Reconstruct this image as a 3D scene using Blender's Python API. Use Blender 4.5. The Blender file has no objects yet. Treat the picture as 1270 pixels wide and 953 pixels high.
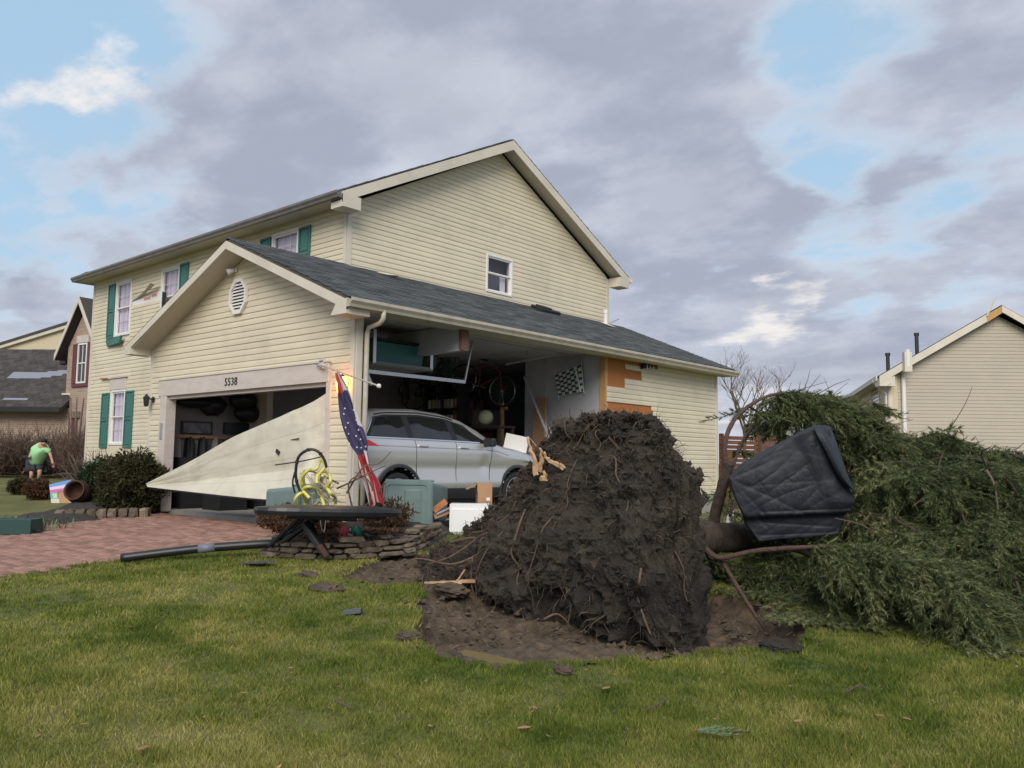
import bpy, bmesh, math, random
import numpy as np
from mathutils import Vector, Matrix, noise
random.seed(7); rng = np.random.default_rng(7)
S = bpy.context.scene; COL = S.collection
PI = math.pi

# ---------------------------------------------------------------- camera
FPX, PIT, ROL, YAW = 1043.3, 0.0914, 0.0123, -0.7237
CAM = np.array([9.7592, -7.5932, 0.984])
FW = np.array([math.sin(YAW)*math.cos(PIT), math.cos(YAW)*math.cos(PIT), math.sin(PIT)])
RT0 = np.array([math.cos(YAW), -math.sin(YAW), 0.0])
UP0 = np.cross(RT0, FW)
RT = math.cos(ROL)*RT0 + math.sin(ROL)*UP0
UP = -math.sin(ROL)*RT0 + math.cos(ROL)*UP0
FH = np.array([math.sin(YAW), math.cos(YAW), 0.0])
cd = bpy.data.cameras.new('camera'); co = bpy.data.objects.new('camera', cd); COL.objects.link(co)
cd.sensor_width = 36; cd.lens = 36*FPX/1270; cd.clip_start = .05; cd.clip_end = 3000
M = Matrix.Identity(4)
for i in range(3):
    M[i][0] = RT[i]; M[i][1] = UP[i]; M[i][2] = -FW[i]; M[i][3] = CAM[i]
co.matrix_world = M; S.camera = co

# ---------------------------------------------------------------- light
SUN_DIR = Vector((0.52, -0.66, 0.60)).normalized()
EL = math.asin(SUN_DIR.z); AZ = math.atan2(SUN_DIR.x, SUN_DIR.y)
sl = bpy.data.lights.new('sun', 'SUN'); so = bpy.data.objects.new('sun', sl); COL.objects.link(so)
sl.energy = 1.5; sl.angle = math.radians(36); sl.color = (1, .93, .82)
so.rotation_euler = (-SUN_DIR).to_track_quat('-Z', 'Y').to_euler(); so.location = (20, -20, 30)
S.view_settings.view_transform = 'Standard'; S.view_settings.look = 'None'
S.view_settings.exposure = 0.95; S.view_settings.gamma = 1

W = bpy.data.worlds.new('World'); S.world = W; W.use_nodes = True
def world():
    nt = W.node_tree; N = nt.nodes; L = nt.links; N.clear()
    out = N.new('ShaderNodeOutputWorld'); bg = N.new('ShaderNodeBackground'); L.new(bg.outputs[0], out.inputs[0])
    bg.inputs[1].default_value = 0.058
    sky = N.new('ShaderNodeTexSky'); sky.sky_type = 'NISHITA'; sky.sun_disc = False
    sky.sun_elevation = EL; sky.sun_rotation = AZ; sky.air_density = 1.0; sky.dust_density = 1.2
    tc = N.new('ShaderNodeTexCoord'); d = tc.outputs['Generated']
    sep = N.new('ShaderNodeSeparateXYZ'); L.new(d, sep.inputs[0])
    def m(op, a, b=None, c=None, clamp=False):
        n = N.new('ShaderNodeMath'); n.operation = op; n.use_clamp = clamp
        for i, v in enumerate((a, b, c)):
            if v is None: continue
            if isinstance(v, (int, float)): n.inputs[i].default_value = v
            else: L.new(v, n.inputs[i])
        return n.outputs[0]
    def ss(v, a, b):
        n = N.new('ShaderNodeMapRange'); n.interpolation_type = 'SMOOTHSTEP'
        L.new(v, n.inputs[0]); n.inputs[1].default_value = a; n.inputs[2].default_value = b
        return n.outputs[0]
    def mix(f, a, b):
        n = N.new('ShaderNodeMix'); n.data_type = 'RGBA'
        if isinstance(f, (int, float)): n.inputs[0].default_value = f
        else: L.new(f, n.inputs[0])
        for k, v in ((6, a), (7, b)):
            if isinstance(v, tuple): n.inputs[k].default_value = (*v, 1)
            else: L.new(v, n.inputs[k])
        return n.outputs[2]
    zz = m('ADD', m('MAXIMUM', sep.outputs[2], 0.0), 0.22)
    cx = m('DIVIDE', sep.outputs[0], zz); cy = m('DIVIDE', sep.outputs[1], zz)
    cm0 = N.new('ShaderNodeCombineXYZ'); L.new(cx, cm0.inputs[0]); L.new(cy, cm0.inputs[1])
    cmb = N.new('ShaderNodeMapping'); L.new(cm0.outputs[0], cmb.inputs[0]); cmb.inputs['Rotation'].default_value = (0, 0, math.radians(-20)); cmb.inputs['Scale'].default_value = (.9, 1.15, 1)
    def nz(scale, detail, rough, off, dist=0.0):
        mp = N.new('ShaderNodeVectorMath'); mp.operation = 'ADD'; L.new(cmb.outputs[0], mp.inputs[0]); mp.inputs[1].default_value = off
        n = N.new('ShaderNodeTexNoise'); n.inputs['Scale'].default_value = scale; n.inputs['Detail'].default_value = detail
        n.inputs['Roughness'].default_value = rough; n.inputs['Distortion'].default_value = dist
        L.new(mp.outputs[0], n.inputs['Vector']); return n.outputs[0]
    big = nz(1.9, 8, .56, (3.1, 1.7, 0)); fine = nz(4.5, 8, .6, (7.7, 2.2, 0)); lump = nz(2.6, 5, .5, (1.2, 9.1, 3))
    def blob(px, py, r0, r1):
        v = FW + RT*(px-635)/FPX - UP*(py-476.5)/FPX; v /= np.linalg.norm(v)
        n = N.new('ShaderNodeVectorMath'); n.operation = 'DOT_PRODUCT'; L.new(d, n.inputs[0]); n.inputs[1].default_value = v
        return ss(n.outputs['Value'], math.cos(r1/FPX), math.cos(r0/FPX))
    bias = None
    for (px, py, r0, r1, w) in SKYB:
        t = m('MULTIPLY', blob(px, py, r0, r1), w); bias = t if bias is None else m('ADD', bias, t)
    v = m('ADD', m('ADD', big, m('MULTIPLY', m('SUBTRACT', fine, .5), .85)), m('ADD', bias, .12))
    mask = ss(v, .34, .72)
    # grey undersides, paler thin parts
    g = ss(m('ADD', lump, m('MULTIPLY', m('SUBTRACT', fine, .5), .5)), .36, .66)
    core = ss(m('ADD', lump, m('MULTIPLY', m('SUBTRACT', big, .5), .9)), .40, .74)
    cloud = mix(g, (3.5, 3.85, 4.8), (5.7, 6.05, 6.95))
    cloud = mix(m('MULTIPLY', core, .45), cloud, (2.75, 3.05, 3.85))
    rim = m('MULTIPLY', ss(v, .34, .50), m('SUBTRACT', 1.0, ss(v, .50, .70)))
    cloud = mix(m('MULTIPLY', rim, .42), cloud, (8.3, 8.3, 8.6))
    wh = None
    for (px, py, r0, r1, w) in SKYW:
        t = m('MULTIPLY', blob(px, py, r0, r1), w); wh = t if wh is None else m('ADD', wh, t)
    wmask = ss(m('ADD', m('MULTIPLY', m('ADD', fine, -.5), 2.6), wh), .40, .95)
    blue = mix(.7, sky.outputs[0], (4.5, 6.6, 8.5))
    c = mix(mask, blue, cloud)
    c = mix(m('MULTIPLY', wmask, .85), c, (8.6, 8.2, 7.9))
    hz = ss(sep.outputs[2], .16, .0)
    c = mix(m('MULTIPLY', hz, .6), c, (6.0, 5.9, 6.4))
    L.new(c, bg.inputs[0])
# soft gaps (negative) and thick banks (positive), by direction
SKYB = [(40, 150, 60, 260, -.20), (130, 40, 30, 150, -.12), (240, 100, 10, 90, -.05), (1010, 130, 20, 120, -.12), (1100, 270, 30, 130, -.13), (1050, 30, 20, 110, -.12), (1190, 290, 20, 90, -.10), (1110, 170, 20, 90, .07),
        (560, 120, 150, 420, .16), (330, 170, 40, 180, .12), (1220, 120, 60, 190, .14), (860, 330, 60, 200, .12), (1230, 370, 30, 130, .16), (1000, 440, 30, 150, .10), (60, 330, 50, 190, .10), (760, 150, 60, 200, .12)]
SKYW = [(140, 95, 10, 75, .42), (40, 130, 10, 60, .40), (140, 8, 10, 60, .42), (975, 375, 8, 65, .55), (1165, 50, 6, 40, .4), (1205, 170, 10, 45, .4), (920, 480, 20, 110, .42), (15, 320, 5, 40, .35)]
world()

# ---------------------------------------------------------------- helpers
def ray(px, py): return FW + RT*(px-635)/FPX - UP*(py-476.5)/FPX
def at(px, py, dep): return CAM + ray(px, py)*dep
def onp(px, py, ax, v):
    d = ray(px, py); return CAM + d*((v-CAM[ax])/d[ax])
def CF(lat, dep, z):
    p = CAM + RT0*lat + FH*dep; return np.array([p[0], p[1], z])
def gz0(x, y):
    x = np.asarray(x, float); y = np.asarray(y, float)
    A = np.where(x > 0, -.0277*np.clip(x, 0, 25), np.where(x < -7, -.03*(np.clip(x, -25, 0)+7), 0.0))
    B = np.where(y < 0, .04*np.clip(y, -18, 0), -.012*np.clip(y, 0, 20))
    return -.05 + A + B
def gz(x, y): return float(gz0(x, y))
def ground(px, py):
    d = ray(px, py); t = 2.0
    for _ in range(6000):
        p = CAM + d*t
        if p[2] < gz(p[0], p[1]): break
        t += .015
    return p
def ss(a, b, v):
    t = np.clip((np.asarray(v, float)-a)/(b-a), 0, 1); return t*t*(3-2*t)
def lerp(a, b, t): return a+(b-a)*t

ORG = {}
class MB:
    def __init__(s): s.v = []; s.f = []; s.m = []
    def add(s, vs, fs, mi=0):
        o = len(s.v); s.v += [tuple(map(float, p)) for p in vs]
        s.f += [tuple(i+o for i in f) for f in fs]; s.m += [mi]*len(fs); return s
    def box(s, a, b, mi=0):
        x0, x1 = sorted((a[0], b[0])); y0, y1 = sorted((a[1], b[1])); z0, z1 = sorted((a[2], b[2]))
        return s.add([(x0,y0,z0),(x1,y0,z0),(x1,y1,z0),(x0,y1,z0),(x0,y0,z1),(x1,y0,z1),(x1,y1,z1),(x0,y1,z1)],
              [(0,3,2,1),(4,5,6,7),(0,1,5,4),(1,2,6,5),(2,3,7,6),(3,0,4,7)], mi)
    def obox(s, c, ax, ay, az, mi=0):
        c, ax, ay, az = (np.asarray(t, float) for t in (c, ax, ay, az)); P = []
        for k in (-1, 1):
            for (i, j) in ((-1,-1),(1,-1),(1,1),(-1,1)): P.append(c+ax*i+ay*j+az*k)
        return s.add(P, [(0,3,2,1),(4,5,6,7),(0,1,5,4),(1,2,6,5),(2,3,7,6),(3,0,4,7)], mi)
    def bar(s, a, b, w, h, mi=0, upv=(0,0,1)):
        a = np.asarray(a, float); b = np.asarray(b, float); d = (b-a)/2; u = np.asarray(upv, float)
        n = np.cross(d, u); n = n/(np.linalg.norm(n)+1e-9); t = np.cross(n, d); t = t/(np.linalg.norm(t)+1e-9)
        return s.obox((a+b)/2, d, n*w/2, t*h/2, mi)
    def prism(s, poly, ext, mi=0):
        n = len(poly); e = np.asarray(ext, float); A = [np.asarray(p, float) for p in poly]; B = [p+e for p in A]
        fs = [tuple(range(n-1, -1, -1)), tuple(range(n, 2*n))] + [(i, (i+1) % n, n+(i+1) % n, n+i) for i in range(n)]
        return s.add(A+B, fs, mi)
    def tube(s, pts, rad, n=8, mi=0, cap=True):
        P = [np.asarray(p, float) for p in pts]; k = len(P)
        if not hasattr(rad, '__len__'): rad = [rad]*k
        u = None; V = []
        for i in range(k):
            t = P[min(i+1, k-1)]-P[max(i-1, 0)]; t = t/(np.linalg.norm(t)+1e-9)
            if u is None:
                u = np.cross(t, (0, 0, 1) if abs(t[2]) < .9 else (1, 0, 0))
            u = u-t*np.dot(u, t); u = u/(np.linalg.norm(u)+1e-9); w = np.cross(t, u)
            for j in range(n):
                a = 2*PI*j/n; V.append(P[i]+(u*math.cos(a)+w*math.sin(a))*rad[i])
        F = [(i*n+j, i*n+(j+1) % n, (i+1)*n+(j+1) % n, (i+1)*n+j) for i in range(k-1) for j in range(n)]
        if cap: F += [tuple(range(n-1, -1, -1)), tuple((k-1)*n+j for j in range(n))]
        return s.add(V, F, mi)
    def lathe(s, prof, c, axis=(0,0,1), n=24, mi=0):
        a = Vector(axis).normalized(); q = Vector((0,0,1)).rotation_difference(a); V = []
        for r, z in prof:
            for j in range(n):
                t = 2*PI*j/n; p = q @ Vector((r*math.cos(t), r*math.sin(t), z)); V.append(np.asarray(c)+np.array(p))
        k = len(prof)
        return s.add(V, [(i*n+j, i*n+(j+1) % n, (i+1)*n+(j+1) % n, (i+1)*n+j) for i in range(k-1) for j in range(n)], mi)
    def grid(s, A, mi=0, keep=None, closed=False):
        A = np.asarray(A, float); h, w = A.shape[:2]; F = []
        for i in range(h-1):
            for j in range(w if closed else w-1):
                if keep is None or keep[i, j]: F.append((i*w+j, i*w+(j+1) % w, (i+1)*w+(j+1) % w, (i+1)*w+j))
        return s.add(A.reshape(-1, 3), F, mi)
    def build(s, name, mats, parent=None, smooth=False, bevel=0, loc=None, **tags):
        return mk(name, np.array(s.v).reshape(-1, 3), s.f, mats, parent, smooth, bevel, loc, s.m, **tags)
def mk(name, V, F, mats, parent=None, smooth=False, bevel=0, loc=None, mi=None, **tags):
    if not isinstance(mats, (list, tuple)): mats = [mats]
    org = ORG[parent.name] if parent is not None else np.asarray(loc if loc is not None else (0, 0, 0), float)
    me = bpy.data.meshes.new(name); V = np.asarray(V, float)-org
    me.from_pydata(V.tolist(), [], F if isinstance(F, list) else F.tolist())
    for m_ in mats: me.materials.append(m_)
    if mi is not None and len(mats) > 1: me.polygons.foreach_set('material_index', mi)
    if smooth: me.polygons.foreach_set('use_smooth', [True]*len(me.polygons))
    o = bpy.data.objects.new(name, me); COL.objects.link(o)
    if parent is not None: o.parent = parent
    else: o.location = org
    ORG[o.name] = org
    if bevel:
        b = o.modifiers.new('bevel', 'BEVEL'); b.width = bevel; b.segments = 2; b.limit_method = 'ANGLE'
    for k, v in tags.items(): o[k] = v
    return o
def tri_mesh(name, V, nv, mats, parent=None, loc=None, attr=None, smooth=False, **tags):
    """fast mesh of loose polygons with nv corners each"""
    org = ORG[parent.name] if parent is not None else np.asarray(loc if loc is not None else (0, 0, 0), float)
    me = bpy.data.meshes.new(name); V = (np.asarray(V, np.float32).reshape(-1, 3)-org).astype(np.float32)
    n = len(V); me.vertices.add(n); me.vertices.foreach_set('co', V.ravel())
    me.loops.add(n); me.loops.foreach_set('vertex_index', np.arange(n, dtype=np.int32))
    p = n//nv; me.polygons.add(p); me.polygons.foreach_set('loop_start', np.arange(0, n, nv, dtype=np.int32))
    if attr is not None:
        a = me.attributes.new('rnd', 'FLOAT', 'FACE'); a.data.foreach_set('value', np.asarray(attr, np.float32))
    me.update(calc_edges=True); me.materials.append(mats)
    o = bpy.data.objects.new(name, me); COL.objects.link(o)
    if parent is not None: o.parent = parent
    else: o.location = org
    ORG[o.name] = org
    for k, v in tags.items(): o[k] = v
    return o
def thing(name, label, cat, loc, group=None):
    o = bpy.data.objects.new(name, None); COL.objects.link(o); o.location = loc; o.empty_display_size = .1
    ORG[o.name] = np.asarray(loc, float); o['label'] = label; o['category'] = cat; o['kind'] = 'thing'
    if group: o['group'] = group
    return o
def tg(label, cat, group=None):
    d = dict(label=label, category=cat, kind='thing')
    if group: d['group'] = group
    return d
def inst(src, name, parent, loc, rot=None, sc=None, **tags):
    """another object sharing src's mesh data; loc is in world coordinates"""
    o = bpy.data.objects.new(name, src); COL.objects.link(o)
    org = ORG[parent.name] if parent is not None else np.zeros(3)
    if parent is not None: o.parent = parent
    o.location = np.asarray(loc, float)-org
    if rot is not None: o.rotation_euler = rot
    if sc is not None: o.scale = sc
    for k, v in tags.items(): o[k] = v
    return o
def spline(pts, n):
    P = np.array(pts, float); t = np.linspace(0, len(P)-1, n); out = []
    for u in t:
        i = min(int(u), len(P)-2); f = u-i
        p0 = P[max(i-1, 0)]; p1 = P[i]; p2 = P[i+1]; p3 = P[min(i+2, len(P)-1)]
        out.append(.5*((2*p1)+(-p0+p2)*f+(2*p0-5*p1+4*p2-p3)*f*f+(-p0+3*p1-3*p2+p3)*f**3))
    return np.array(out)
def fbm(p, o=4, h=.6, l=2.1): return noise.fractal(Vector(p), h, l, o)

# ---------------------------------------------------------------- materials
def mat(name, col, rough=.7, col2=None, scale=6.0, vary=.0, bump=0.0, bscale=40.0, metal=0.0, spec=.5, stretch=(1,1,1), attr=False, coat=0.0, detail=4, bdist=.02, trans=0.0, dirt=None, dscale=1.2, damt=.5):
    m = bpy.data.materials.new(name); m.use_nodes = True; nt = m.node_tree; N = nt.nodes; L = nt.links
    b = N['Principled BSDF']; b.inputs['Roughness'].default_value = rough; b.inputs['Metallic'].default_value = metal
    b.inputs['Specular IOR Level'].default_value = spec; b.inputs['Coat Weight'].default_value = coat
    b.inputs['Base Color'].default_value = (*col, 1)
    tc = N.new('ShaderNodeTexCoord'); mp = N.new('ShaderNodeMapping'); L.new(tc.outputs['Object'], mp.inputs[0]); mp.inputs['Scale'].default_value = stretch
    def nz(sc, det=detail):
        n = N.new('ShaderNodeTexNoise'); n.inputs['Scale'].default_value = sc; n.inputs['Detail'].default_value = det; n.inputs['Roughness'].default_value = .6
        L.new(mp.outputs[0], n.inputs['Vector']); return n.outputs[0]
    def mx(f, a, c, typ='MIX'):
        n = N.new('ShaderNodeMix'); n.data_type = 'RGBA'; n.blend_type = typ
        L.new(f, n.inputs[0]) if not isinstance(f, float) else setattr(n.inputs[0], 'default_value', f)
        for k, v in ((6, a), (7, c)):
            if isinstance(v, tuple): n.inputs[k].default_value = (*v, 1)
            else: L.new(v, n.inputs[k])
        return n.outputs[2]
    out = None
    if col2 is not None:
        r = N.new('ShaderNodeMapRange'); r.inputs[1].default_value = .32; r.inputs[2].default_value = .68; L.new(nz(scale), r.inputs[0])
        out = mx(r.outputs[0], col, col2)
    if dirt is not None:
        r = N.new('ShaderNodeMapRange'); r.inputs[1].default_value = .5; r.inputs[2].default_value = .75; r.inputs[4].default_value = damt; L.new(nz(dscale, 6), r.inputs[0])
        out = mx(r.outputs[0], out if out is not None else col, dirt)
    if vary or attr:
        if attr:
            a = N.new('ShaderNodeAttribute'); a.attribute_name = 'rnd'; src = a.outputs['Fac']
        else:
            oi = N.new('ShaderNodeObjectInfo'); ge = N.new('ShaderNodeNewGeometry')
            ad = N.new('ShaderNodeMath'); ad.operation = 'ADD'; L.new(oi.outputs['Random'], ad.inputs[0]); L.new(ge.outputs['Random Per Island'], ad.inputs[1])
            fr = N.new('ShaderNodeMath'); fr.operation = 'FRACT'; L.new(ad.outputs[0], fr.inputs[0]); src = fr.outputs[0]
        hs = N.new('ShaderNodeHueSaturation'); r = N.new('ShaderNodeMapRange'); r.inputs[3].default_value = 1-vary; r.inputs[4].default_value = 1+vary
        L.new(src, r.inputs[0]); L.new(r.outputs[0], hs.inputs['Value'])
        if out is not None: L.new(out, hs.inputs['Color'])
        else: hs.inputs['Color'].default_value = (*col, 1)
        out = hs.outputs[0]
    if out is not None: L.new(out, b.inputs['Base Color'])
    if bump:
        bp = N.new('ShaderNodeBump'); bp.inputs['Strength'].default_value = bump; bp.inputs['Distance'].default_value = bdist
        L.new(nz(bscale, 6), bp.inputs['Height']); L.new(bp.outputs[0], b.inputs['Normal'])
    return m
def ramp_attr(name, stops, rough=.8, trans=.25):
    """leaf or blade colour picked per face from its own random number"""
    m = bpy.data.materials.new(name); m.use_nodes = True; nt = m.node_tree; N = nt.nodes; L = nt.links
    b = N['Principled BSDF']; b.inputs['Roughness'].default_value = rough; b.inputs['Specular IOR Level'].default_value = .25
    a = N.new('ShaderNodeAttribute'); a.attribute_name = 'rnd'; r = N.new('ShaderNodeValToRGB'); L.new(a.outputs['Fac'], r.inputs[0])
    while len(r.color_ramp.elements) < len(stops): r.color_ramp.elements.new(.5)
    for e, (p, c) in zip(r.color_ramp.elements, stops): e.position = p; e.color = (*c, 1)
    L.new(r.outputs[0], b.inputs['Base Color'])
    t = N.new('ShaderNodeBsdfTranslucent'); L.new(r.outputs[0], t.inputs[0]); mxs = N.new('ShaderNodeMixShader'); mxs.inputs[0].default_value = trans
    L.new(b.outputs[0], mxs.inputs[1]); L.new(t.outputs[0], mxs.inputs[2]); L.new(mxs.outputs[0], N['Material Output'].inputs[0])
    return m
def glass_mat(name, tint=(.75, .75, .82), base=.25):
    m = bpy.data.materials.new(name); m.use_nodes = True; nt = m.node_tree; N = nt.nodes; L = nt.links; N.remove(N['Principled BSDF'])
    t = N.new('ShaderNodeBsdfTransparent'); t.inputs[0].default_value = (*tint, 1); g = N.new('ShaderNodeBsdfGlossy'); g.inputs['Roughness'].default_value = .02
    lw = N.new('ShaderNodeLayerWeight'); lw.inputs[0].default_value = .5; f = N.new('ShaderNodeMath'); f.operation = 'POWER'; L.new(lw.outputs['Facing'], f.inputs[0]); f.inputs[1].default_value = 4; a = N.new('ShaderNodeMath'); a.operation = 'MULTIPLY_ADD'; a.use_clamp = True; a.inputs[2].default_value = base
    L.new(f.outputs[0], a.inputs[0]); a.inputs[1].default_value = .35
    x = N.new('ShaderNodeMixShader'); L.new(a.outputs[0], x.inputs[0]); L.new(t.outputs[0], x.inputs[1]); L.new(g.outputs[0], x.inputs[2]); L.new(x.outputs[0], N['Material Output'].inputs[0])
    return m
def emit(name, col, k):
    m = bpy.data.materials.new(name); m.use_nodes = True; b = m.node_tree.nodes['Principled BSDF']
    b.inputs['Base Color'].default_value = (*col, 1); b.inputs['Emission Color'].default_value = (*col, 1); b.inputs['Emission Strength'].default_value = k; return m
X = dict(
 siding=mat('cream_vinyl', (.70,.63,.475), .5, (.64,.575,.435), 1.5, vary=.035, bump=.08, bscale=60, dirt=(.44,.385,.29), dscale=.9, damt=.5),
 trim=mat('cream_trim', (.66,.61,.52), .5, (.59,.545,.465), 2, dirt=(.4,.36,.28), dscale=1.5, damt=.3),
 header=mat('weathered_white_trim', (.60,.54,.50), .6, (.54,.48,.44), 3, dirt=(.42,.37,.33), dscale=2.5, damt=.4, stretch=(1,1,3)),
 soffit=mat('soffit_vinyl', (.52,.48,.40), .6),
 gutter=mat('gutter_metal', (.52,.48,.40), .45, (.45,.41,.34), 4, dirt=(.25,.21,.17), dscale=5, damt=.45),
 green=mat('green_shutter_paint', (.035,.145,.125), .5, (.045,.165,.14), 5),
 shingle=mat('charcoal_shingle', (.060,.068,.074), .95, (.095,.105,.112), 60, vary=.42, bump=.5, bscale=250, bdist=.004),
 mainroof=mat('dark_roof', (.06,.055,.055), .95, (.09,.08,.08), 40, bump=.3),
 white=mat('white_vinyl', (.75,.74,.72), .4),
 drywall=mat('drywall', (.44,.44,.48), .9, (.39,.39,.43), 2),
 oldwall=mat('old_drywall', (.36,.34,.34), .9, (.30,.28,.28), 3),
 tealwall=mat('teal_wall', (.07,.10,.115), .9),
 osb=mat('osb_board', (.50,.19,.055), .8, (.34,.12,.035), 28, vary=.1, bump=.2, stretch=(1,1.8,1)),
 stud=mat('pine_stud', (.55,.33,.14), .8, (.42,.24,.1), 12, stretch=(1,1,.15)),
 concrete=mat('concrete', (.34,.33,.31), .9, (.26,.25,.24), 5, bump=.2),
 glass=glass_mat('window_glass', (.95,.94,.97), .04), curtain=mat('lavender_curtain', (.74,.68,.75), .9, (.64,.58,.66), 14, stretch=(6,6,.2)),
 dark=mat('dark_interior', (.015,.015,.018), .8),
 door=mat('door_skin', (.60,.575,.475), .5, (.53,.51,.42), 2.2, bump=.1, bscale=5, dirt=(.33,.31,.25), dscale=1.9, damt=.6),
 black=mat('black_metal', (.012,.013,.016), .4, (.02,.02,.023), 8), blackp=mat('black_plastic', (.016,.017,.02), .55),
 iron=mat('black_iron', (.02,.02,.02), .5), galv=mat('galvanised_steel', (.5,.52,.54), .35, metal=.8),
 paver=mat('red_paver', (.25,.125,.095), .9, (.33,.195,.155), 9, vary=.28, bump=.35, bscale=90, bdist=.004, dirt=(.2,.17,.15), dscale=.7, damt=.5),
 sandj=mat('joint_sand', (.22,.17,.14), .95, (.16,.12,.1), 30),
 stone=mat('limestone', (.19,.15,.108), .9, (.095,.076,.058), 14, vary=.45, bump=.6, bscale=30, dirt=(.13,.11,.08), dscale=8, damt=.6),
 soil=mat('wet_soil', (.048,.034,.024), .8, (.14,.10,.066), 11, bump=.9, bscale=35, bdist=.03, detail=8, dirt=(.025,.018,.014), dscale=2.6, damt=.85),
 rootsoil=mat('root_soil', (.013,.0105,.009), .95, (.066,.052,.040), 4.2, bump=1.0, bscale=30, bdist=.05, detail=9, dirt=(.006,.005,.005), dscale=1.5, damt=.92),
 mulch=mat('mulch', (.03,.026,.025), .95, (.06,.05,.045), 25, bump=.8, bscale=60, bdist=.03),
 root=mat('root_bark', (.065,.045,.032), .9, (.14,.10,.07), 20, vary=.3, bump=.4),
 palewood=mat('splintered_wood', (.52,.36,.22), .85, (.40,.24,.13), 20, vary=.2, bump=.3),
 bark=mat('spruce_bark', (.042,.030,.025), .95, (.09,.066,.052), 18, bump=.7, bscale=50),
 redbark=mat('red_branch_bark', (.12,.072,.055), .95, (.06,.042,.035), 30, bump=.8, bscale=70),
 twig=mat('grey_twig', (.13,.10,.085), .9, (.19,.15,.125), 20, vary=.25), redtwig=mat('brown_twig', (.13,.085,.065), .9, vary=.3),
 needle=ramp_attr('spruce_needles', [(0,(.040,.058,.026)),(.4,(.120,.155,.068)),(.75,(.22,.24,.11)),(1,(.33,.30,.15))], trans=.3),
 shrubleaf=ramp_attr('shrub_leaves', [(0,(.018,.020,.009)),(.5,(.052,.052,.020)),(.85,(.10,.085,.034)),(1,(.16,.12,.05))]),
 ytleaf=ramp_attr('yew_leaves', [(0,(.012,.025,.012)),(.6,(.03,.055,.02)),(1,(.075,.10,.03))]),
 deadleaf=ramp_attr('dead_leaves', [(0,(.045,.022,.012)),(.5,(.11,.055,.028)),(1,(.22,.12,.06))]),
 grass=ramp_attr('grass_blades', [(0,(.065,.108,.016)),(.28,(.130,.178,.028)),(.5,(.215,.238,.048)),(.75,(.32,.305,.085)),(1,(.46,.41,.16))], trans=.3),
 brick=None, bin=mat('sage_green_plastic', (.155,.22,.215), .5, (.14,.20,.195), 3, dirt=(.1,.12,.11), dscale=3, damt=.4),
 teal=mat('teal_plastic', (.03,.16,.18), .45), cyanhose=mat('yellow_hose', (.72,.66,.18), .5, (.6,.55,.15), 8),
 cardboard=mat('cardboard', (.42,.25,.14), .85, (.38,.22,.12), 5), foam=mat('white_foam', (.8,.81,.82), .6), orange=mat('orange_wood', (.5,.2,.07), .8, (.35,.13,.05), 10),
 tarp=mat('dark_tarp', (.022,.026,.036), .58, (.030,.034,.045), 5, bump=.2, bscale=26, spec=.3),
 red=mat('red_cloth', (.36,.02,.028), .8), blue=mat('navy_cloth', (.045,.04,.105), .85), oldgut=mat('dark_gutter', (.20,.19,.18), .5, (.14,.13,.125), 4), flagw=mat('off_white_cloth', (.5,.46,.46), .85), whitec=mat('white_cloth', (.7,.68,.66), .85), greenc=mat('green_cloth', (.03,.22,.13), .85), pink=mat('pink_red_cloth', (.62,.07,.12), .8),
 paint=mat('silver_paint', (.62,.615,.62), .32, metal=.6, coat=.6), cglass=mat('tinted_glass', (.012,.014,.016), .04, spec=.8), chrome=mat('chrome', (.75,.75,.76), .12, metal=1),
 tyre=mat('rubber', (.012,.012,.013), .8), rim=mat('alloy', (.5,.5,.52), .3, metal=.9), clad=mat('grey_cladding', (.03,.031,.034), .6), tail=mat('tail_lens', (.75,.03,.035), .2),
 skin=mat('skin', (.52,.30,.22), .6), shirt=mat('mint_shirt', (.36,.68,.38), .85), shorts=mat('dark_shorts', (.045,.055,.065), .85), hair=mat('dark_hair', (.02,.015,.012), .7),
 lroof=mat('neighbour_roof', (.042,.038,.036), .95, (.075,.066,.062), 18, vary=.3, bump=.4, stretch=(1,1,3)), lsid=mat('neighbour_siding', (.45,.405,.33), .6, (.41,.365,.30), .6), lsid2=mat('tan_siding', (.58,.50,.36), .7),
 maroon=mat('maroon_shutter', (.13,.045,.05), .6), fence=mat('brown_fence', (.17,.075,.045), .85, (.12,.055,.035), 9, vary=.25), rust=mat('rusty_pot', (.075,.032,.02), .7, (.05,.022,.015), 5), bluep=mat('faded_underlay', (.23,.24,.29), .8),
 lamp=emit('lamp_glow', (1, .36, .05), 6), water=mat('muddy_water', (.24,.19,.09), .03, spec=.6), ball=mat('pale_ball', (.6,.62,.42), .6), leaf=mat('fallen_leaf', (.22,.10,.055), .8, (.34,.20,.12), 14, vary=.5),
)
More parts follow.
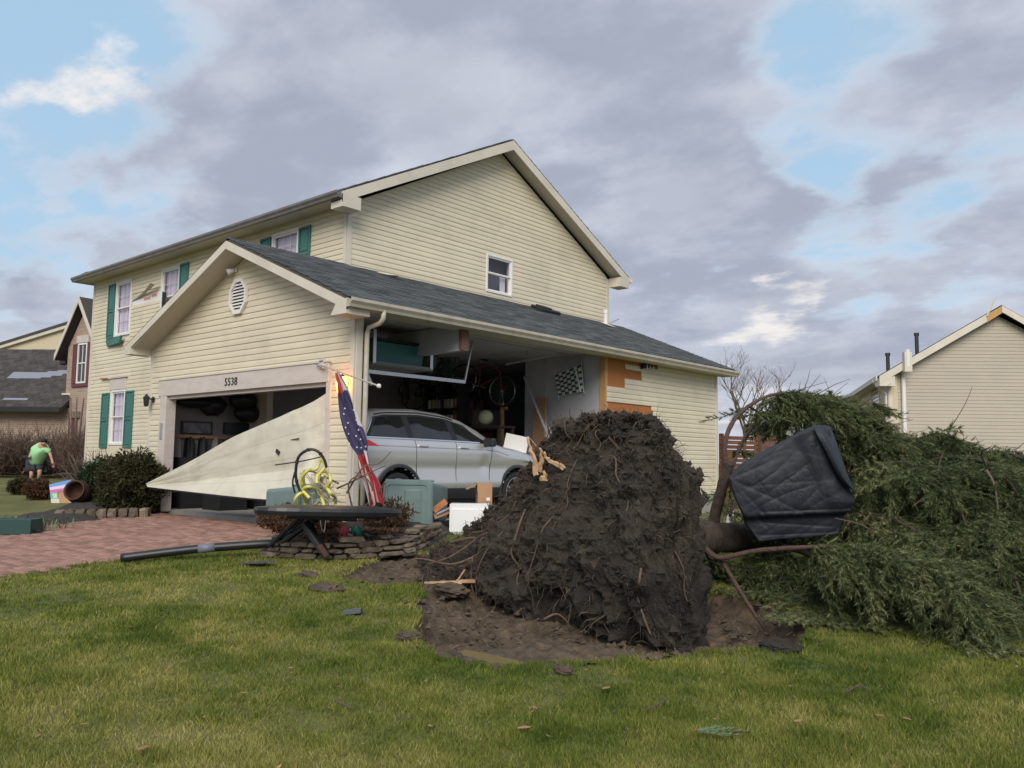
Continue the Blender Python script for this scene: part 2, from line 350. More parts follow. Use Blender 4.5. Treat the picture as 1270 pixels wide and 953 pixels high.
def brick_mat(name, a, b, mortar, sc):
    m = bpy.data.materials.new(name); m.use_nodes = True; N = m.node_tree.nodes; L = m.node_tree.links; p = N['Principled BSDF']; p.inputs['Roughness'].default_value = .9
    tc = N.new('ShaderNodeTexCoord'); t = N.new('ShaderNodeTexBrick'); sp = N.new('ShaderNodeSeparateXYZ'); cm = N.new('ShaderNodeCombineXYZ'); ad = N.new('ShaderNodeMath')
    L.new(tc.outputs['Object'], sp.inputs[0]); L.new(sp.outputs[0], ad.inputs[0]); L.new(sp.outputs[1], ad.inputs[1]); L.new(ad.outputs[0], cm.inputs[0]); L.new(sp.outputs[2], cm.inputs[1])
    L.new(cm.outputs[0], t.inputs['Vector']); t.inputs['Color1'].default_value = (*a, 1); t.inputs['Color2'].default_value = (*b, 1); t.inputs['Mortar'].default_value = (*mortar, 1)
    t.inputs['Scale'].default_value = sc; t.inputs['Mortar Size'].default_value = .012; t.inputs['Brick Width'].default_value = .22; t.inputs['Row Height'].default_value = .075
    L.new(t.outputs[0], p.inputs['Base Color']); bp = N.new('ShaderNodeBump'); bp.inputs['Strength'].default_value = .4; L.new(t.outputs['Fac'], bp.inputs['Height']); bp.invert = True; L.new(bp.outputs[0], p.inputs['Normal'])
    return m
X['brick'] = brick_mat('tan_brick', (.30,.19,.14), (.40,.28,.21), (.38,.33,.28), 1.0)
# ---------------------------------------------------------------- ground
CRATER = [(4.55,-2.9),(4.78,-3.1),(5.1,-3.38),(5.55,-3.6),(6.0,-3.47),(6.3,-3.0),(6.5,-2.66),(6.78,-2.25),(7.05,-1.9),(7.3,-1.62),(7.15,-1.2),(6.9,-.7),(6.3,-.2),(5.0,-.5),(3.9,-.55),(3.1,-.35),(2.3,-.35),(1.95,-.95),(2.3,-1.7),(2.75,-2.25),(3.3,-2.2),(3.62,-2.02),(3.9,-2.2),(4.2,-2.6)]
def poly_d(x, y, poly):
    """signed distance to polygon, positive inside (numpy)"""
    x = np.asarray(x, float); y = np.asarray(y, float); P = np.array(poly); dm = np.full(x.shape, 1e9); ins = np.zeros(x.shape, bool)
    for i in range(len(P)):
        a = P[i]; b = P[(i+1) % len(P)]; e = b-a
        t = np.clip(((x-a[0])*e[0]+(y-a[1])*e[1])/(e@e), 0, 1)
        dm = np.minimum(dm, np.hypot(x-a[0]-t*e[0], y-a[1]-t*e[1]))
        c = ((a[1] > y) != (b[1] > y)) & (x < (b[0]-a[0])*(y-a[1])/((b[1]-a[1])+1e-12)+a[0]); ins ^= c
    return np.where(ins, dm, -dm)
def vnoise(x, y, sc, seed=0, o=3):
    """cheap value noise on arrays, -1..1"""
    r = np.random.default_rng(100+seed); T = r.random((64, 64)); out = 0; amp = 1.0; tot = 0
    for k in range(o):
        u = np.asarray(x)*sc*2**k+k*17.3; v = np.asarray(y)*sc*2**k+k*5.1; i = np.floor(u).astype(int); j = np.floor(v).astype(int); fu = u-i; fv = v-j
        fu = fu*fu*(3-2*fu); fv = fv*fv*(3-2*fv); g = lambda a, b: T[a % 64, b % 64]
        out = out+amp*((g(i, j)*(1-fu)+g(i+1, j)*fu)*(1-fv)+(g(i, j+1)*(1-fu)+g(i+1, j+1)*fu)*fv); tot += amp; amp *= .5
    return out/tot*2-1
def edges(fine0, fine1, st, far):
    a = np.arange(fine0, fine1+1e-6, st); g = [1, 2.5, 6, 14, 30, 70, 160, 400, 900]
    return np.concatenate([[fine0-t for t in g[::-1] if t < far], a, [fine1+t for t in g if t < far]])
gx = edges(-.5, 9.5, .07, 1000); gy = edges(-7.4, 1.2, .07, 1000)
GX, GY = np.meshgrid(gx, gy)
cd_ = poly_d(GX, GY, CRATER)+.06*vnoise(GX, GY, 2.2, 3)
bumpy = .012*vnoise(GX, GY, 3.0, 1)+.03*vnoise(GX, GY, .5, 2)
near = (GX > -1) & (GX < 10) & (GY > -8) & (GY < 1.6)
onpave = (GX < .35) & (GY < .3) & (GX > -7.4)
house_in = (GX > -14.2) & (GX < -.1) & (GY > .15) & (GY < 10.8)
GZ = gz0(GX, GY)+np.where(near & ~onpave, bumpy, 0)-np.where(near, .34*ss(-.02, .2, cd_), 0)-np.where(onpave, .04, 0)-np.where(house_in, .1, 0)
mlawn = mat('lawn_turf', (.085,.105,.022), .95, (.16,.145,.05), 1.2, bump=.6, bscale=60, dirt=(.055,.048,.025), dscale=3, damt=.4)
g = MB().grid(np.dstack([GX, GY, GZ])).build('lawn', mlawn, smooth=True, kind='structure', label='green winter lawn with straw coloured patches')
# torn earth in the crater
sx = np.arange(1.7, 7.6, .035); sy = np.arange(-3.9, .1, .035); SX, SY = np.meshgrid(sx, sy)
sd = poly_d(SX, SY, CRATER)+.06*vnoise(SX, SY, 2.2, 3)+.03*vnoise(SX, SY, 9, 8)
lump = .045*vnoise(SX, SY, 4, 5)+.06*np.abs(vnoise(SX, SY, 10, 6))+.03*vnoise(SX, SY, 21, 7)-.02
pud = np.exp(-(((SX-5.62)/.32)**2+((SY+3.1)/.13)**2))
depth = ss(0, .16, sd)*(.055+.17*ss(.75, .2, np.hypot((SX-4.95), (SY+2.55)*.9))+.10*ss(-2.7, -1.9, SY))
depth = depth*np.where(SX < 4.2, .45, 1.0)
SZ = gz0(SX, SY)-depth+lump*(1-.9*np.clip(pud*1.3, 0, 1))-.035*pud
keep = (sd[:-1, :-1] > -.05)
MB().grid(np.dstack([SX, SY, SZ]), keep=keep).build('crater_soil', X['soil'], smooth=False, kind='structure')
P = [(5.62+.30*math.cos(a)*(1+.15*math.sin(3*a)), -3.1+.115*math.sin(a)*(1+.2*math.cos(2*a))) for a in np.linspace(0, 2*PI, 28, endpoint=False)]
pz = gz(5.62, -3.1)-.078
MB().add([(x, y, pz+.0) for x, y in P], [tuple(range(28))]).build('puddle', X['water'], kind='structure')

# ---------------------------------------------------------------- brick driveway
mpav = MB()
DR = [(.1,.0),(-.05,-1.2),(.0,-3.2),(.12,-4.6),(.3,-9),(-2.2,-9),(-4.3,-3.4),(-4.95,-2.35),(-5.4,-1.35),(-6.1,-.9),(-6.5,-.2),(-6.3,.0)]
n = len(DR)
xs = np.arange(-7.2, .6, .25); ys = np.arange(-9.2, .12, .25)
DX, DY = np.meshgrid(xs, ys); dd = poly_d(DX, DY, DR)
MB().grid(np.dstack([DX, DY, gz0(DX, DY)-.018]), keep=dd[:-1, :-1] > -.1).build('driveway', X['sandj'], smooth=True, kind='structure', label='red clay paver driveway in front of the garage')
drive = bpy.data.objects['driveway']
pav = []
for i in range(95):
    for j in range(34):
        L_, Wd = .205, .102
        y = -.06-i*Wd-.05; x = -6.9+(j+(.5 if i % 2 else 0))*L_+.1
        pav.append((x, y))
pav = np.array(pav); dp = poly_d(pav[:, 0], pav[:, 1], DR); pav = pav[dp > -.02]
dist = np.hypot(pav[:, 0]-CAM[0], pav[:, 1]-CAM[1]); vis = dist
lat = (pav-CAM[:2])@RT0[:2]; dep = (pav-CAM[:2])@FH[:2]
inview = (np.abs(lat/dep) < .60)
order = np.argsort(np.where(inview, dist, dist+100))
def paver_mb(mb, x, y, h, c0=0):
    a, b_ = .0975, .0465; z = gz(x, y); e = .006
    r_ = random.uniform(-.02, .02); cs, sn = math.cos(r_), math.sin(r_)
    V = []
    for k, (ia, zz) in enumerate(((0, -.05), (0, h-e), (e, h))):
        for sx_, sy_ in ((-1,-1),(1,-1),(1,1),(-1,1)):
            u, v = sx_*(a-ia), sy_*(b_-ia); V.append((x+u*cs-v*sn, y+u*sn+v*cs, z+zz+u*.02*r_))
    F = [(k*4+i, k*4+(i+1) % 4, k*4+4+(i+1) % 4, k*4+4+i) for k in (0, 1) for i in range(4)]+[(8, 9, 10, 11)]
    return mb.add(V, F)
base = MB()
src = None
tmp = MB(); a_, b__, e_ = .0975, .0465, .006; V = []
for ia, zz in ((0, -.05), (0, -e_), (e_, 0)):
    for sx_, sy_ in ((-1,-1),(1,-1),(1,1),(-1,1)): V.append((sx_*(a_-ia), sy_*(b__-ia), zz))
pm = bpy.data.meshes.new('paver'); pm.from_pydata(V, [], [(k*4+i, k*4+(i+1) % 4, k*4+4+(i+1) % 4, k*4+4+i) for k in (0, 1) for i in range(4)]+[(8, 9, 10, 11)]); pm.materials.append(X['paver'])
for k in order[:300]:
    x, y = pav[k]; inst(pm, 'paver', drive, (x, y, gz(x, y)+random.uniform(-.003, .004)), (.04+random.uniform(-.015, .015), random.uniform(-.012, .012), random.uniform(-.03, .03)))
for k in order[300:]:
    x, y = pav[k]; paver_mb(base, x, y, random.uniform(-.003, .004))
base.build('paver', X['paver'], drive, kind='stuff')

# ---------------------------------------------------------------- main house
H = thing('suburban_house', 'cream sided two storey house with its garage side torn open', 'house', (-6, 4, 0))
GW, GD, MA, MB_, ML = 6.35, 10.96, 2.98, 2.05, 14.39      # garage width, depth, main wall x, main front y, main left
HS, HME, MR, RY = 3.13, 5.84, 10.65, 6.35
OPEN = 6.33
ux, uy, uz = np.eye(3)
def wallslab(name, poly, ext, m='siding', **t): return MB().prism(poly, ext).build(name, X[m], H, **t)
def siding(parent, O, U, N, z0, z1, span, openings=(), exp=.102, m='siding', skip=None, jitter=.0):
    O, U, N = (np.asarray(t, float) for t in (O, U, N)); z = z0; k = 0
    while z < z1-.02:
        zt = min(z+exp, z1); (a0, b0), (a1, b1) = span(z), span(zt); segs = [(a0, b0, a1, b1)]
        for (p, q, r, s) in openings:
            if min(zt, s)-max(z, r) > .35*(zt-z):
                nw = []
                for (c0, d0, c1, d1) in segs:
                    if q <= c0 or p >= d0: nw.append((c0, d0, c1, d1)); continue
                    if p > c0+.01: nw.append((c0, p, c1 if c1 < p else c0, p))
                    if q < d0-.01: nw.append((q, d0, q, d1 if d1 > q else d0))
                segs = nw
        if skip: segs = skip(k, z, segs)
        for (c0, d0, c1, d1) in segs:
            mb = MB()
            if d0-c0 < .015: continue
            if d1 < c1: c1 = d1 = (c1+d1)/2
            w = random.uniform(-.0015, .0015)
            rows = [(z, .0, c0, d0), (z-.002, .017+w, c0, d0), (lerp(z, zt, .55), .015+w, lerp(c0, c1, .55), lerp(d0, d1, .55)), (lerp(z, zt, .9), .006, lerp(c0, c1, .9), lerp(d0, d1, .9)), (zt+.004, .002, c1, d1)]
            A = [[O+U*a+N*o+uz*zz, O+U*b+N*o+uz*zz] for zz, o, a, b in rows]
            V = [p for r_ in A for p in r_]; F = [(2*i, 2*i+1, 2*i+3, 2*i+2) for i in range(4)]+[(0, 2, 4, 6, 8), (9, 7, 5, 3, 1)]
            mb.add(V, F).build('siding_board', X[m], parent)
        z += exp; k += 1
def window(O, U, N, u0, u1, z0, z1, grid=(3, 2), label=None, curtain=True, case=.055, mtrim='white', split=.5):
    O, U, N = (np.asarray(t, float) for t in (O, U, N)); p = lambda u, n_, z: O+U*u+N*n_+uz*z
    def fr(mb, a, b, c, d, w, n0, n1):
        for (q, r, s, t) in ((a, b, d-w, d), (a, b, c, c+w), (a, a+w, c+w, d-w), (b-w, b, c+w, d-w)):
            mb.prism([p(q, n0, s), p(r, n0, s), p(r, n0, t), p(q, n0, t)], N*(n1-n0))
    f = MB(); fr(f, u0-case, u1+case, z0-case, z1+case, case, -.04, .035)
    kw = dict(label=label) if label else {}
    w = f.build('window', X[mtrim], H, bevel=.004, **kw)
    zm = lerp(z0, z1, split); s = MB(); fr(s, u0, u1, zm, z1, .035, -.03, .012); fr(s, u0, u1, z0, zm+.02, .035, -.05, -.012); s.build('sash', X['white'], w)
    for (a, b, dn) in ((zm+.03, z1-.03, -.008), (z0+.03, zm, -.03)):
        MB().prism([p(u0+.03, dn, a), p(u1-.03, dn, a), p(u1-.03, dn, b), p(u0+.03, dn, b)], N*-.004).build('pane', X['glass'], w)
        if grid:
            for i in range(1, grid[0]):
                u = lerp(u0+.03, u1-.03, i/grid[0]); MB().prism([p(u-.008, dn-.006, a), p(u+.008, dn-.006, a), p(u+.008, dn-.006, b), p(u-.008, dn-.006, b)], N*-.008).build('muntin', X['white'], w)
            for i in range(1, grid[1]):
                zz = lerp(a, b, i/grid[1]); MB().prism([p(u0+.03, dn-.016, zz-.008), p(u1-.03, dn-.016, zz-.008), p(u1-.03, dn-.016, zz+.008), p(u0+.03, dn-.016, zz+.008)], N*-.006).build('muntin', X['white'], w)
    if curtain:
        n_ = 40; us = np.linspace(u0, u1, n_)
        A = [[p(u, -.085+.012*math.sin(u*38), z) for u in us] for z in (z0, z1)]
        MB().grid(A).build('curtain', X['curtain'], w, smooth=True)
    return w
def shutter(x0, x1, z0, z1, y=MB_-.02):
    m = MB(); w = .045
    for (a, b, c, d) in ((x0, x0+w, z0, z1), (x1-w, x1, z0, z1), (x0+w, x1-w, z1-w, z1), (x0+w, x1-w, z0, z0+w), (x0+w, x1-w, (z0+z1)/2-w/2, (z0+z1)/2+w/2)): m.box((a, y-.035, c), (b, y, d))
    for (c, d) in ((z0+w, (z0+z1)/2-w/2), ((z0+z1)/2+w/2, z1-w)):
        m.box((x0+w, y-.012, c), (x1-w, y, d)); m.box((x0+w+.03, y-.026, c+.04), (x1-w-.03, y-.012, d-.04))
    return m.build('shutter', X['green'], H, bevel=.004)

# garage front wall with the door opening
DL, DRr, DH = -5.62, -.63, 2.13                       # door opening
rx, rz = -MA, 4.50                                    # ridge
def gspan(z):
    if z <= HS+.02: return (-GW+.09, -.09)
    t = (z-HS)/(rz-.06-HS); return (lerp(-GW, rx, t)+.0, lerp(0, rx, t))
w = MB(); yb = .0
w.prism([(-GW, yb, -.05), (DL-.05, yb, -.05), (DL-.05, yb, DH+.05), (-GW, yb, DH+.05)], (0, .14, 0)).prism([(DRr+.05, yb, -.05), (0, yb, -.05), (0, yb, DH+.05), (DRr+.05, yb, DH+.05)], (0, .14, 0)).prism([(-GW, yb, DH+.05), (0, yb, DH+.05), (0, yb, HS), (rx, yb, rz-.05), (-GW, yb, HS)], (0, .14, 0))
gw = w.build('wall', X['siding'], H, label='garage gable wall of cream siding around the door opening')
siding(gw, (0, -.001, 0), ux, -uy, .06, rz-.08, gspan, [(DL-.16, DRr+.10, -1, DH+.30)])
# cornerboards, jambs, header
for x in (-.09, -GW):
    MB().box((x, -.028, -.02), (x+.09, 0.0, HS)).build('corner_board', X['trim'], H, bevel=.004)
MB().box((-.03, .0, -.02), (.028, .11, HS)).build('corner_board', X['trim'], H, bevel=.004)
MB().box((DL-.36+.04, -.045, DH), (DRr+.06, .02, DH+.30)).build('door_header', X['header'], H, bevel=.006)
MB().box((DL-.36+.02, -.06, DH+.30), (DRr+.1, .02, DH+.33)).build('drip_cap', X['trim'], H)
MB().box((DL-.24, -.04, -.03), (DL, .16, DH)).build('door_jamb', X['header'], H, bevel=.006)
MB().box((DRr, -.04, -.03), (DRr+.11, .16, DH)).build('door_jamb', X['header'], H, bevel=.006)
MB().box((DL, .02, DH-.06), (DRr, .15, DH)).build('door_jamb', X['header'], H)
def lettering(txt, p, size, step, par, mt, name='digit'):
    for k, ch in enumerate(txt):
        fc = bpy.data.curves.new('tmp', 'FONT'); fc.body = ch; fc.size = size; fc.extrude = .006; fo = bpy.data.objects.new('tmp', fc); COL.objects.link(fo)
        me = bpy.data.meshes.new_from_object(fo.evaluated_get(bpy.context.evaluated_depsgraph_get())); bpy.data.objects.remove(fo); bpy.data.curves.remove(fc)
        me.materials.clear(); me.materials.append(mt); inst(me, name, par, (p[0]+step*k, p[1], p[2]), (PI/2, 0, 0))
lettering('5538', (-3.52, -.05, DH+.085), .19, .105, H, X['iron'])
# octagonal louvred vent
vc = np.array((-3.20, -.02, 3.74)); oc = lambda r, y: [vc+np.array((r*.86*math.cos(a), y, r*math.sin(a))) for a in np.arange(8)*PI/4+PI/8]
m = MB(); A = [oc(.33, 0), oc(.33, -.05), oc(.27, -.05), oc(.27, 0)]
m.grid([r+[r[0]] for r in A]); vent = m.build('gable_vent', X['white'], H)
MB().add(oc(.27, -.004), [tuple(range(8))]).build('vent_back', X['dark'], vent)
for k in range(9):
    z = -.22+k*.055; hw = min(.23, .32-abs(z)*.62-.03)*.86
    MB().prism([vc+np.array((-hw, -.012, z)), vc+np.array((hw, -.012, z)), vc+np.array((hw, -.04, z-.035)), vc+np.array((-hw, -.04, z-.035))], (0, .004, .008)).build('slat', X['white'], vent)
# flood light at the peak
fl = MB().lathe([(.0, 0), (.045, 0), (.045, .02), (.0, .02)], (-3.33, -.03, 4.22), (0, -1, 0), 14).build('flood_light', X['white'], H)
MB().lathe([(.028, 0), (.04, .05), (.055, .12), (.05, .125), (0, .12)], (-3.35, -.06, 4.22), (-.5, -1, -.5), 14).build('lamp_head', X['white'], fl, smooth=True)
# key thermometer on the jamb, carriage lamp on the wall
MB().box((-5.78, -.06, 1.32), (-5.70, -.04, 1.62)).box((-5.765, -.065, 1.36), (-5.715, -.06, 1.58)).build('thermometer', X['galv'], H, bevel=.01)
wl = MB().lathe([(.0, 0), (.06, 0), (.06, .02), (0, .025)], (-6.17, -.02, 2.08), (0, -1, 0), 12).tube([(-6.17, -.03, 2.08), (-6.17, -.12, 2.1), (-6.17, -.16, 2.06)], .014, 6).build('wall_lamp', X['iron'], H)
MB().lathe([(.012, .12), (.07, .05), (.062, .04), (.045, -.1), (.02, -.12), (0, -.12)], (-6.17, -.16, 2.06), (0, 0, 1), 8).build('lantern', X['iron'], wl)

# main front wall
W1 = (-12.88, -12.06, 4.20, 5.56); W2 = (-10.32, -9.5, 4.20, 5.56); W3 = (-5.46, -4.6, 4.62, 5.60); W4 = (-12.84, -12.10, 1.33, 2.66)
mw = MB()
fy = MB_
xs_ = [-ML, W1[0], W1[1], W2[0], W2[1], W3[0], W3[1], -MA]
def solid(x0, x1, z0, z1): mw.box((x0, fy, z0), (x1, fy+.14, z1))
solid(-ML, -MA, 5.62, HME+.1); solid(-ML, -12.95, -.1, 5.62); solid(-12.02, -10.36, 2.9, 5.62); solid(-9.46, -5.5, -.1, 5.62); solid(-4.56, -MA, 2.9, 5.62)
solid(-12.95, -12.02, 2.70, 4.16); solid(-12.95, -12.02, -.1, 1.29); solid(-10.36, -9.46, -.1, 4.16); solid(-12.02, -10.36, -.1, 2.9); solid(-5.5, -4.56, 2.9, 4.58)
fw_ = mw.build('wall', X['siding'], H, label='front wall of the main house with windows and green shutters')
def skipf(k, z, segs):
    out = []
    for s in segs:
        if 4.86 < z < 5.10 and s[0] < -11 and s[1] > -10.5: 
            out.append((s[0], -11.96, s[2], -11.96)) if s[0] < -11.96 else None
        else: out.append(s)
    return out
siding(fw_, (0, fy-.001, 0), ux, -uy, .40, HME-.01, lambda z: ((-ML+.09), (-GW+.0 if z < 3.3 else -MA-.09)), [(W1[0]-.05, W1[1]+.05, W1[2]-.07, W1[3]+.06), (W2[0]-.05, W2[1]+.05, W2[2]-.07, W2[3]+.06), (W3[0]-.05, W3[1]+.05, W3[2]-.07, W3[3]+.06), (W4[0]-.05, W4[1]+.05, W4[2]-.07, W4[3]+.36)], skip=skipf)
# the torn patch between the windows: bare wrap and a curled board
MB().box((-11.95, fy-.006, 4.86), (-10.40, fy-.003, 5.10)).build('house_wrap', X['white'], H)
for a, b, z in ((-11.3, -10.95, 4.94), (-10.9, -10.62, 4.98)): MB().box((a, fy-.010, z), (b, fy-.0065, z+.07)).build('wrap_print', mat('orange_print', (.62, .32, .2), .8), H)
cur = [(lerp(-11.95, -10.42, t), fy-.02-.10*t*t, 5.10+.16*t**1.5) for t in np.linspace(0, 1, 14)]
MB().grid([[p for p in cur], [(p[0], p[1]-.05*i/13, p[2]-.05-.05*(1-i/13)) for i, p in enumerate(cur)], [(p[0], p[1]-.16*i/13, p[2]-.02-.07*(1-i/13)) for i, p in enumerate(cur)]]).build('torn_board', X['gutter'], H, smooth=True)
for (a, b, c, d), lb in ((W1, 'upstairs window with a lowered lavender curtain'), (W2, 'upstairs window with a broken lower pane'), (W3, 'upstairs window above the garage roof'), (W4, 'ground floor window between two green shutters')):
    window((0, fy, 0), ux, -uy, a, b, c, d, (3, 2), lb)
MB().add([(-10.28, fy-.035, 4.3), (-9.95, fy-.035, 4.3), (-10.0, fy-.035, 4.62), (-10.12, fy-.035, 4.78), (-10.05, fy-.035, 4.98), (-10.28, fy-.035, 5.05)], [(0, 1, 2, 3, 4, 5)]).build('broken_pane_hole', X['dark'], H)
shutter(-13.36, -12.96, 4.12, 5.60); shutter(-9.42, -9.02, 4.2, 5.60); shutter(-5.93, -5.54, 4.5, 5.62); shutter(-4.52, -4.13, 4.5, 5.62); shutter(-13.42, -12.98, 1.20, 2.66); shutter(-12.0, -11.55, 1.20, 2.66)
# lintel panel over the lower window, with a torn strip
MB().box((-12.98, fy-.045, 2.72), (-12.02, fy-.0, 3.02)).build('window_header', X['header'], H, bevel=.006)
MB().box((-13.05, fy-.075, 3.02), (-11.96, fy-.0, 3.06)).build('drip_cap', X['gutter'], H)
MB().bar((-13.52, fy-.05, 3.06), (-12.98, fy-.045, 3.04), .05, .035).build('torn_strip', mat('red_brown_strip', (.33, .15, .09), .8), H)
MB().box((-12.9, fy-.05, .98), (-12.1, fy, 1.24)).build('apron_panel', X['siding'], H, bevel=.004)
# dark box below the first window: the end of a torn shutter
MB().prism([(-13.32, fy-.08, 4.08), (-12.2, fy-.16, 4.12), (-12.3, fy-.16, 3.92), (-13.2, fy-.08, 3.9)], (0, .06, 0)).build('window_box', X['green'], H, bevel=.01)
for x in (-ML, -MA-.09): MB().box((x, fy-.028, .38 if x < -10 else 3.2), (x+.09, fy, HME)).build('corner_board', X['trim'], H)
MB().box((-ML+.01, fy, -.2), (-GW, fy+.1, .40)).build('foundation', X['concrete'], H)

# main gable wall (side)
RIDGE = 8.06
gm = MB()
for (a, b, c, d) in ((fy, 5.9, 4.0, HME), (6.75, MR, 4.0, HME), (5.9, 6.75, 4.0, 4.76), (5.9, 6.75, 5.62, HME)): gm.box((-MA-.14, a, c), (-MA, b, d))
gm.prism([(-MA, MR, HME), (-MA, RY, RIDGE), (-MA, fy, HME)], (-.14, 0, 0)); gmw = gm.build('wall', X['siding'], H, label='tall side gable of cream siding with one window')
def mspan(z):
    if z <= HME: return (fy+.09, MR-.09)
    t = (z-HME)/(RIDGE-.02-HME); return (lerp(fy, RY, t), lerp(MR, RY, t))
WS = (5.93, 6.72, 4.80, 5.58)
siding(gmw, (-MA+.001, 0, 0), uy, ux, 4.58, RIDGE-.05, mspan, [(WS[0]-.04, WS[1]+.04, WS[2]-.05, WS[3]+.05)])
MB().box((-MA+.02, fy-.025, 4.5), (-MA+.03, fy+.085, HME)).box((-MA, fy, 4.5), (-MA+.02, fy+.09, HME)).build('corner_board', X['trim'], H)
MB().box((-MA, MR-.09, 4.5), (-MA+.028, MR, HME)).build('corner_board', X['trim'], H)
sw_ = window((-MA, 0, 0), uy, ux, *WS, grid=None, curtain=False, case=.045, label='white vinyl window high on the side gable')
MB().box((-MA-.3, WS[0]-.1, WS[2]-.1), (-MA-.29, WS[1]+.1, WS[3]+.1)).build('blind', mat('grey_blind', (.12,.12,.15), .8), sw_)
MB().box((-MA-.12, WS[0]+.55, WS[2]), (-MA-.10, WS[0]+.72, WS[2]+.42)).build('curtain', X['white'], sw_)
MB().box((-MA, fy-.02, 4.50), (-MA+.03, MR, 4.575)).build('flashing', X['trim'], H)

# rear end wall and hidden walls
MB().box((-ML, MR-.14, -.1), (-MA, MR, HME)).build('wall', X['siding'], H, label='rear wall of the main house')
MB().box((-ML, fy+.14, -.1), (-ML+.14, MR-.14, HME)).build('wall', X['siding'], H, label='far end wall of the main house')

# side wall right of the opening, with torn siding over orange sheathing
swl = MB().box((-.14, OPEN, -.1), (-.012, GD, HS)).build('wall', X['siding'], H, label='side wall with torn siding and bare orange sheathing')
MB().box((-.012, OPEN+.06, 1.4), (-.004, 8.6, HS)).build('sheathing', X['osb'], H)
MB().box((-.14, OPEN-.035, 0), (-.004, OPEN+.055, HS)).build('stud', X['stud'], H)
edge = {}
def skips(k, z, segs):
    out = []
    for (a, b, c, d) in segs:
        if z > 3.02: e = 8.25
        elif z > 2.86: e = 6.98 + random.uniform(0, .03)
        elif z > 2.62: e = 7.62
        elif z > 2.42: e = 6.98
        elif z > 2.16: e = OPEN-.10
        elif z > 1.86: e = 8.02+.05*((2.1-z)/.1)
        elif z > 1.74: e = 7.05
        else: e = OPEN+.02
        e += random.uniform(-.02, .02)
        out.append((max(a, e), b, max(c, e), d))
    return out
siding(swl, (.0, 0, 0), uy, ux, .27, HS-.01, lambda z: (OPEN, GD-.09), skip=skips)
MB().box((-.02, GD-.09, .25), (.03, GD, HS)).build('corner_board', X['trim'], H)
MB().box((-.12, OPEN, -.3), (-.01, GD, .27)).build('foundation', X['concrete'], H)
MB().prism([(.02, 7.55, HS-.16), (.02, 8.3, HS-.02), (.02, 7.6, HS-.02)], (.05, 0, 0)).build('torn_soffit', X['dark'], H)
for k in range(3): MB().bar((.06, 7.75+.12*k, HS-.02), (.1, 7.70+.13*k, HS-.17-.02*k), .03, .006).build('soffit_strip', X['trim'], H)

# ---------------------------------------------------------------- roofs
EX, EZ = .34, 3.25                                   # eave edge of the garage roof (top surface)
SL = (4.64-EZ)/(EX+MA)                               # slope
FY, BY = -.42, GD+.32
rm = MB()
rm.prism([(EX, FY, EZ), (rx, FY, 4.64), (rx, FY, 4.50), (EX, FY, EZ-.14)], (0, BY-FY, 0))
roof = rm.build('roof', X['mainroof'], H, label='charcoal shingled garage roof')
LX = -GW-.24; LZ = 3.14
MB().prism([(rx, FY, 4.64), (LX, FY, LZ), (LX, FY, LZ-.14), (rx, FY, 4.50)], (0, MB_-FY, 0)).build('roof', X['mainroof'], H, label='far slope of the garage roof')
sl = math.hypot(EX+MA, 4.64-EZ); ang = math.atan(SL); d_up = np.array((-math.cos(ang), 0, math.sin(ang))); nrm = np.array((math.sin(ang), 0, math.cos(ang)))
shs = []; row = 0; s = 0.0
while s < sl-.03:
    y = FY-.02+(row % 2)*.15+random.uniform(0, .05)-.15
    while y < BY:
        shs.append((s, y)); y += .305
    s += .142; row += 1
shs = np.array(shs); cen = np.array([np.array((EX, 0, EZ))+d_up*(a+.07)+uy*(b+.15) for a, b in shs]); o_ = np.argsort(np.linalg.norm(cen-CAM, axis=1))
sm = MB()
def shv(a, b, lift):
    y0, y1 = max(b, FY-.02)+.003, min(b+.302, BY+.02); base_ = np.array((EX+.02, 0, EZ)); top = min(a+.17, sl)
    q = lambda s_, y_, h: base_+d_up*s_+uy*y_+nrm*h
    return [q(a-.015, y0, .001), q(a-.015, y1, .001), q(a-.015, y1, .011+lift), q(a-.015, y0, .011+lift), q(top, y0, .004), q(top, y1, .004)], [(0, 1, 2, 3), (3, 2, 5, 4), (0, 3, 4), (1, 5, 2)]
for i, k in enumerate(o_):
    V, F = shv(shs[k][0], shs[k][1], random.uniform(0, .006))
    if V[1][1]-V[0][1] < .02: continue
    if i < 300: MB().add(V, F).build('shingle', X['shingle'], roof)
    else: sm.add(V, F)
sm.build('shingle', X['shingle'], roof, kind='stuff')
# ridge caps
rc = MB()
for k in range(16): rc.prism([(rx-.13, FY+k*.155, 4.595), (rx, FY+k*.155, 4.665+.004*(k % 2)), (rx+.13, FY+k*.155, 4.60)], (0, .17, 0))
rc.build('ridge_cap', X['shingle'], roof)
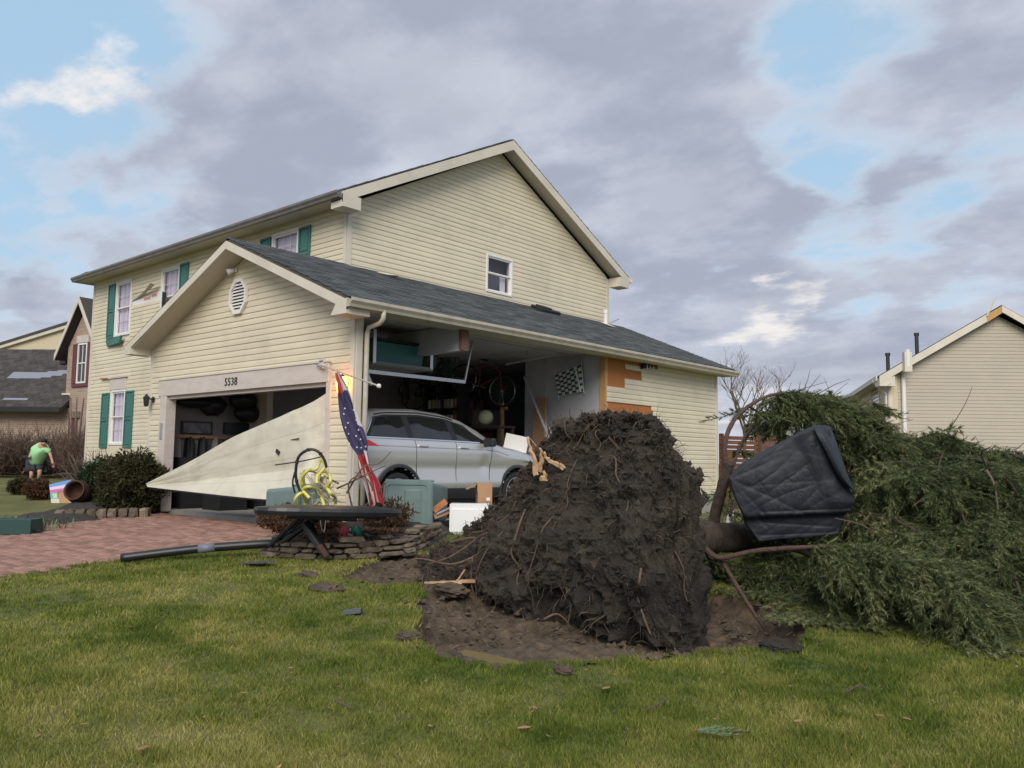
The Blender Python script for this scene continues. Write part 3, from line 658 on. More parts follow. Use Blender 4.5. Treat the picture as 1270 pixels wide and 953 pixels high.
# fascia, soffit, gutter on the garage
fb = MB(); fbd = .165
fb.prism([(EX+.0, FY-.025, EZ-.045), (rx, FY-.025, 4.595), (rx, FY-.025, 4.625-fbd), (EX+.0, FY-.025, EZ-.02-fbd)], (0, .025, 0)).prism([(rx, FY-.025, 4.595), (LX, FY-.025, LZ-.045), (LX, FY-.025, LZ-.015-fbd), (rx, FY-.025, 4.625-fbd)], (0, .025, 0))
fb.build('rake_board', X['trim'], H)
sb = MB(); sb.prism([(EX-.08, FY, EZ-.16), (rx, FY, 4.49), (rx, FY, 4.47), (EX-.08, FY, EZ-.18)], (0, -FY-.001, 0)).prism([(rx, FY, 4.49), (LX+.08, FY, LZ-.15), (LX+.08, FY, LZ-.17), (rx, FY, 4.47)], (0, -FY-.001, 0))
sb.build('rake_soffit', X['soffit'], H)
for (x0, x1, z) in ((-.02, EX, EZ), (LX, -GW+.02, LZ)):   # boxed eave returns
    zt = z-.03 if x0 > -1 else z-.03
    a, b = (x0, x1)
    MB().prism([(a, FY-.024, z-.235), (b, FY-.024, z-.235), (b, FY-.024, z-.04), ((a+b)/2, FY-.024, z+.02)] if x0 > -1 else [(a, FY-.024, z-.20), (b, FY-.024, z-.20), (b, FY-.024, z+.05), (a, FY-.024, z-.04)], (0, .42, 0)).build('eave_return', X['trim'], H)
MB().box((.0, -.02, HS-.03), (EX-.02, BY, HS)).build('soffit', X['soffit'], H)
MB().box((EX-.02, FY-.02, HS-.03), (EX+.005, BY, EZ-.02)).build('fascia', X['trim'], H)
def gutter(p0, p1, out_, sz=.115, mname='gutter', name='gutter'):
    p0, p1, o = (np.asarray(t, float) for t in (p0, p1, out_)); m = MB()
    prof = [(0, 0), (0, -sz), (.62*sz, -sz), (.72*sz, -.7*sz), (.98*sz, -.35*sz), (.98*sz, 0), (.86*sz, .0), (.86*sz, -.3*sz), (.6*sz, -.9*sz), (.08*sz, -.9*sz), (.08*sz, 0)]
    m.prism([p0+o*a+uz*b for a, b in prof], p1-p0); return m.build(name, X[mname], H)
gutter((EX+.006, FY-.03, EZ-.02), (EX+.006, BY, EZ-.04), ux, .125)
MB().tube([(EX+.06, .18, EZ-.12), (EX+.05, .18, EZ-.24), (EX-.02, .18, EZ-.30), (.09, .16, HS-.22), (.07, .15, HS-.32), (.07, .15, 1.5), (.07, .15, .1)], .038, 8).build('downspout', X['gutter'], H, smooth=True)
gutter((LX-.006, FY+.0, LZ-.03), (LX-.006, MB_-.3, LZ-.03), -ux, .11)
MB().tube([(LX-.04, .3, LZ-.12), (LX-.03, .2, LZ-.3), (-GW-.06, .06, LZ-.45), (-GW-.06, .04, 1.4), (-GW-.06, .04, .1)], .036, 8).build('downspout', X['trim'], H, smooth=True)
# main roof
ME_Z = 5.92; MO = .42; mrz = 8.30; x0, x1 = -ML-.27, -MA+.36
MB().prism([(x0, fy-MO, ME_Z), (x0, RY, mrz), (x0, MR+MO, ME_Z), (x0, MR+MO, ME_Z-.12), (x0, RY, mrz-.13), (x0, fy-MO, ME_Z-.12)], (x1-x0, 0, 0)).build('roof', X['mainroof'], H, label='dark shingled main roof')
for k in range(60):   # shingle edge tabs along the rake and front eave
    pass
m = MB()
for sgn, ya in ((1, fy-MO), (-1, MR+MO)):
    for k in range(34):
        t0, t1 = k/34, (k+1.05)/34; y0, y1 = lerp(ya, RY, t0), lerp(ya, RY, min(t1, 1)); z0, z1 = lerp(ME_Z, mrz, t0), lerp(ME_Z, mrz, min(t1, 1)); l = random.uniform(.0, .014)
        m.prism([(x1+.012, y0, z0+.004), (x1+.012, y1, z1+.002), (x1+.012, y1, z1+.012), (x1+.012, y0, z0+.02+l)], (-.34, 0, 0))
m.build('rake_shingle', X['shingle'], H, kind='stuff')
for (ya, yb) in ((fy-MO, RY), (MR+MO, RY)):
    s_ = MB().prism([(x1, ya, ME_Z-.02), (x1, yb, mrz-.02), (x1, yb, mrz-.24), (x1, ya, ME_Z-.22)], (.025, 0, 0)); s_.build('rake_board', X['trim'], H)
    MB().prism([(-MA+.002, ya, ME_Z-.15), (-MA+.002, yb, mrz-.15), (-MA+.002, yb, mrz-.175), (-MA+.002, ya, ME_Z-.175)], (x1+MA-.004, 0, 0)).build('rake_soffit', X['soffit'], H)
for ya, yb in ((fy-MO, fy-.0), (MR, MR+MO)):
    MB().box((-MA+.03, ya, ME_Z-.30), (x1+.026, yb, ME_Z-.06)).build('eave_return', X['trim'], H)
    MB().box((x0+.01, ya+.01, HME-.03), (-MA+.03, yb, HME)).build('soffit', X['soffit'], H)
    yy = ya if ya < fy else yb
    MB().box((x0, yy-.01, HME-.03), (x1, yy+.012, ME_Z-.03)).build('fascia', X['trim'], H)
MB().box((x0-.02, fy-MO, HME-.06), (x0, MR+MO, ME_Z)).build('rake_board', X['gutter'], H)
gutter((x0-.02, fy-MO-.012, ME_Z-.02), (x1, fy-MO-.012, ME_Z-.02), -uy, .12, 'oldgut')
gutter((x0, MR+MO+.012, ME_Z-.02), (x1+.06, MR+MO+.012, ME_Z-.02), uy, .12, 'trim')
for (xx, l, h) in ((-14.5, .5, .10), (-14.15, .3, .07), (-11.6, .25, .05)):   # lifted shingle scraps along the front eave
    MB().prism([(xx, fy-MO, ME_Z), (xx+l, fy-MO, ME_Z), (xx+l*.8, fy-MO+.05, ME_Z+h), (xx+.1, fy-MO+.03, ME_Z+h*.7)], (0, .18, .06)).build('lifted_shingle', X['shingle'], H)
# things fixed to the garage roof
def on_roof(x, y, h=0.0): return np.array((x, y, 4.64-(x-rx)*SL+h))
p = on_roof(-2.62, 10.02); m = MB().tube([p, p+uz*.36], .055, 12).tube([p+uz*.30, p+uz*.40], .065, 12); vp = m.build('vent_pipe', X['white'], H)
MB().obox(p+nrm*.012+ux*.08, d_up*.16, uy*.12, nrm*.006).build('flashing', X['trim'], vp)
MB().bar(on_roof(-2.75, 10.3, .02), on_roof(-2.9, 11.05, .22), .03, .02).build('bent_strip', X['galv'], H)
p = on_roof(-2.55, 7.5, .05)
bx = MB().obox(p, d_up*.20, uy*.34, nrm*.05).build('loose_roof_vent', X['black'], H, bevel=.02)
MB().obox(p+nrm*.055-uy*.1, d_up*.13, uy*.16, nrm*.03).build('vent_hood', X['black'], bx, bevel=.015)
p = on_roof(-2.62, 2.8, .03); MB().prism([p+d_up*.1-uy*.22, p+d_up*.05+uy*.2, p-d_up*.16+uy*.12+nrm*.06, p-d_up*.08-uy*.1+nrm*.02], nrm*.012).build('bent_siding_scrap', X['siding'], H)
# ---------------------------------------------------------------- garage interior (part of the house)
MB().box((-GW+.14, .14, -.12), (-.02, 8.2, .0)).build('garage_floor', X['concrete'], H)
MB().box((-GW+.02, .15, 3.20), (-.01, OPEN+1.9, 3.24)).build('ceiling', X['drywall'], H)
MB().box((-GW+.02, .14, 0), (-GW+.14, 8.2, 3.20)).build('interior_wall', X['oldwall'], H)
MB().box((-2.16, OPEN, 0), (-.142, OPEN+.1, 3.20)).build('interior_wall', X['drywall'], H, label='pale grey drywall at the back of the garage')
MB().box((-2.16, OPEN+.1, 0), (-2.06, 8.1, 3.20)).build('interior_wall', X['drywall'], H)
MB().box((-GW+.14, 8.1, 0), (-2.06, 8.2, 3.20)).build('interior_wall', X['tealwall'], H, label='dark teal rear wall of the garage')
MB().box((-1.62, OPEN-.035, .1), (-1.55, OPEN, 3.19)).build('pipe_chase', X['drywall'], H)
for x in np.arange(-5.6, -.5, 1.2): MB().box((x, .2, 3.192), (x+.02, OPEN, 3.20)).build('ceiling_seam', X['oldwall'], H)
# sagging drop beam of ceiling board and bent door track
a, b, c, d = onp(480, 416, 1, 2.0), onp(570, 403, 1, 2.0), onp(570, 435, 1, 2.0), onp(480, 446, 1, 2.0)
MB().prism([a, b, c, d], (0, .12, 0)).build('ceiling_beam', X['drywall'], H, label='white boxed beam with a broken end')
MB().prism([b+(.0, -.02, 0), b+(.08, -.02, 0), c+(.07, -.02, 0), c+(0, -.02, .03)], (0, .16, 0)).build('beam_end', mat('raw_plywood', (.16, .09, .06), .9), H)
a, b = onp(448, 460, 0, -.9), onp(576, 474, 0, -1.0)
tr = MB().bar(a, b, .05, .06).build('door_track', X['galv'], H); 
MB().bar(b, onp(589, 408, 0, -1.0), .03, .03).build('track_hanger', X['galv'], tr); MB().bar(a+(.05, .0, .06), onp(460, 478, 0, -.85), .06, .05).build('track_bracket', X['galv'], tr)
for px in (611, 655): MB().bar(onp(px, 424, 1, 5.2), onp(px-1, 443, 1, 5.2), .025, .025).build('track_hanger', X['galv'], H)
MB().bar(onp(628, 452, 1, 5.4), onp(690, 440, 1, 5.2), .04, .03).build('ceiling_rail', X['drywall'], H)
# buckled garage door: four hinged sections twisted out of the frame
GDO = thing('garage_door', 'cream garage door panel buckled out and hanging across the opening', 'garage door', (-3.1, -.3, 0))
nu, nv = 49, 8
TR, BR = np.array((-.60, -.03, 1.98)), np.array((-.60, -.03, .20))
TT, BT = onp(181, 600, 1, -.62), onp(183, 604, 1, -.64)
top = spline([TR, onp(372, 505, 1, -.16), onp(345, 518, 1, -.24), onp(292, 541, 1, -.38), onp(240, 570, 1, -.5), TT], nu)
bot = spline([BR, onp(372, 622, 1, -.52), onp(335, 620, 1, -.60), onp(290, 616, 1, -.66), onp(235, 610, 1, -.66), BT], nu)
Gd = np.zeros((4*nv+1, nu, 3))
for i in range(4*nv+1):
    t = i/(4*nv)
    for j in range(nu):
        u = j/(nu-1); p = lerp(top[j], bot[j], t); blg = (.09*math.sin(PI*t)-.30*max(0, 1-(abs(t-.62)/.38 if t > .62 else (.62-t)/.62)))*math.sin(PI*min(1, .03+u*.97))**.7
        # crease running from the top corner down to the middle of the bottom edge
        cr_ = abs((u-.12)-.42*t); ck = .06*max(0, 1-cr_/.16)
        kink = .02*max(0, 1-abs(t-.62-.12*u)/.12)*min(1, u*3)
        p = p+np.array((0, -1, .15))*(blg-.7*ck)+np.array((0, -1, 0))*.012*fbm((u*5, t*4, 2.2), 3)
        Gd[i, j] = p
for k in range(4):
    A = Gd[k*nv:(k+1)*nv+1].copy()
    A[0] += (A[1]-A[0])*.06 if k else 0; 
    B = A+np.array((0, .035, -.008))
    m = MB().grid(A).grid(B[::-1]).grid(np.stack([A[-1], B[-1]])).grid(np.stack([B[0], A[0]])).grid(np.stack([A[:, -1], B[:, -1]])[:, ::-1])
    m.build('door_panel', X['door'], GDO, smooth=False)
E_ = Gd[-1]; MB().tube(E_+np.array((0, .01, -.012)), .014, 6).build('bottom_seal', X['black'], GDO)
p = Gd[int(4*nv*.42), int(nu*.42)]; MB().obox(p+(0, -.02, 0), (.035, 0, -.02), (0, .012, 0), (.01, 0, .025)).build('lock_handle', X['iron'], GDO)
p = Gd[int(4*nv*.32), int(nu*.30)]; MB().obox(p+(0, -.012, 0), (.10, 0, .012), (0, .01, 0), (0, 0, .006)).build('black_bar', X['black'], GDO)  # short black bar laid flat on the door panel
MB().prism([E_[20]+(0, .1, -.01), E_[14]+(0, .1, -.03), E_[15]+(0, .12, -.12)], (0, .01, 0)).build('hanging_scrap', X['cardboard'], GDO)

def bicycle(c, ax, frame_m, label, R_=.33):
    """hung upright by its frame; c = mid point of the wheels, ax = unit vector from rear to front wheel"""
    c = np.asarray(c, float); ax = np.asarray(ax, float); ax = ax/np.linalg.norm(ax); u2 = np.cross((0, 0, 1), ax); u2 /= np.linalg.norm(u2); upv = np.cross(ax, u2)
    t = thing('bicycle', label, 'bicycle', c, None); P = lambda a, z, s=0: c+ax*a+upv*z+u2*s
    for sgn in (-1, 1):
        h = P(.5*sgn, 0); ring = [h+(ax*math.cos(q)+upv*math.sin(q))*R_ for q in np.linspace(0, 2*PI, 33)]
        wh = MB().tube(ring, .019, 6, cap=False).build('wheel', X['tyre'], t)
        ring = [h+(ax*math.cos(q)+upv*math.sin(q))*(R_-.022) for q in np.linspace(0, 2*PI, 33)]; MB().tube(ring, .009, 4, cap=False).build('rim', X['rim'], wh)
        sp = MB()
        for q in np.linspace(0, 2*PI, 17)[:-1]: sp.tube([h+u2*.02, h+(ax*math.cos(q)+upv*math.sin(q))*(R_-.02)], .0022, 3)
        sp.build('spoke', X['galv'], wh, kind='stuff'); MB().tube([h-u2*.04, h+u2*.04], .02, 6).build('hub', X['galv'], wh)
    f = MB(); bb, st, hd, hd2 = P(-.08, -.05), P(-.2, .42), P(.3, .42), P(.33, .3)
    for a, b in ((bb, st), (bb, hd2), (st, hd), (P(-.5, 0), bb), (P(-.5, 0), st), (hd, P(.5, 0))): f.tube([a, b], .02, 6)
    f.build('frame', frame_m, t)
    MB().tube([hd, hd+upv*.1, hd+upv*.1+u2*.25], .012, 6).tube([hd+upv*.1, hd+upv*.1-u2*.25], .012, 6).build('handlebar', X['black'], t)
    MB().obox(st+upv*.12, ax*.13, u2*.05, upv*.025).build('saddle', X['black'], t, bevel=.02); MB().tube([st, st+upv*.1], .013, 6).build('seat_post', X['galv'], t)
    MB().tube([bb-u2*.1-ax*.12, bb-u2*.09, bb+u2*.09, bb+u2*.1+ax*.12], .012, 5).build('crank', X['galv'], t)
    return t
bicycle(.5*(onp(573, 469, 1, 5.7)+onp(626, 487, 1, 5.7)), (.96, .25, -.3), mat('red_frame', (.14, .02, .02), .5), 'red bicycle hanging from the garage ceiling beside the pale ball')
bicycle(onp(536, 488, 1, 6.2), (.9, .3, .1), X['black'], 'dark bicycle hanging deep in the shade behind the red one')
MB().bar(onp(590, 436, 1, 5.4), onp(630, 431, 1, 5.3), .09, .05).build('hanging_rack', mat('brown_board', (.2, .08, .06), .8), None, loc=onp(610, 434, 1, 5.4), **tg('brown board bike rack screwed to the garage ceiling', 'rack'))
p = onp(602.5, 518, 1, 5.2); 
q = bpy.data.objects
m = MB().lathe([(.0, -.15), (.09, -.13), (.14, -.07), (.155, 0), (.14, .07), (.09, .13), (0, .15)], p, (.8, .1, -.45), 20); bl = m.build('ball', X['ball'], None, smooth=True, loc=p, **tg('pale yellow ball lying on the shelf behind the car', 'ball'))
for a in np.linspace(0, PI, 5)[:-1]:
    rr = [p+(np.array((.8, .1, -.45))*math.cos(x_)+np.cross((.8, .1, -.45), (0, math.sin(a), math.cos(a)))*math.sin(x_)*1.0)*.1577/.93 for x_ in np.linspace(0, 2*PI, 20)]
    MB().tube(rr, .004, 4, cap=False).build('seam', X['gutter'], bl)
# shelf that carries the ball
MB().box((-3.1, 5.0, 1.66), (-1.7, 5.5, 1.70)).box((-3.08, 5.02, 0), (-3.02, 5.08, 1.66)).box((-1.78, 5.02, 0), (-1.72, 5.08, 1.66)).box((-3.08, 5.42, 0), (-3.02, 5.48, 1.66)).box((-1.78, 5.42, 0), (-1.72, 5.48, 1.66)).build('shelf_unit', mat('dark_wood', (.05, .035, .03), .8), None, loc=(-2.4, 5.25, 0), **tg('dark wooden shelf unit in the back of the garage behind the car', 'shelf'))
a = onp(623, 500, 1, 6.0); b = onp(624, 548, 1, 6.0)
MB().bar(a, (b[0], b[1], 0), .07, .05, upv=(1, 0, 0)).bar(a+(-.02, 0, -.12), a+(.14, 0, -.12), .05, .06).build('wooden_post', X['stud'], None, loc=(b[0], b[1], 0), **tg('upright pine post standing behind the car bonnet', 'post'))
for k, (px0, px1, y0, y1, col, lb, nm) in enumerate([(663, 677, 494, 560, 'cardboard', 'wide brown board leaning upright on the pale drywall', 'board'), (686, 693, 539, 575, 'stud', 'short thick pine offcut standing near the root mass', 'offcut')]):
    a, b, c, d = onp(px0, y0, 1, OPEN-.12), onp(px1, y0, 1, OPEN-.12), onp(px1-3, y1, 1, OPEN-.45), onp(px0-4, y1, 1, OPEN-.45)
    c, d = (lerp(b, c, (b[2])/(b[2]-c[2])), lerp(a, d, a[2]/(a[2]-d[2])))
    MB().prism([a, b, c, d], (.0, .04, 0)).build(nm, X[col], None, loc=(c[0], c[1], 0), bevel=.004, **tg(lb, 'board'))
for (pa, pb, col, lb, w_) in [((650, 468), (668, 512), 'drywall', 'long grey strip leaning crookedly against the drywall corner', .05), ((676, 522), (681, 562), 'white', 'white plank propped on the drywall beside the wide brown board', .05), ((681, 530), (692, 562), 'white', 'narrow white strip slanting beside the white plank', .03)]:
    a = onp(*pa, 1, OPEN-.08); b = onp(*pb, 1, OPEN-.5); b = lerp(a, b, a[2]/(a[2]-b[2]))
    MB().bar(a, b, w_, .015).build('trim_strip', X[col], None, loc=b, **tg(lb, 'strip'))
# woven lawn chair hung on the drywall
yw = OPEN-.06; LC = thing('lawn_chair', 'folded lawn chair of woven green and white webbing hung on the drywall', 'lawn chair', onp(706, 470, 1, yw))
q4 = [onp(688, 466, 1, yw), onp(721, 452, 1, yw), onp(724, 486, 1, yw), onp(693, 491, 1, yw)]
bl_ = lambda u, v: lerp(lerp(q4[0], q4[1], u), lerp(q4[3], q4[2], u), v)
for i in range(7):
    u = (i+.5)/7; m = MB()
    for j in range(9):
        v0, v1 = j/9, (j+1)/9; o = -.012 if (i+j) % 2 else .0
        m.prism([bl_(u-.055, v0)+(0, o, 0), bl_(u+.055, v0)+(0, o, 0), bl_(u+.055, v1)+(0, o, 0), bl_(u-.055, v1)+(0, o, 0)], (0, .004, 0))
    m.build('web_strap', X['whitec'], LC)
for j in range(9):
    v = (j+.5)/9; m = MB()
    for i in range(7):
        u0, u1 = i/7, (i+1)/7; o = .0 if (i+j) % 2 else -.012
        m.prism([bl_(u0, v-.042)+(0, o, 0), bl_(u1, v-.042)+(0, o, 0), bl_(u1, v+.042)+(0, o, 0), bl_(u0, v+.042)+(0, o, 0)], (0, .004, 0))
    m.build('web_strap', mat('green_web', (.03, .09, .085), .7), LC)
MB().tube([q4[3]+(0, 0, -.08), q4[3], q4[0], q4[0]+(.02, 0, .12), q4[0]+(.12, 0, .2), q4[1]+(-.1, 0, .13), q4[1]+(0, 0, .05), q4[1], q4[2], q4[2]+(.02, 0, -.05)], .013, 6).build('frame', X['galv'], LC)
MB().bar(onp(714, 459, 1, yw-.03), onp(720, 486, 1, yw-.03), .035, .02).build('arm', X['white'], LC)
# big teal bin on a hanging rack
RK = thing('hanging_rack', 'steel rack hung from the ceiling near the corner post', 'rack', (-1.0, 1.9, 2.5))
y0, y1 = 1.0, 2.25; zr = onp(470, 452, 0, -.9)[2]
for (a, b) in (((-1.9, y0, zr), (-.8, y0, zr)), ((-1.9, y1, zr), (-.8, y1, zr)), ((-.8, y0, zr), (-.8, y1, zr)), ((-1.9, y0, zr), (-1.9, y1, zr)), ((-.8, y1, zr), (-.8, y1, 3.08)), ((-.8, y0, zr), (-.8, y0, 3.08)), ((-1.9, y1, zr), (-1.9, y1, 3.08))): MB().bar(a, b, .05, .05, upv=(.3, .9, .1)).build('rail', X['galv'], RK)
MB().box((-1.9, y0+.03, zr-.01), (-.82, y1-.03, zr+.01)).build('shelf_board', X['oldwall'], RK)
TB = MB().prism([(-.9, y0+.1, zr+.02), (-.9, y1-.12, zr+.02), (-.86, y1-.08, zr+.38), (-.86, y0+.06, zr+.38)], (-.8, 0, 0)).build('storage_bin', X['teal'], None, bevel=.02, loc=(-1.3, 1.6, zr+.01), **tg('teal plastic storage bin on the hanging rack', 'storage bin'))
MB().box((-.83, y0+.03, zr+.385), (-1.7, y1-.05, zr+.43)).build('lid', X['blackp'], TB, bevel=.015)
p = np.array((-1.3, 2.55, zr+.25)); MB().lathe([(0, -.3), (.2, -.24), (.26, 0), (.2, .2), (.06, .3), (0, .33)], p, (0, .3, 1), 12).build('hanging_bag', X['black'], None, smooth=True, loc=p, **tg('black bag hanging beside the teal storage bin', 'bag'))
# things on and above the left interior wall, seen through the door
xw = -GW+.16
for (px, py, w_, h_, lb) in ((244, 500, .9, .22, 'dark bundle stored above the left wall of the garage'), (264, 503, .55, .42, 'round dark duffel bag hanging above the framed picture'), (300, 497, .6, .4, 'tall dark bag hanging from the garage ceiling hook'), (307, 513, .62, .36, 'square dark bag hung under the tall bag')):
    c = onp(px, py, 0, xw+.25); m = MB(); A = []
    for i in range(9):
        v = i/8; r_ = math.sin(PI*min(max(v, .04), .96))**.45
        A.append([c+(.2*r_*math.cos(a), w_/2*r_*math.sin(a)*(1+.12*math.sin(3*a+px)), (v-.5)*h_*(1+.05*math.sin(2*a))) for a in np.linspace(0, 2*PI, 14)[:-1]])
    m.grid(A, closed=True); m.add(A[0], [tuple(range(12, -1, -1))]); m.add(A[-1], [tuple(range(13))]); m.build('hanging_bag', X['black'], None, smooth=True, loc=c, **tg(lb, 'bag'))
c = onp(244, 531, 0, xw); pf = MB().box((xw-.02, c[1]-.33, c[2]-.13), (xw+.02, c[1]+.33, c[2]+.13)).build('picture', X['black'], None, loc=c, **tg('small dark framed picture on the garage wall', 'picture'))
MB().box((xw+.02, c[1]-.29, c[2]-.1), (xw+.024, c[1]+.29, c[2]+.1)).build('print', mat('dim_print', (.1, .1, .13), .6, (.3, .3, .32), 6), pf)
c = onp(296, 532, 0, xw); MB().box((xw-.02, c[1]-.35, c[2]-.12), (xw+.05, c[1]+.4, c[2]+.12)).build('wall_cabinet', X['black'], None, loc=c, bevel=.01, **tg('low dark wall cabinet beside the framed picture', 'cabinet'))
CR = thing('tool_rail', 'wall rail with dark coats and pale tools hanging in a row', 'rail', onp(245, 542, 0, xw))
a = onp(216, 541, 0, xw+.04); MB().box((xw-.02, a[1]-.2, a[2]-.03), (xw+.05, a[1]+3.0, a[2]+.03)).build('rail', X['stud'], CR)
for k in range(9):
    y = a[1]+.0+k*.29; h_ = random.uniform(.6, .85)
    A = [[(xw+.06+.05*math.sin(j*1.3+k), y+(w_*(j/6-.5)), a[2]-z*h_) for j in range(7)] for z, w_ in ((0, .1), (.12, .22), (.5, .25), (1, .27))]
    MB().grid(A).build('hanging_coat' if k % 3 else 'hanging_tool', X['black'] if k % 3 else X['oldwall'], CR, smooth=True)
MB().box((xw-.02, .35, 0), (xw+.55, 5.2, .98)).box((xw+.55, .4, .05), (xw+.56, 1.9, .9)).box((xw+.55, 2.0, .05), (xw+.56, 3.5, .9)).build('filler', X['blackp'], None, loc=(xw+.3, 2.8, 0), **tg('long dark workbench added along the left wall to blacken the space under the door', 'filler'))  # dark block added so the space under the door reads black
for k, (y_, w_, h_, d_) in enumerate(((.9, .6, .5, 1.2), (1.8, .7, .62, 1.3), (2.9, .6, .45, 1.5))): MB().box((xw+d_-.3, y_-w_/2, 0), (xw+d_+.3, y_+w_/2, h_)).box((xw+d_-.31, y_-w_/2-.01, h_), (xw+d_+.31, y_+w_/2+.01, h_+.04)).build('filler_tote', X['blackp'], None, loc=(xw+d_, y_, 0), bevel=.015, **tg(('dark lidded tote added nearest the garage door jamb to darken the floor', 'tallest dark lidded tote added to darken the garage floor', 'low dark lidded tote added deepest in the garage to darken the floor')[k], 'tote'))  # dark boxes added to blacken the lit floor behind the door
# shelves with jars upper right of the door opening
SHF = thing('wall_shelf', 'dark shelves packed with small cans behind the top of the buckled door', 'shelf', (-3.2, 5.4, 1.9))
for z in (1.75, 2.1, 2.45): MB().box((-4.3, 5.3, z), (-3.2, 5.65, z+.03)).build('shelf', X['black'], SHF)
for x in (-4.3, -3.75, -3.22): MB().box((x, 5.3, 0), (x+.04, 5.65, 2.7)).build('upright', X['black'], SHF)
for z in (1.78, 2.13):
    for k in range(8): MB().lathe([(0, 0), (.05, 0), (.05, .19), (.03, .21), (0, .21)], (-4.2+k*.12, 5.42, z), (0, 0, 1), 8).build('can', [X['galv'], X['cardboard'], X['oldwall']][k % 3], None, loc=(-4.2+k*.12, 5.42, z), **tg('small can on the dark shelves in the garage', 'can', 'cans on the garage shelves'))
# hanging plant-like green tangle of cords under the ceiling
m = MB()
for k in range(26):
    c = onp(548+random.uniform(-12, 14), 452+random.uniform(-8, 8), 1, 5.0); m.tube(spline([c, c+rng.normal(0, .12, 3), c+rng.normal(0, .15, 3)-(0, 0, .1), c+rng.normal(0, .12, 3)], 10), .012, 4)
m.build('cord_bundle', mat('dark_green_cord', (.03, .09, .06), .7), None, loc=onp(548, 445, 1, 5.0), **tg('dark green bundle of cords hanging under the garage ceiling', 'cord bundle'))
p = onp(645, 510, 1, 7.0); MB().box((p[0]-.08, 8.07, p[2]-.12), (p[0]+.08, 8.1, p[2]+.12)).build('breaker_box', X['oldwall'], H)

g_ = np.random.default_rng(17)
LBL = ['dark box low on the left of the rear wall', 'tall dark carton behind the hanging bikes', 'squat brown box under the dark shelves', 'dark red box on the garage floor behind the car roof', 'green crate beside the pine post', 'black case on the shelf under the red bicycle', 'brown carton stacked high on the rear wall', 'grey box on the rear wall shelf', 'dark blue box beside the tall carton']
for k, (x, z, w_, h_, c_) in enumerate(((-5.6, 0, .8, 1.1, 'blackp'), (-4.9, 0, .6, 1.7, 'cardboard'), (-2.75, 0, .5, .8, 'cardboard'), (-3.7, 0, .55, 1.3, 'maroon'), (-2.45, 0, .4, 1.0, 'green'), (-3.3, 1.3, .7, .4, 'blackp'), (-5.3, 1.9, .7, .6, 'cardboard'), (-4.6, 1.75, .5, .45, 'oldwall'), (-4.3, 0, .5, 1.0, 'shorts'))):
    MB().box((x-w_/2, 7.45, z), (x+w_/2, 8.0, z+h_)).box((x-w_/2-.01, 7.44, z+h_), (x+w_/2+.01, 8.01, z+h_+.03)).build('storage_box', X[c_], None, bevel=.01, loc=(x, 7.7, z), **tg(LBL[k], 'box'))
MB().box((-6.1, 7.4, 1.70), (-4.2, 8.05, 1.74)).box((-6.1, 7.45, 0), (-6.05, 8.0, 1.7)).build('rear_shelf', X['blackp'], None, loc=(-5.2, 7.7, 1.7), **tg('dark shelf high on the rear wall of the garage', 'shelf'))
for k, (px, py, l_) in enumerate(((505, 470, .5), (530, 462, .7), (548, 475, .8), (590, 470, .6), (650, 470, .5))):
    p = onp(px, py, 1, 6.0+.2*k); m = MB()
    for q_ in range(5): m.tube(spline([p+g_.normal(0, .05, 3), p-uz*l_*.5+g_.normal(0, .09, 3), p-uz*l_+g_.normal(0, .06, 3)], 8), .025, 5)
    m.build('hanging_tools', X['black'] if k % 2 else X['shorts'], None, loc=p, **tg(('dark hoses hanging left of the dark bicycle', 'bundle of dark cords hanging above the car roof', 'long dark straps hanging beside the rear bicycle wheel', 'dark tools hanging under the brown bike rack', 'dark cords hanging at the corner of the drywall')[k], 'tools'))
# ---------------------------------------------------------------- silver car
CX, CY, CZ = -1.27, .12, .05
CAR = thing('silver_suv', 'silver sport utility car parked nose in, showing its dented side', 'car', (CX, CY+2.5, CZ))
rl = [0, .06, .2, .42, .55, .9, 1.6, 2.2, 2.6, 2.95, 3.3, 3.55, 4.0, 4.5, 4.75, 4.9, 4.96]
rzv = [.80, 1.02, 1.30, 1.62, 1.69, 1.755, 1.785, 1.745, 1.655, 1.50, 1.295, 1.235, 1.18, 1.08, .98, .82, .6]
wl_ = [0, .05, .2, .5, 1.0, 2.5, 3.8, 4.4, 4.75, 4.9, 4.96]; wv = [.80, .875, .93, .965, .99, 1.0, .985, .94, .85, .74, .62]
Rz = lambda l: float(np.interp(l, rl, rzv)); Ww = lambda l: float(np.interp(l, wl_, wv))
def ring(l):
    R, w = Rz(l), Ww(l); Bz = min(1.28-.02*l*.6, R-.07); k = max(0, min(1, (R-Bz)/.5)); wt = w*(.955-.235*k)
    pts = [(w*.90, .30), (w*.965, .40), (w*.99, .55), (w*.975, .68), (w*.965, .82), (w*.985, .93), (w*.99, Bz-.16), (w*.975, Bz-.06), (w*.945, Bz), (lerp(w*.945, wt, .35), lerp(Bz, R-.11, .35)), (lerp(w*.945, wt, .7), lerp(Bz, R-.11, .7)), (wt, max(R-.11, Bz+.005)), (wt*.93, R-.045), (wt*.75, R-.012), (wt*.4, R-.002), (0, R)]
    return pts
def dens(pts, n=46):
    P = np.array(pts); s_ = np.concatenate([[0], np.cumsum(np.linalg.norm(np.diff(P, axis=0), axis=1))]); s_ /= s_[-1]
    # fixed parameter per control index so that rings match along the car
    idx = np.linspace(0, len(P)-1, n); return np.array([[np.interp(i, range(len(P)), P[:, 0]), np.interp(i, range(len(P)), P[:, 1])] for i in idx])
ls = np.unique(np.concatenate([np.linspace(0, 4.96, 125), [0.03]]))
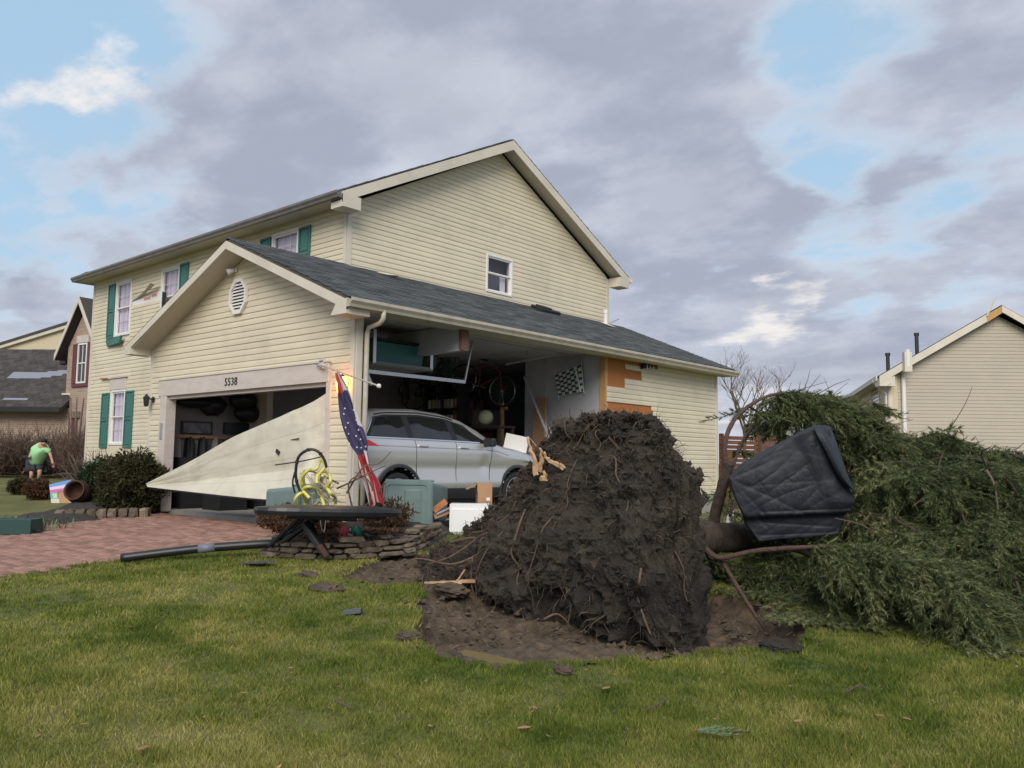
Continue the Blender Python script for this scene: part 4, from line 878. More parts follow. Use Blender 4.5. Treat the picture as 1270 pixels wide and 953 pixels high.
A = np.array([[(CX+x, CY+l, CZ+z) for x, z in dens(ring(l))] for l in ls]); Bm = A.copy(); Bm[:, :, 0] = 2*CX-A[:, :, 0]
WR, WF = 1.04, 3.86; WZ = .37; AR = .445
def keepf(G_):
    c = .25*(G_[:-1, :-1]+G_[1:, :-1]+G_[:-1, 1:]+G_[1:, 1:]); l, z = c[..., 1]-CY, c[..., 2]-CZ
    return (np.hypot(l-WR, z-WZ) > AR) & (np.hypot(l-WF, z-WZ) > AR)
mb = MB().grid(A, keep=keepf(A)).grid(Bm[:, ::-1], keep=keepf(Bm)[:, ::-1])
for G_ in (A, ):
    for row_, rev in ((0, 1), (-1, 0)):
        poly = [p for p in G_[row_]]+[q_ for q_ in Bm[row_][::-1][1:]]; mb.add(poly, [tuple(range(len(poly))) if not rev else tuple(range(len(poly)-1, -1, -1))])
body = mb.build('body', X['paint'], CAR, smooth=True)
# dent on the front door
for v in body.data.vertices:
    l, z = v.co.y+2.5, v.co.z
    if v.co.x > .5:
        d_ = math.hypot((l-2.98)/.16, (z-.86)/.2)
        if d_ < 1: v.co.x -= .035*(1-d_)**1.2
def sidept(l, i, off=.0):
    pts = np.array(ring(l)); x = np.interp(i, range(len(pts)), pts[:, 0]); z = np.interp(i, range(len(pts)), pts[:, 1]); return np.array((CX+x+off, CY+l, CZ+z))
def pane(name, lb0, lb1, lt0, lt1, i0, i1, m_='cglass', off=.006, n=20, r=6, par=None):
    A_ = [[sidept(lerp(lerp(lb0, lt0, b/r), lerp(lb1, lt1, b/r), a/n), lerp(i0, i1, b/r), off) for a in range(n+1)] for b in range(r+1)]
    return MB().grid(A_).build(name, X[m_], par or CAR, smooth=True)
i0, i1 = 8.15, 10.75
pane('window_surround', .40, 3.24, .66, 2.62, 8.0, 11.0, 'blackp', .004, 40)
for a in ((.47, 1.24, .72, 1.24), (1.36, 2.22, 1.36, 2.20), (2.34, 2.80, 2.34, 2.50)): pane('window', *a, i0, i1)
pane('window', 2.84, 3.10, 2.54, 2.66, i0, 10.3)
pane('chrome_strip', .38, 3.2, .38, 3.2, 7.86, 8.1, 'chrome', .01, 40, 1)
MB().tube([sidept(.38, 7.95, .006), sidept(.52, 9.5, .006), sidept(.66, 11.0, .006)], .012, 5).build('chrome_strip', X['chrome'], CAR)
for (l0, l1, a_, b_) in ((1.36, 1.30, 7.9, 1.6), (2.28, 2.28, 7.9, 1.6), (3.18, 3.08, 7.9, 1.6)):
    MB().tube([sidept(lerp(l0, l1, t)+(.0 if l0 > 1.5 else .12*t), lerp(a_, b_, t), .0) for t in np.linspace(0, 1, 8)], .006, 4).build('door_seam', X['blackp'], CAR)
MB().tube([sidept(l, 11.4, .0) for l in np.linspace(.7, 2.4, 12)], .014, 5).build('roof_rail', X['black'], CAR)
MB().tube([sidept(l, 6.35, .0) for l in np.linspace(.5, 3.6, 12)], .007, 4).build('shoulder_line', X['paint'], CAR)
for l in (1.52, 2.45): 
    p = sidept(l, 6.6, .012); MB().obox(p, (.0, .10, .0), (.018, 0, 0), (0, 0, .016)).build('door_handle', X['chrome'], CAR, bevel=.008)
p = sidept(3.02, 8.2, .12); MB().obox(p, (.11, .02, 0), (-.015, .06, 0), (0, 0, .075)).build('mirror', X['blackp'], CAR, bevel=.035)
pane('tail_light', .05, .62, .10, .30, 6.3, 7.9, 'tail', .012, 8, 4)
pane('sill', WR+AR, WF-AR, WR+AR, WF-AR, 0, 1.5, 'clad', .02, 20, 3)
pane('rear_bumper', .02, WR-AR, .02, WR-AR, 0, 1.6, 'clad', .012, 8, 3)
MB().box((CX-.7, CY+.5, CZ+.22), (CX+.8, CY+4.6, CZ+.38)).build('underbody', X['blackp'], CAR)
for wl0 in (WR, WF):
    for sx_ in (1, -1):
        xo = CX+sx_*(Ww(wl0)*.985)
        arch = [(xo, CY+wl0+AR*math.cos(a), CZ+WZ+AR*math.sin(a)) for a in np.linspace(-.12, PI+.12, 26)]
        V = []
        for (x_, y_, z_), a in zip(arch, np.linspace(-.12, PI+.12, 26)):
            o1 = np.array((0, math.cos(a), math.sin(a)))*.055; V += [(x_+sx_*.012, y_, z_), (x_+sx_*.02, y_+o1[1]*.5, z_+o1[2]*.5), (x_+sx_*.0, y_+o1[1], z_+o1[2]), (x_-sx_*.30, y_, z_)]
        m = MB(); A_ = np.array(V).reshape(26, 4, 3); m.grid(A_[:, :3]); m.grid(A_[:, [3, 0]]); m.build('wheel_arch', X['clad'], CAR, smooth=True)
        c = np.array((xo-sx_*.14, CY+wl0, CZ+WZ)); r = .365
        wh = MB().lathe([(r-.09, .11), (r-.02, .12), (r, .09), (r, -.09), (r-.02, -.12), (r-.09, -.11)], c, (sx_, 0, 0), 32).build('wheel', X['tyre'], CAR, smooth=True)
        MB().lathe([(r-.085, .10), (r-.1, .115), (r-.12, .05), (r-.12, -.05)], c, (sx_, 0, 0), 32).lathe([(0, .085), (.07, .08), (.075, .03)], c, (sx_, 0, 0), 16).build('rim', X['rim'], wh, smooth=True)
        for k in range(5):
            a = 2*PI*k/5+.3; e1 = np.array((0, math.cos(a), math.sin(a))); e2 = np.array((0, -math.sin(a), math.cos(a)))
            for q_ in (-.25, .25):
                e = np.array((0, math.cos(a+q_*.8), math.sin(a+q_*.8))); MB().bar(c+e1*.05+(sx_*.075, 0, 0), c+e*(r-.10)+(sx_*.09, 0, 0), .035, .03, upv=(1, 0, 0)).build('wheel_spoke', X['rim'], wh)
        MB().lathe([(0, .0), (r-.12, .0)], c, (sx_, 0, 0), 24).build('brake_disc', X['black'], wh)
# windscreen
A_ = [[(CX+x_*1.0, CY+l, CZ+Rz(l)+.006-.05*(abs(x_)/.8)**3) for x_ in np.linspace(-.62, .62, 9)] for l in np.linspace(2.66, 3.26, 8)]
MB().grid(A_).build('windscreen', X['cglass'], CAR, smooth=True)
A_ = [[(CX+x_, CY+l-.012, CZ+Rz(l)+.006) for x_ in np.linspace(-.6, .6, 9)] for l in np.linspace(.12, .5, 6)]
MB().grid(A_).build('rear_window', X['cglass'], CAR, smooth=True)
pane('headlight', 4.35, 4.8, 4.4, 4.78, 6.4, 7.8, 'white', .01, 8, 3)
# ---------------------------------------------------------------- flag, pole and glowing lamp beside the door
WL = thing('porch_lamp', 'lit wall lamp glowing orange behind the flag', 'lamp', onp(424, 479, 1, -.05))
p = onp(424, 479, 1, -.09)
MB().box(p+(-.05, .065, -.10), p+(.05, .085, .12)).build('lamp_plate', X['iron'], WL); MB().lathe([(.0, .18), (.05, .14), (.055, .13), (0, .13)], p, (0, 0, 1), 8).build('lamp_cap', X['iron'], WL)
MB().lathe([(.0, -.11), (.06, -.1), (.085, .02), (.07, .13)], p, (0, 0, 1), 8).build('lamp_glass', X['lamp'], WL)
pl = bpy.data.lights.new('lamp_light', 'POINT'); pl.energy = .35; pl.color = (1, .42, .10); pl.shadow_soft_size = .06
po = bpy.data.objects.new('lamp_light', pl); COL.objects.link(po); po.parent = WL; po.location = (0, -.18, 0)
p0 = onp(398, 453, 1, -.06); p1 = at(470, 479, 10.6)
FP = MB().tube([p0, p1], .011, 8).build('flag_pole', X['gutter'], None, loc=p0, **tg('thin pale flag pole slanting out from the garage header corner', 'flag pole'))
MB().lathe([(0, -.03), (.026, -.02), (.03, 0), (.02, .025), (0, .03)], p1, p1-p0, 10).build('knob', X['white'], FP)
MB().box(p0+(-.05, .0, -.06), p0+(.05, .06, .10)).build('bracket', X['header'], FP); MB().tube([p0+(-.1, -.02, .02), p0+(.12, -.05, -.05)], .012, 6).build('bracket_arm', X['galv'], FP)
FL = thing('flag', 'twisted United States flag hanging limp from the pale pole', 'flag', at(440, 540, 11.0))
fr_ = [(418, 462, 3, 11.15), (424, 480, 8, 11.1), (430, 502, 12, 11.05), (437, 528, 15, 11.0), (443, 548, 15, 10.95), (450, 562, 9, 10.92), (454, 580, 9, 10.88), (461, 600, 11, 10.82), (466, 626, 11, 10.8)]
rows = spline([(a, b, c, d) for a, b, c, d in fr_], 49); fold = lambda u, t: .035*math.sin(u*9+t*6)+.03*math.sin(u*17-t*9)
FG = np.array([[at(r[0]+.82*r[2]*(2*u-1)+1.2*math.sin(u*14+i*.3), r[1]+3*math.sin(u*7), r[3])+FH*fold(u, i/48) for u in np.linspace(0, 1, 21)] for i, r in enumerate(rows)])
def fcol(i, j):
    t, u = i/48, (j+.5)/20
    if t < .16: return 0 if u < .45 else 1
    if t < .62: return 1 if u > .82 and t < .36 else 2
    return 1 if abs((u*3.2+.3*t) % 1-.5) < .17 else 0
fm = MB()
for k, mt in enumerate(('red', 'flagw', 'blue')):
    kp = np.array([[fcol(i, j) == k for j in range(20)] for i in range(48)]); m = MB().grid(FG, keep=kp); m.build(('stripe', 'stripe', 'canton')[k], X[mt], FL, smooth=True, kind='stuff', label=('red stripes of the flag', 'white stripes of the flag', 'dark blue star field')[k])
stm = None
for (i, j) in [(14, 4), (14, 16), (17, 8), (17, 13), (20, 5), (20, 16), (22, 10), (24, 3), (24, 14), (26, 7), (27, 17), (28, 11), (18, 3), (13, 8)]:
    c = FG[i, j]-FH*.012; ps = [c+(RT0*math.cos(a)+np.array((0, 0, 1))*math.sin(a))*(.015 if k % 2 == 0 else .0065) for k, a in enumerate(np.arange(10)*PI/5+PI/2)]
    MB().add(ps+[c], [(k, (k+1) % 10, 10) for k in range(10)]).build('star', X['whitec'], FL)

# ---------------------------------------------------------------- dry stone planter wall
PW = thing('stone_planter', 'low dry stone wall edging the planting bed before the garage corner', 'stone wall', (1.7, -1.4, -.2))
path = spline([ground(322, 690)[:2], ground(350, 693)[:2], ground(390, 695)[:2], ground(430, 695)[:2], ground(470, 692)[:2], ground(505, 687)[:2], ground(530, 674)[:2], ground(548, 664)[:2]], 200)
seg = np.linalg.norm(np.diff(path, axis=0), axis=1); cum = np.concatenate([[0], np.cumsum(seg)]); Lw = cum[-1]
stv = []
def rock(c, a, b, h, tdir):
    """one rough flat stone: a boxy blob"""
    t = np.array((tdir[0], tdir[1], 0)); n_ = np.array((-tdir[1], tdir[0], 0)); V = []; 
    for (zz, s_) in ((-1, .86), (-.55, 1.0), (.5, 1.0), (1, .84)):
        for (p_, q_) in ((-1, -.8), (-.5, -1), (.5, -1), (1, -.8), (1, .8), (.5, 1), (-.5, 1), (-1, .8)):
            V.append(c+t*a*p_*s_*random.uniform(.80, 1.06)+n_*b*q_*s_*random.uniform(.85, 1.08)+uz*(h*zz*random.uniform(.7, 1.15)))
    F = [(k*8+i, k*8+(i+1) % 8, k*8+8+(i+1) % 8, k*8+8+i) for k in range(3) for i in range(8)]+[tuple(range(7, -1, -1)), tuple(range(24, 32))]
    return V, F
def along(s_):
    i = min(np.searchsorted(cum, s_), len(path)-1); j = max(i-1, 0); d = path[min(j+1, len(path)-1)]-path[j]; d = d/np.linalg.norm(d); return path[i], d
for c_ in range(4):
    s_ = random.uniform(0, .15)
    while s_ < Lw-.05:
        l = random.uniform(.10, .36); 
        if s_+l > Lw: break
        if (c_ == 3 and (random.random() < .4 or s_ < .3 or s_ > Lw*.7)) or (c_ == 2 and s_ > Lw*.62 and random.random() < .5) or random.random() < .05: s_ += l; continue
        (px_, d_) = along(s_+l/2); h = random.uniform(.018, .036); z = gz(px_[0], px_[1])+.02+c_*.062+.02
        V, F = rock(np.array((px_[0]-d_[1]*0.02*c_, px_[1]+d_[0]*.02*c_, z)), l/2-.004, random.uniform(.07, .1), h, d_); MB().add(V, F).build('stone', X['stone'], PW, bevel=0); s_ += l
for k in range(3):
    V, F = rock(np.array((*ground(330+9*k, 676-2*k)[:2], gz(*ground(330, 676)[:2])+.05)), .12, .09, .045, (.8, .5)); MB().add(V, F).build('stone', X['stone'], PW)
V, F = rock(ground(556, 655)+(0, 0, .06), .17, .12, .06, (.75, .6)); MB().add(V, F).build('stone', X['concrete'], None, loc=ground(556, 655), **tg('pale square stone block at the end of the planter wall', 'stone block'))
bedp = [tuple(p+np.array((-.02, .05))) for p in path[::8]]+[(.6, 1.6), (.05, .6), (.02, -.05), (.1, -.9)]
bx_ = np.arange(-.2, 3.0, .08); by_ = np.arange(-2.6, 2.2, .08); BX, BY_ = np.meshgrid(bx_, by_); bd = poly_d(BX, BY_, bedp)
MB().grid(np.dstack([BX, BY_, gz0(BX, BY_)+.17*ss(-.1, .1, bd)+.03*vnoise(BX, BY_, 5, 4)]), keep=bd[:-1, :-1] > -.06).build('mulch_bed', X['mulch'], smooth=True, kind='structure')

LITTER = True
def leaf_cloud(name, c, r, n, size, mt, parent=None, thin=2.2, shell=.55, lump=.25, seed=0, flat=0.0, **tags):
    """leaf-sized triangles spread through an uneven volume"""
    g_ = np.random.default_rng(seed); d = g_.normal(size=(n, 3)); d /= np.linalg.norm(d, axis=1)[:, None]; rad = (shell+(1-shell)*g_.random(n)**.6)
    lm = np.array([1+lump*noise.noise(Vector((p*2.3+seed*3.1).tolist()))*1.6+.12*noise.noise(Vector((p*6+seed).tolist())) for p in d]); q_ = d*(rad*lm)[:, None]*np.asarray(r); q_[:, 2] = np.maximum(q_[:, 2], -np.asarray(r)[2]*.92)
    a = g_.normal(size=(n, 3)); a = a+d*.8; a /= np.linalg.norm(a, axis=1)[:, None]; b = np.cross(a, g_.normal(size=(n, 3))); b /= np.linalg.norm(b, axis=1)[:, None]
    s_ = size*(.6+.8*g_.random(n))[:, None]; o = np.asarray(c)+q_
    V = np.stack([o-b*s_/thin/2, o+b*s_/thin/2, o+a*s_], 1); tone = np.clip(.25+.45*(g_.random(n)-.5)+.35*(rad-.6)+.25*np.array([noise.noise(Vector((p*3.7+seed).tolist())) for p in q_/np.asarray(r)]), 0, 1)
    return tri_mesh(name, V.reshape(-1, 3), 3, mt, parent, attr=tone, **tags)
def twig_bush(parent, c, r, h, n, seed, mt, rad=.006, up=1.0, name='twig', depth=2):
    g_ = np.random.default_rng(seed); m = MB()
    for _ in range(n):
        a = g_.uniform(0, 2*PI); rr = g_.random()**.5; p = np.asarray(c)+np.array((math.cos(a)*r*.25*rr, math.sin(a)*r*.25*rr, 0)); d = np.array((math.cos(a)*rr, math.sin(a)*rr, up*g_.uniform(.5, 1.1))); L_ = h*g_.uniform(.6, 1.05)
        pts = [p]
        for k in range(4): d = d+g_.normal(0, .18, 3); pts.append(pts[-1]+d/np.linalg.norm(d)*L_/4*np.array((r/h if rr > .2 else 1, r/h if rr > .2 else 1, 1)))
        m.tube(pts, [rad, rad*.85, rad*.7, rad*.5, rad*.3], 3, cap=False)
        for k in range(1, 4):
            for _2 in range(depth):
                e = g_.normal(0, .5, 3)+(0, 0, .35); e = e/np.linalg.norm(e)*h*g_.uniform(.12, .32); m.tube([pts[k], pts[k]+e*.5+g_.normal(0, .01, 3), pts[k]+e], [rad*.5, rad*.4, rad*.2], 3, cap=False)
    return m.build(name, mt, parent)
def shrub(name, label, c, r, n, size, mt, seed, cat='shrub', group=None, wood='twig', shell=.5, thin=2.2):
    t = thing(name, label, cat, c, group); cc = np.asarray(c)+(0, 0, r[2]*.9)
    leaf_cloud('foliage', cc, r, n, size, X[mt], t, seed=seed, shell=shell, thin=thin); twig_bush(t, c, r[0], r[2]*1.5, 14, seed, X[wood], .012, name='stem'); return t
# brown withered shrubs on the planter and dead branches over it
def bedz(p): return np.array((p[0], p[1], gz(p[0], p[1])+.14))
for k, (px, py, r, lb) in enumerate(((352, 668, (.40, .30, .17), 'low withered brown shrub at the left end of the stone planter'), (398, 668, (.32, .26, .15), 'low withered brown shrub behind the hoop bracket on the planter'), (478, 664, (.42, .3, .20), 'low withered brown shrub between the tricolour cloth and the green bin'))):
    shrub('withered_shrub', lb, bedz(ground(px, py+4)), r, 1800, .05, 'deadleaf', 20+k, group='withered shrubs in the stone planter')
leaf_cloud('leaf_litter', (1.25, -.75, gz(1.25, -.75)+.17), (.75, .95, .05), 2600, .045, X['deadleaf'], None, shell=.0, thin=1.8, seed=44, kind='stuff', label='brown leaf litter covering the planting bed', category='leaf litter')
DB = thing('dead_bush', 'bare broken bush sprawled in front of the garage corner', 'bush', bedz(ground(440, 652)))
c = ORG[DB.name]
leaf_cloud('dark_foliage', c+(0, 0, .28), (.36, .3, .27), 1500, .06, X['ytleaf'], DB, seed=31); leaf_cloud('dead_leaf', c+(0, 0, .42), (.62, .4, .26), 1300, .05, X['deadleaf'], DB, seed=33, thin=3)
twig_bush(DB, c+(0, 0, .1), .75, .62, 46, 5, X['redtwig'], .006, .9); m = MB()
for (a, b, c2, d) in (((418, 606), (440, 596), (455, 588), (478, 578)), ((430, 612), (450, 580), (470, 575), (485, 560)), ((420, 600), (400, 590), (385, 585), (372, 588)), ((440, 640), (432, 605), (440, 592), (462, 590)), ((455, 640), (462, 610), (455, 594), (440, 586)), ((446, 635), (470, 610), (478, 600), (474, 640))):
    m.tube(spline([at(a[0], a[1], 10.9), at(b[0], b[1], 10.8), at(c2[0], c2[1], 10.75), at(d[0], d[1], 10.7)], 12), np.linspace(.014, .005, 12), 5)
m.build('branch', X['redtwig'], DB)
# yellow hose tangle and bent black hoop
m = MB(); dz = 10.4
for pts in ([(377, 618), (372, 600), (378, 585), (392, 582), (398, 570), (404, 578), (394, 590), (393, 600)], [(392, 598), (396, 586), (406, 586), (410, 596), (404, 606), (398, 598), (400, 590)], [(404, 603), (410, 612), (416, 618), (415, 628), (408, 634), (400, 626)], [(368, 632), (366, 620), (374, 612), (379, 624), (374, 636), (366, 630), (378, 640)], [(384, 618), (376, 608), (384, 604), (396, 612), (402, 630), (396, 640)], [(380, 612), (376, 592), (384, 582)]):
    m.tube(spline([at(a, b, dz+.15*math.sin(a*.7)) for a, b in pts], 46), .021, 7)
hs = m.build('garden_hose', X['cyanhose'], None, smooth=True, loc=ground(392, 650), **tg('tangled pale yellow garden hose heaped beside the planter', 'hose'))
m = MB(); g_ = np.random.default_rng(4)
for k in range(34):
    c = at(395+g_.uniform(-12, 12), 618+g_.uniform(-18, 16), dz+.05); m.tube(spline([c, c+g_.normal(0, .07, 3), c+g_.normal(0, .1, 3), c+g_.normal(0, .08, 3)], 8), .005, 4)
m.build('string_tangle', mat('pale_string', (.5, .47, .36), .8), None, loc=ground(395, 652), **tg('knot of pale string and wire caught in the yellow hose', 'string tangle'))
hp = spline([at(a, b, 10.3) for a, b in ((374, 613), (368, 598), (367, 582), (371, 566), (383, 558), (394, 560), (402, 570), (405, 580))], 40)
HB = MB().tube(hp, .018, 8).tube(spline([at(366, 612, 10.3), at(363, 598, 10.3), at(367, 582, 10.3)], 10), .012, 6).tube(spline([at(341, 577, 10.32), at(375, 572, 10.3), at(402, 566, 10.3)], 10), .008, 5).build('hoop_with_crease', X['black'], None, smooth=True, loc=at(372, 640, 10.3), **tg('bent black wire hoop arching over the yellow hose, with a tube painting the dark door crease', 'hoop'))  # the level thin tube stands for the dark crease line on the door
for k in (6, 14, 22, 30): MB().tube([hp[k]-(0, 0, .02), hp[k]+(0, 0, .02)], .024, 6).build('clip', X['black'], HB)

# wheeled bins lying down
def lying_bin(c, ax, w, h, dpt, label, tilt=0):
    """bin on its side, open rim and lid towards ax"""
    c = np.asarray(c, float); ax = np.asarray(ax, float); ax /= np.linalg.norm(ax); sx_ = np.cross(ax, uz); t = thing('wheeled_bin', label, 'bin', c-(0, 0, h/2))
    def rr(a, b, r, dd, n=5): return [c+sx_*(math.copysign(a-r, sx0)+r*math.cos(q))+uz*(math.copysign(b-r, sy0)+r*math.sin(q))+ax*dd for (sx0, sy0, q0) in ((1, 1, 0), (-1, 1, PI/2), (-1, -1, PI), (1, -1, 1.5*PI)) for q in np.linspace(q0, q0+PI/2, n)]
    A_ = [rr(w/2*.74, h/2*.74, .05, -dpt), rr(w/2*.95, h/2*.95, .06, 0), rr(w/2, h/2, .07, 0), rr(w/2, h/2, .07, .05)]
    m = MB().grid(A_, closed=True); m.add(A_[0], [tuple(range(19, -1, -1))]); m.build('tub', X['bin'], t, bevel=0)
    A_ = [rr(w/2*1.03, h/2*1.03, .08, .03), rr(w/2*1.03, h/2*1.03, .08, .06), rr(w/2*.98, h/2*.98, .07, .085), rr(w/2*.84, h/2*.84, .06, .085), rr(w/2*.82, h/2*.82, .055, .07)]
    m = MB().grid(A_, closed=True); m.add(A_[-1], [tuple(range(20))]); l = m.build('lid', X['bin'], t)
    f = lambda u, v, d_: c+sx_*u*w+uz*v*h+ax*d_
    for (u0, u1, v0, v1) in ((-.30, .06, -.34, .33), (.16, .33, -.2, .2)):
        m = MB(); P = [f(u0, v0, .07), f(u1, v0, .07), f(u1, v1, .07), f(u0, v1, .07)]; Q = [f(u0+.03, v0+.03, .088), f(u1-.03, v0+.03, .088), f(u1-.03, v1-.03, .088), f(u0+.03, v1-.03, .088)]
        m.add(P+Q, [(0, 1, 5, 4), (1, 2, 6, 5), (2, 3, 7, 6), (3, 0, 4, 7), (4, 5, 6, 7)]); m.build('lid_panel', X['bin'], l)
    MB().tube([f(-.5, .5, -.02), f(.5, .5, -.02)], .016, 8).build('handle', X['bin'], t)
    return t
b0 = at(507, 629, 12.2); axb = -(FH*.97+RT0*.24); lying_bin(b0+(0, 0, .02), axb, .74, .72, .95, 'sage green wheeled bin lying with its lid towards the lawn')
lying_bin(at(378, 626, 11.2)+FH*.25, -(FH*.5-RT0*.8), .6, .50, .6, 'sage green wheeled bin fallen behind the yellow hose')
# cloth, boxes, debris
def cloth_patch(name, px0, px1, py0, py1, dep, mt, lb, seed, hgt=.1, parent=None):
    A_ = [];
    for i in range(9):
        v = i/8; row = []
        for j in range(9):
            u = j/8; px = lerp(px0, px1, u); p = at(px, lerp(py0, py1, v), dep+.25*(1-v)); row.append(p+np.array((0, 0, 1))*(.03*fbm((u*3+seed, v*3, 1), 3)))
        A_.append(row)
    return MB().grid(A_).build(name, mt, parent, smooth=True) if parent else MB().grid(A_).build(name, mt, None, smooth=True, loc=at((px0+px1)/2, py1, dep), **tg(lb, 'cloth'))
TC = thing('tricolour_cloth', 'crumpled red, white and green cloth lying on the stone planter', 'cloth', at(438, 668, 10.1))
cloth_strip = [((417, 669), (432, 669), (433, 654), (424, 653), 'pink', 'red band'), ((430, 669), (446, 667), (440, 657), (430, 654), 'whitec', 'white band'), ((440, 667), (461, 665), (444, 653), (431, 653), 'greenc', 'green band')]
for (a, b, c2, d, mt, lb) in cloth_strip:
    A_ = [[at(*(lerp(lerp(np.array(d), np.array(c2), u), lerp(np.array(a), np.array(b), u), v)), 10.05+.2*(1-v))+uz*.02*fbm((u*2.5+a[0], v*2.5, 1), 3)+FH*.04*math.sin(u*9+v*4) for u in np.linspace(0, 1, 10)] for v in np.linspace(0, 1, 8)]
    MB().grid(A_).build('band', X[mt], TC, smooth=True, label=lb)
def crate(name, base, r_, f_, h, yaw, mt, lb, cat, open_=False, th=.03):
    base = np.asarray(base, float); u = RT0*math.cos(yaw)+FH*math.sin(yaw); v = -RT0*math.sin(yaw)+FH*math.cos(yaw); t = thing(name, lb, cat, base); q_ = lambda a, b, z: base+u*a*r_/2+v*b*f_/2+uz*z*h
    for (a0, a1, b0_, b1, nm) in ((-1, 1, -1, -1+2*th/f_, 'side'), (-1, 1, 1-2*th/f_, 1, 'side'), (-1, -1+2*th/r_, -1+2*th/f_, 1-2*th/f_, 'side'), (1-2*th/r_, 1, -1+2*th/f_, 1-2*th/f_, 'side')):
        MB().prism([q_(a0, b0_, 0), q_(a1, b0_, 0), q_(a1, b1, 0), q_(a0, b1, 0)], uz*h).build(nm, X[mt], t, bevel=.006)
    MB().prism([q_(-.97, -.97, .02), q_(.97, -.97, .02), q_(.97, .97, .02), q_(-.97, .97, .02)], uz*.02).build('bottom', X[mt], t)
    if not open_: MB().prism([q_(-1, -1, 1), q_(1, -1, 1), q_(1, 1, 1), q_(-1, 1, 1)], uz*th*.8).build('lid', X[mt], t, bevel=.004)
    return t, q_
gb = ground(581, 652); gb = at(582, 650, 12.4); gb[2] = gz(gb[0], gb[1])
t, qf = crate('foam_box', gb+(0, 0, .0), .56, .4, .42, .0, 'foam', 'white foam box standing on the grass beside the root mass', 'box')
MB().prism([qf(-.88, -1, .1), qf(.8, -1, .1), qf(.8, -1, .9), qf(-.88, -1, .9)], -FH*.015).build('front_panel', X['foam'], t, bevel=.01)
cb = at(600, 622, 12.9); t, qf = crate('cardboard_box', cb-(0, 0, .05), .22, .3, .33, .15, 'cardboard', 'open brown cardboard box behind the white foam box', 'box', True, .008)
MB().prism([qf(-1, -1, 1), qf(-1, 1, 1), qf(-1, 1, .62), qf(-1, -1, .62)], -RT0*.008).build('flap', X['cardboard'], t); MB().prism([qf(-1.05, -1, .95), qf(-1.05, 1, .95), qf(-2.5, 1, .7), qf(-2.5, -1, .7)], uz*.008).build('flap', X['cardboard'], t)
MB().prism([qf(.2, -1.01, .2), qf(.7, -1.01, .2), qf(.7, -1.01, .35), qf(.2, -1.01, .35)], -FH*.003).build('label', X['white'], t)
MB().box(cb-(.3, .3, .35), cb+(.3, .3, -.06)).build('cooler', X['black'], None, loc=cb-(0, 0, .4), bevel=.03, **tg('dark cooler under the open cardboard box beside the car', 'cooler'))
# carton tossed on the bonnet
cc = onp(636, 560, 0, -.75); u = np.array((.75, .62, -.2)); u /= np.linalg.norm(u); v = np.cross(uz, u); v /= np.linalg.norm(v); w_ = np.cross(u, v); c = cc+(0, .1, .14)
CT = MB().obox(c, u*.22, v*.26, w_*.16).build('carton', X['white'], None, loc=c, bevel=.006, **tg('white carton resting askew on the car bonnet', 'carton'))
MB().prism([c+u*.22-v*.26+w_*.16, c+u*.22+v*.26+w_*.16, c+u*.40+v*.24+w_*.02, c+u*.40-v*.24+w_*.02], w_*.006).build('flap', X['white'], CT)
for k, (a, b, w1, lb, mt) in enumerate([((537, 634), (553, 622), .09, 'orange splintered board poking from the debris beside the bin', 'orange'), ((538, 641), (556, 634), .08, 'brown board lying under the orange splintered board', 'cardboard'), ((541, 638), (560, 629), .03, 'pale blue strip lying across the debris boards', 'galv'), ((548, 648), (572, 652), .05, 'dark flat strip lying in front of the white foam box', 'black')]):
    MB().bar(at(*a, 12.2), at(*b, 12.35), w1, .03, upv=-FH).build('debris_board', X[mt], None, loc=at(*a, 12.2), **tg(lb, 'board'))

# ---------------------------------------------------------------- fallen basketball hoop
BH = thing('basketball_hoop', 'toppled black basketball hoop with its long pole lying on the grass', 'basketball hoop', ground(250, 688))
g0, g1 = ground(150, 698)+(0, 0, .05), ground(340, 676); d0 = (g0-CAM)@FW; pe = at(341, 674, 9.75)
MB().tube(spline([g0, lerp(g0, pe, .5)+(0, 0, .02), pe], 20), .049, 16).build('pole', X['black'], BH, smooth=True)
a = lerp(g0, pe, .49); b = lerp(g0, pe, .60); MB().tube([a+(0, 0, .02), b+(0, 0, .02)], 0.0515, 16).build('tape_band', mat('worn_grey', (.16, .17, .2), .5), BH, smooth=True)
MB().tube([pe-(pe-g0)*.02, pe+(pe-g0)*.035], .078, 14).build('pole_collar', X['black'], BH)
for (o1, o2, a, b, w_) in ((-.12, -.12, (337, 676), (374, 643), .05), (.12, .12, (337, 676), (374, 643), .05), (-.1, -.1, (352, 672), (392, 645), .055), (.1, .1, (352, 672), (392, 645), .055), (0, 0, (345, 668), (400, 640), .045)):
    MB().bar(at(*a, 9.75)+FH*o1, at(*b, 9.7)+FH*o2, w_, w_*.7).build('arm', X['black'], BH, bevel=.006)
for o1 in (-.1, .1): MB().bar(at(378, 648, 9.5)+FH*o1, at(402, 686, 9.4)+FH*o1*.4, .085, .06).build('lever', X['black'], BH, bevel=.01)
MB().bar(at(396, 676, 9.36), at(406, 690, 9.36), .10, .06).build('lever_foot', X['rust'], BH, bevel=.01)
bl0, bl1 = at(322, 632, 9.5), at(498, 636, 9.75); mid = .5*(bl0+bl1); ex = (bl1-bl0)/2; up_ = FH*.55-uz*.022; 
th_ = np.linspace(0, 2*PI, 41)[:-1]
out = []
for a in th_:   # fan shaped board: wide straight edge on the left, narrowing to the right tip
    u = math.cos(a); v = math.sin(a); su = math.copysign(abs(u)**.7, u); sv = math.copysign(abs(v)**.65, v); out.append(mid+ex*su+up_*sv*(1-.28*su))
nb = np.cross(ex, up_); nb /= np.linalg.norm(nb); nb = nb if nb[2] > 0 else -nb
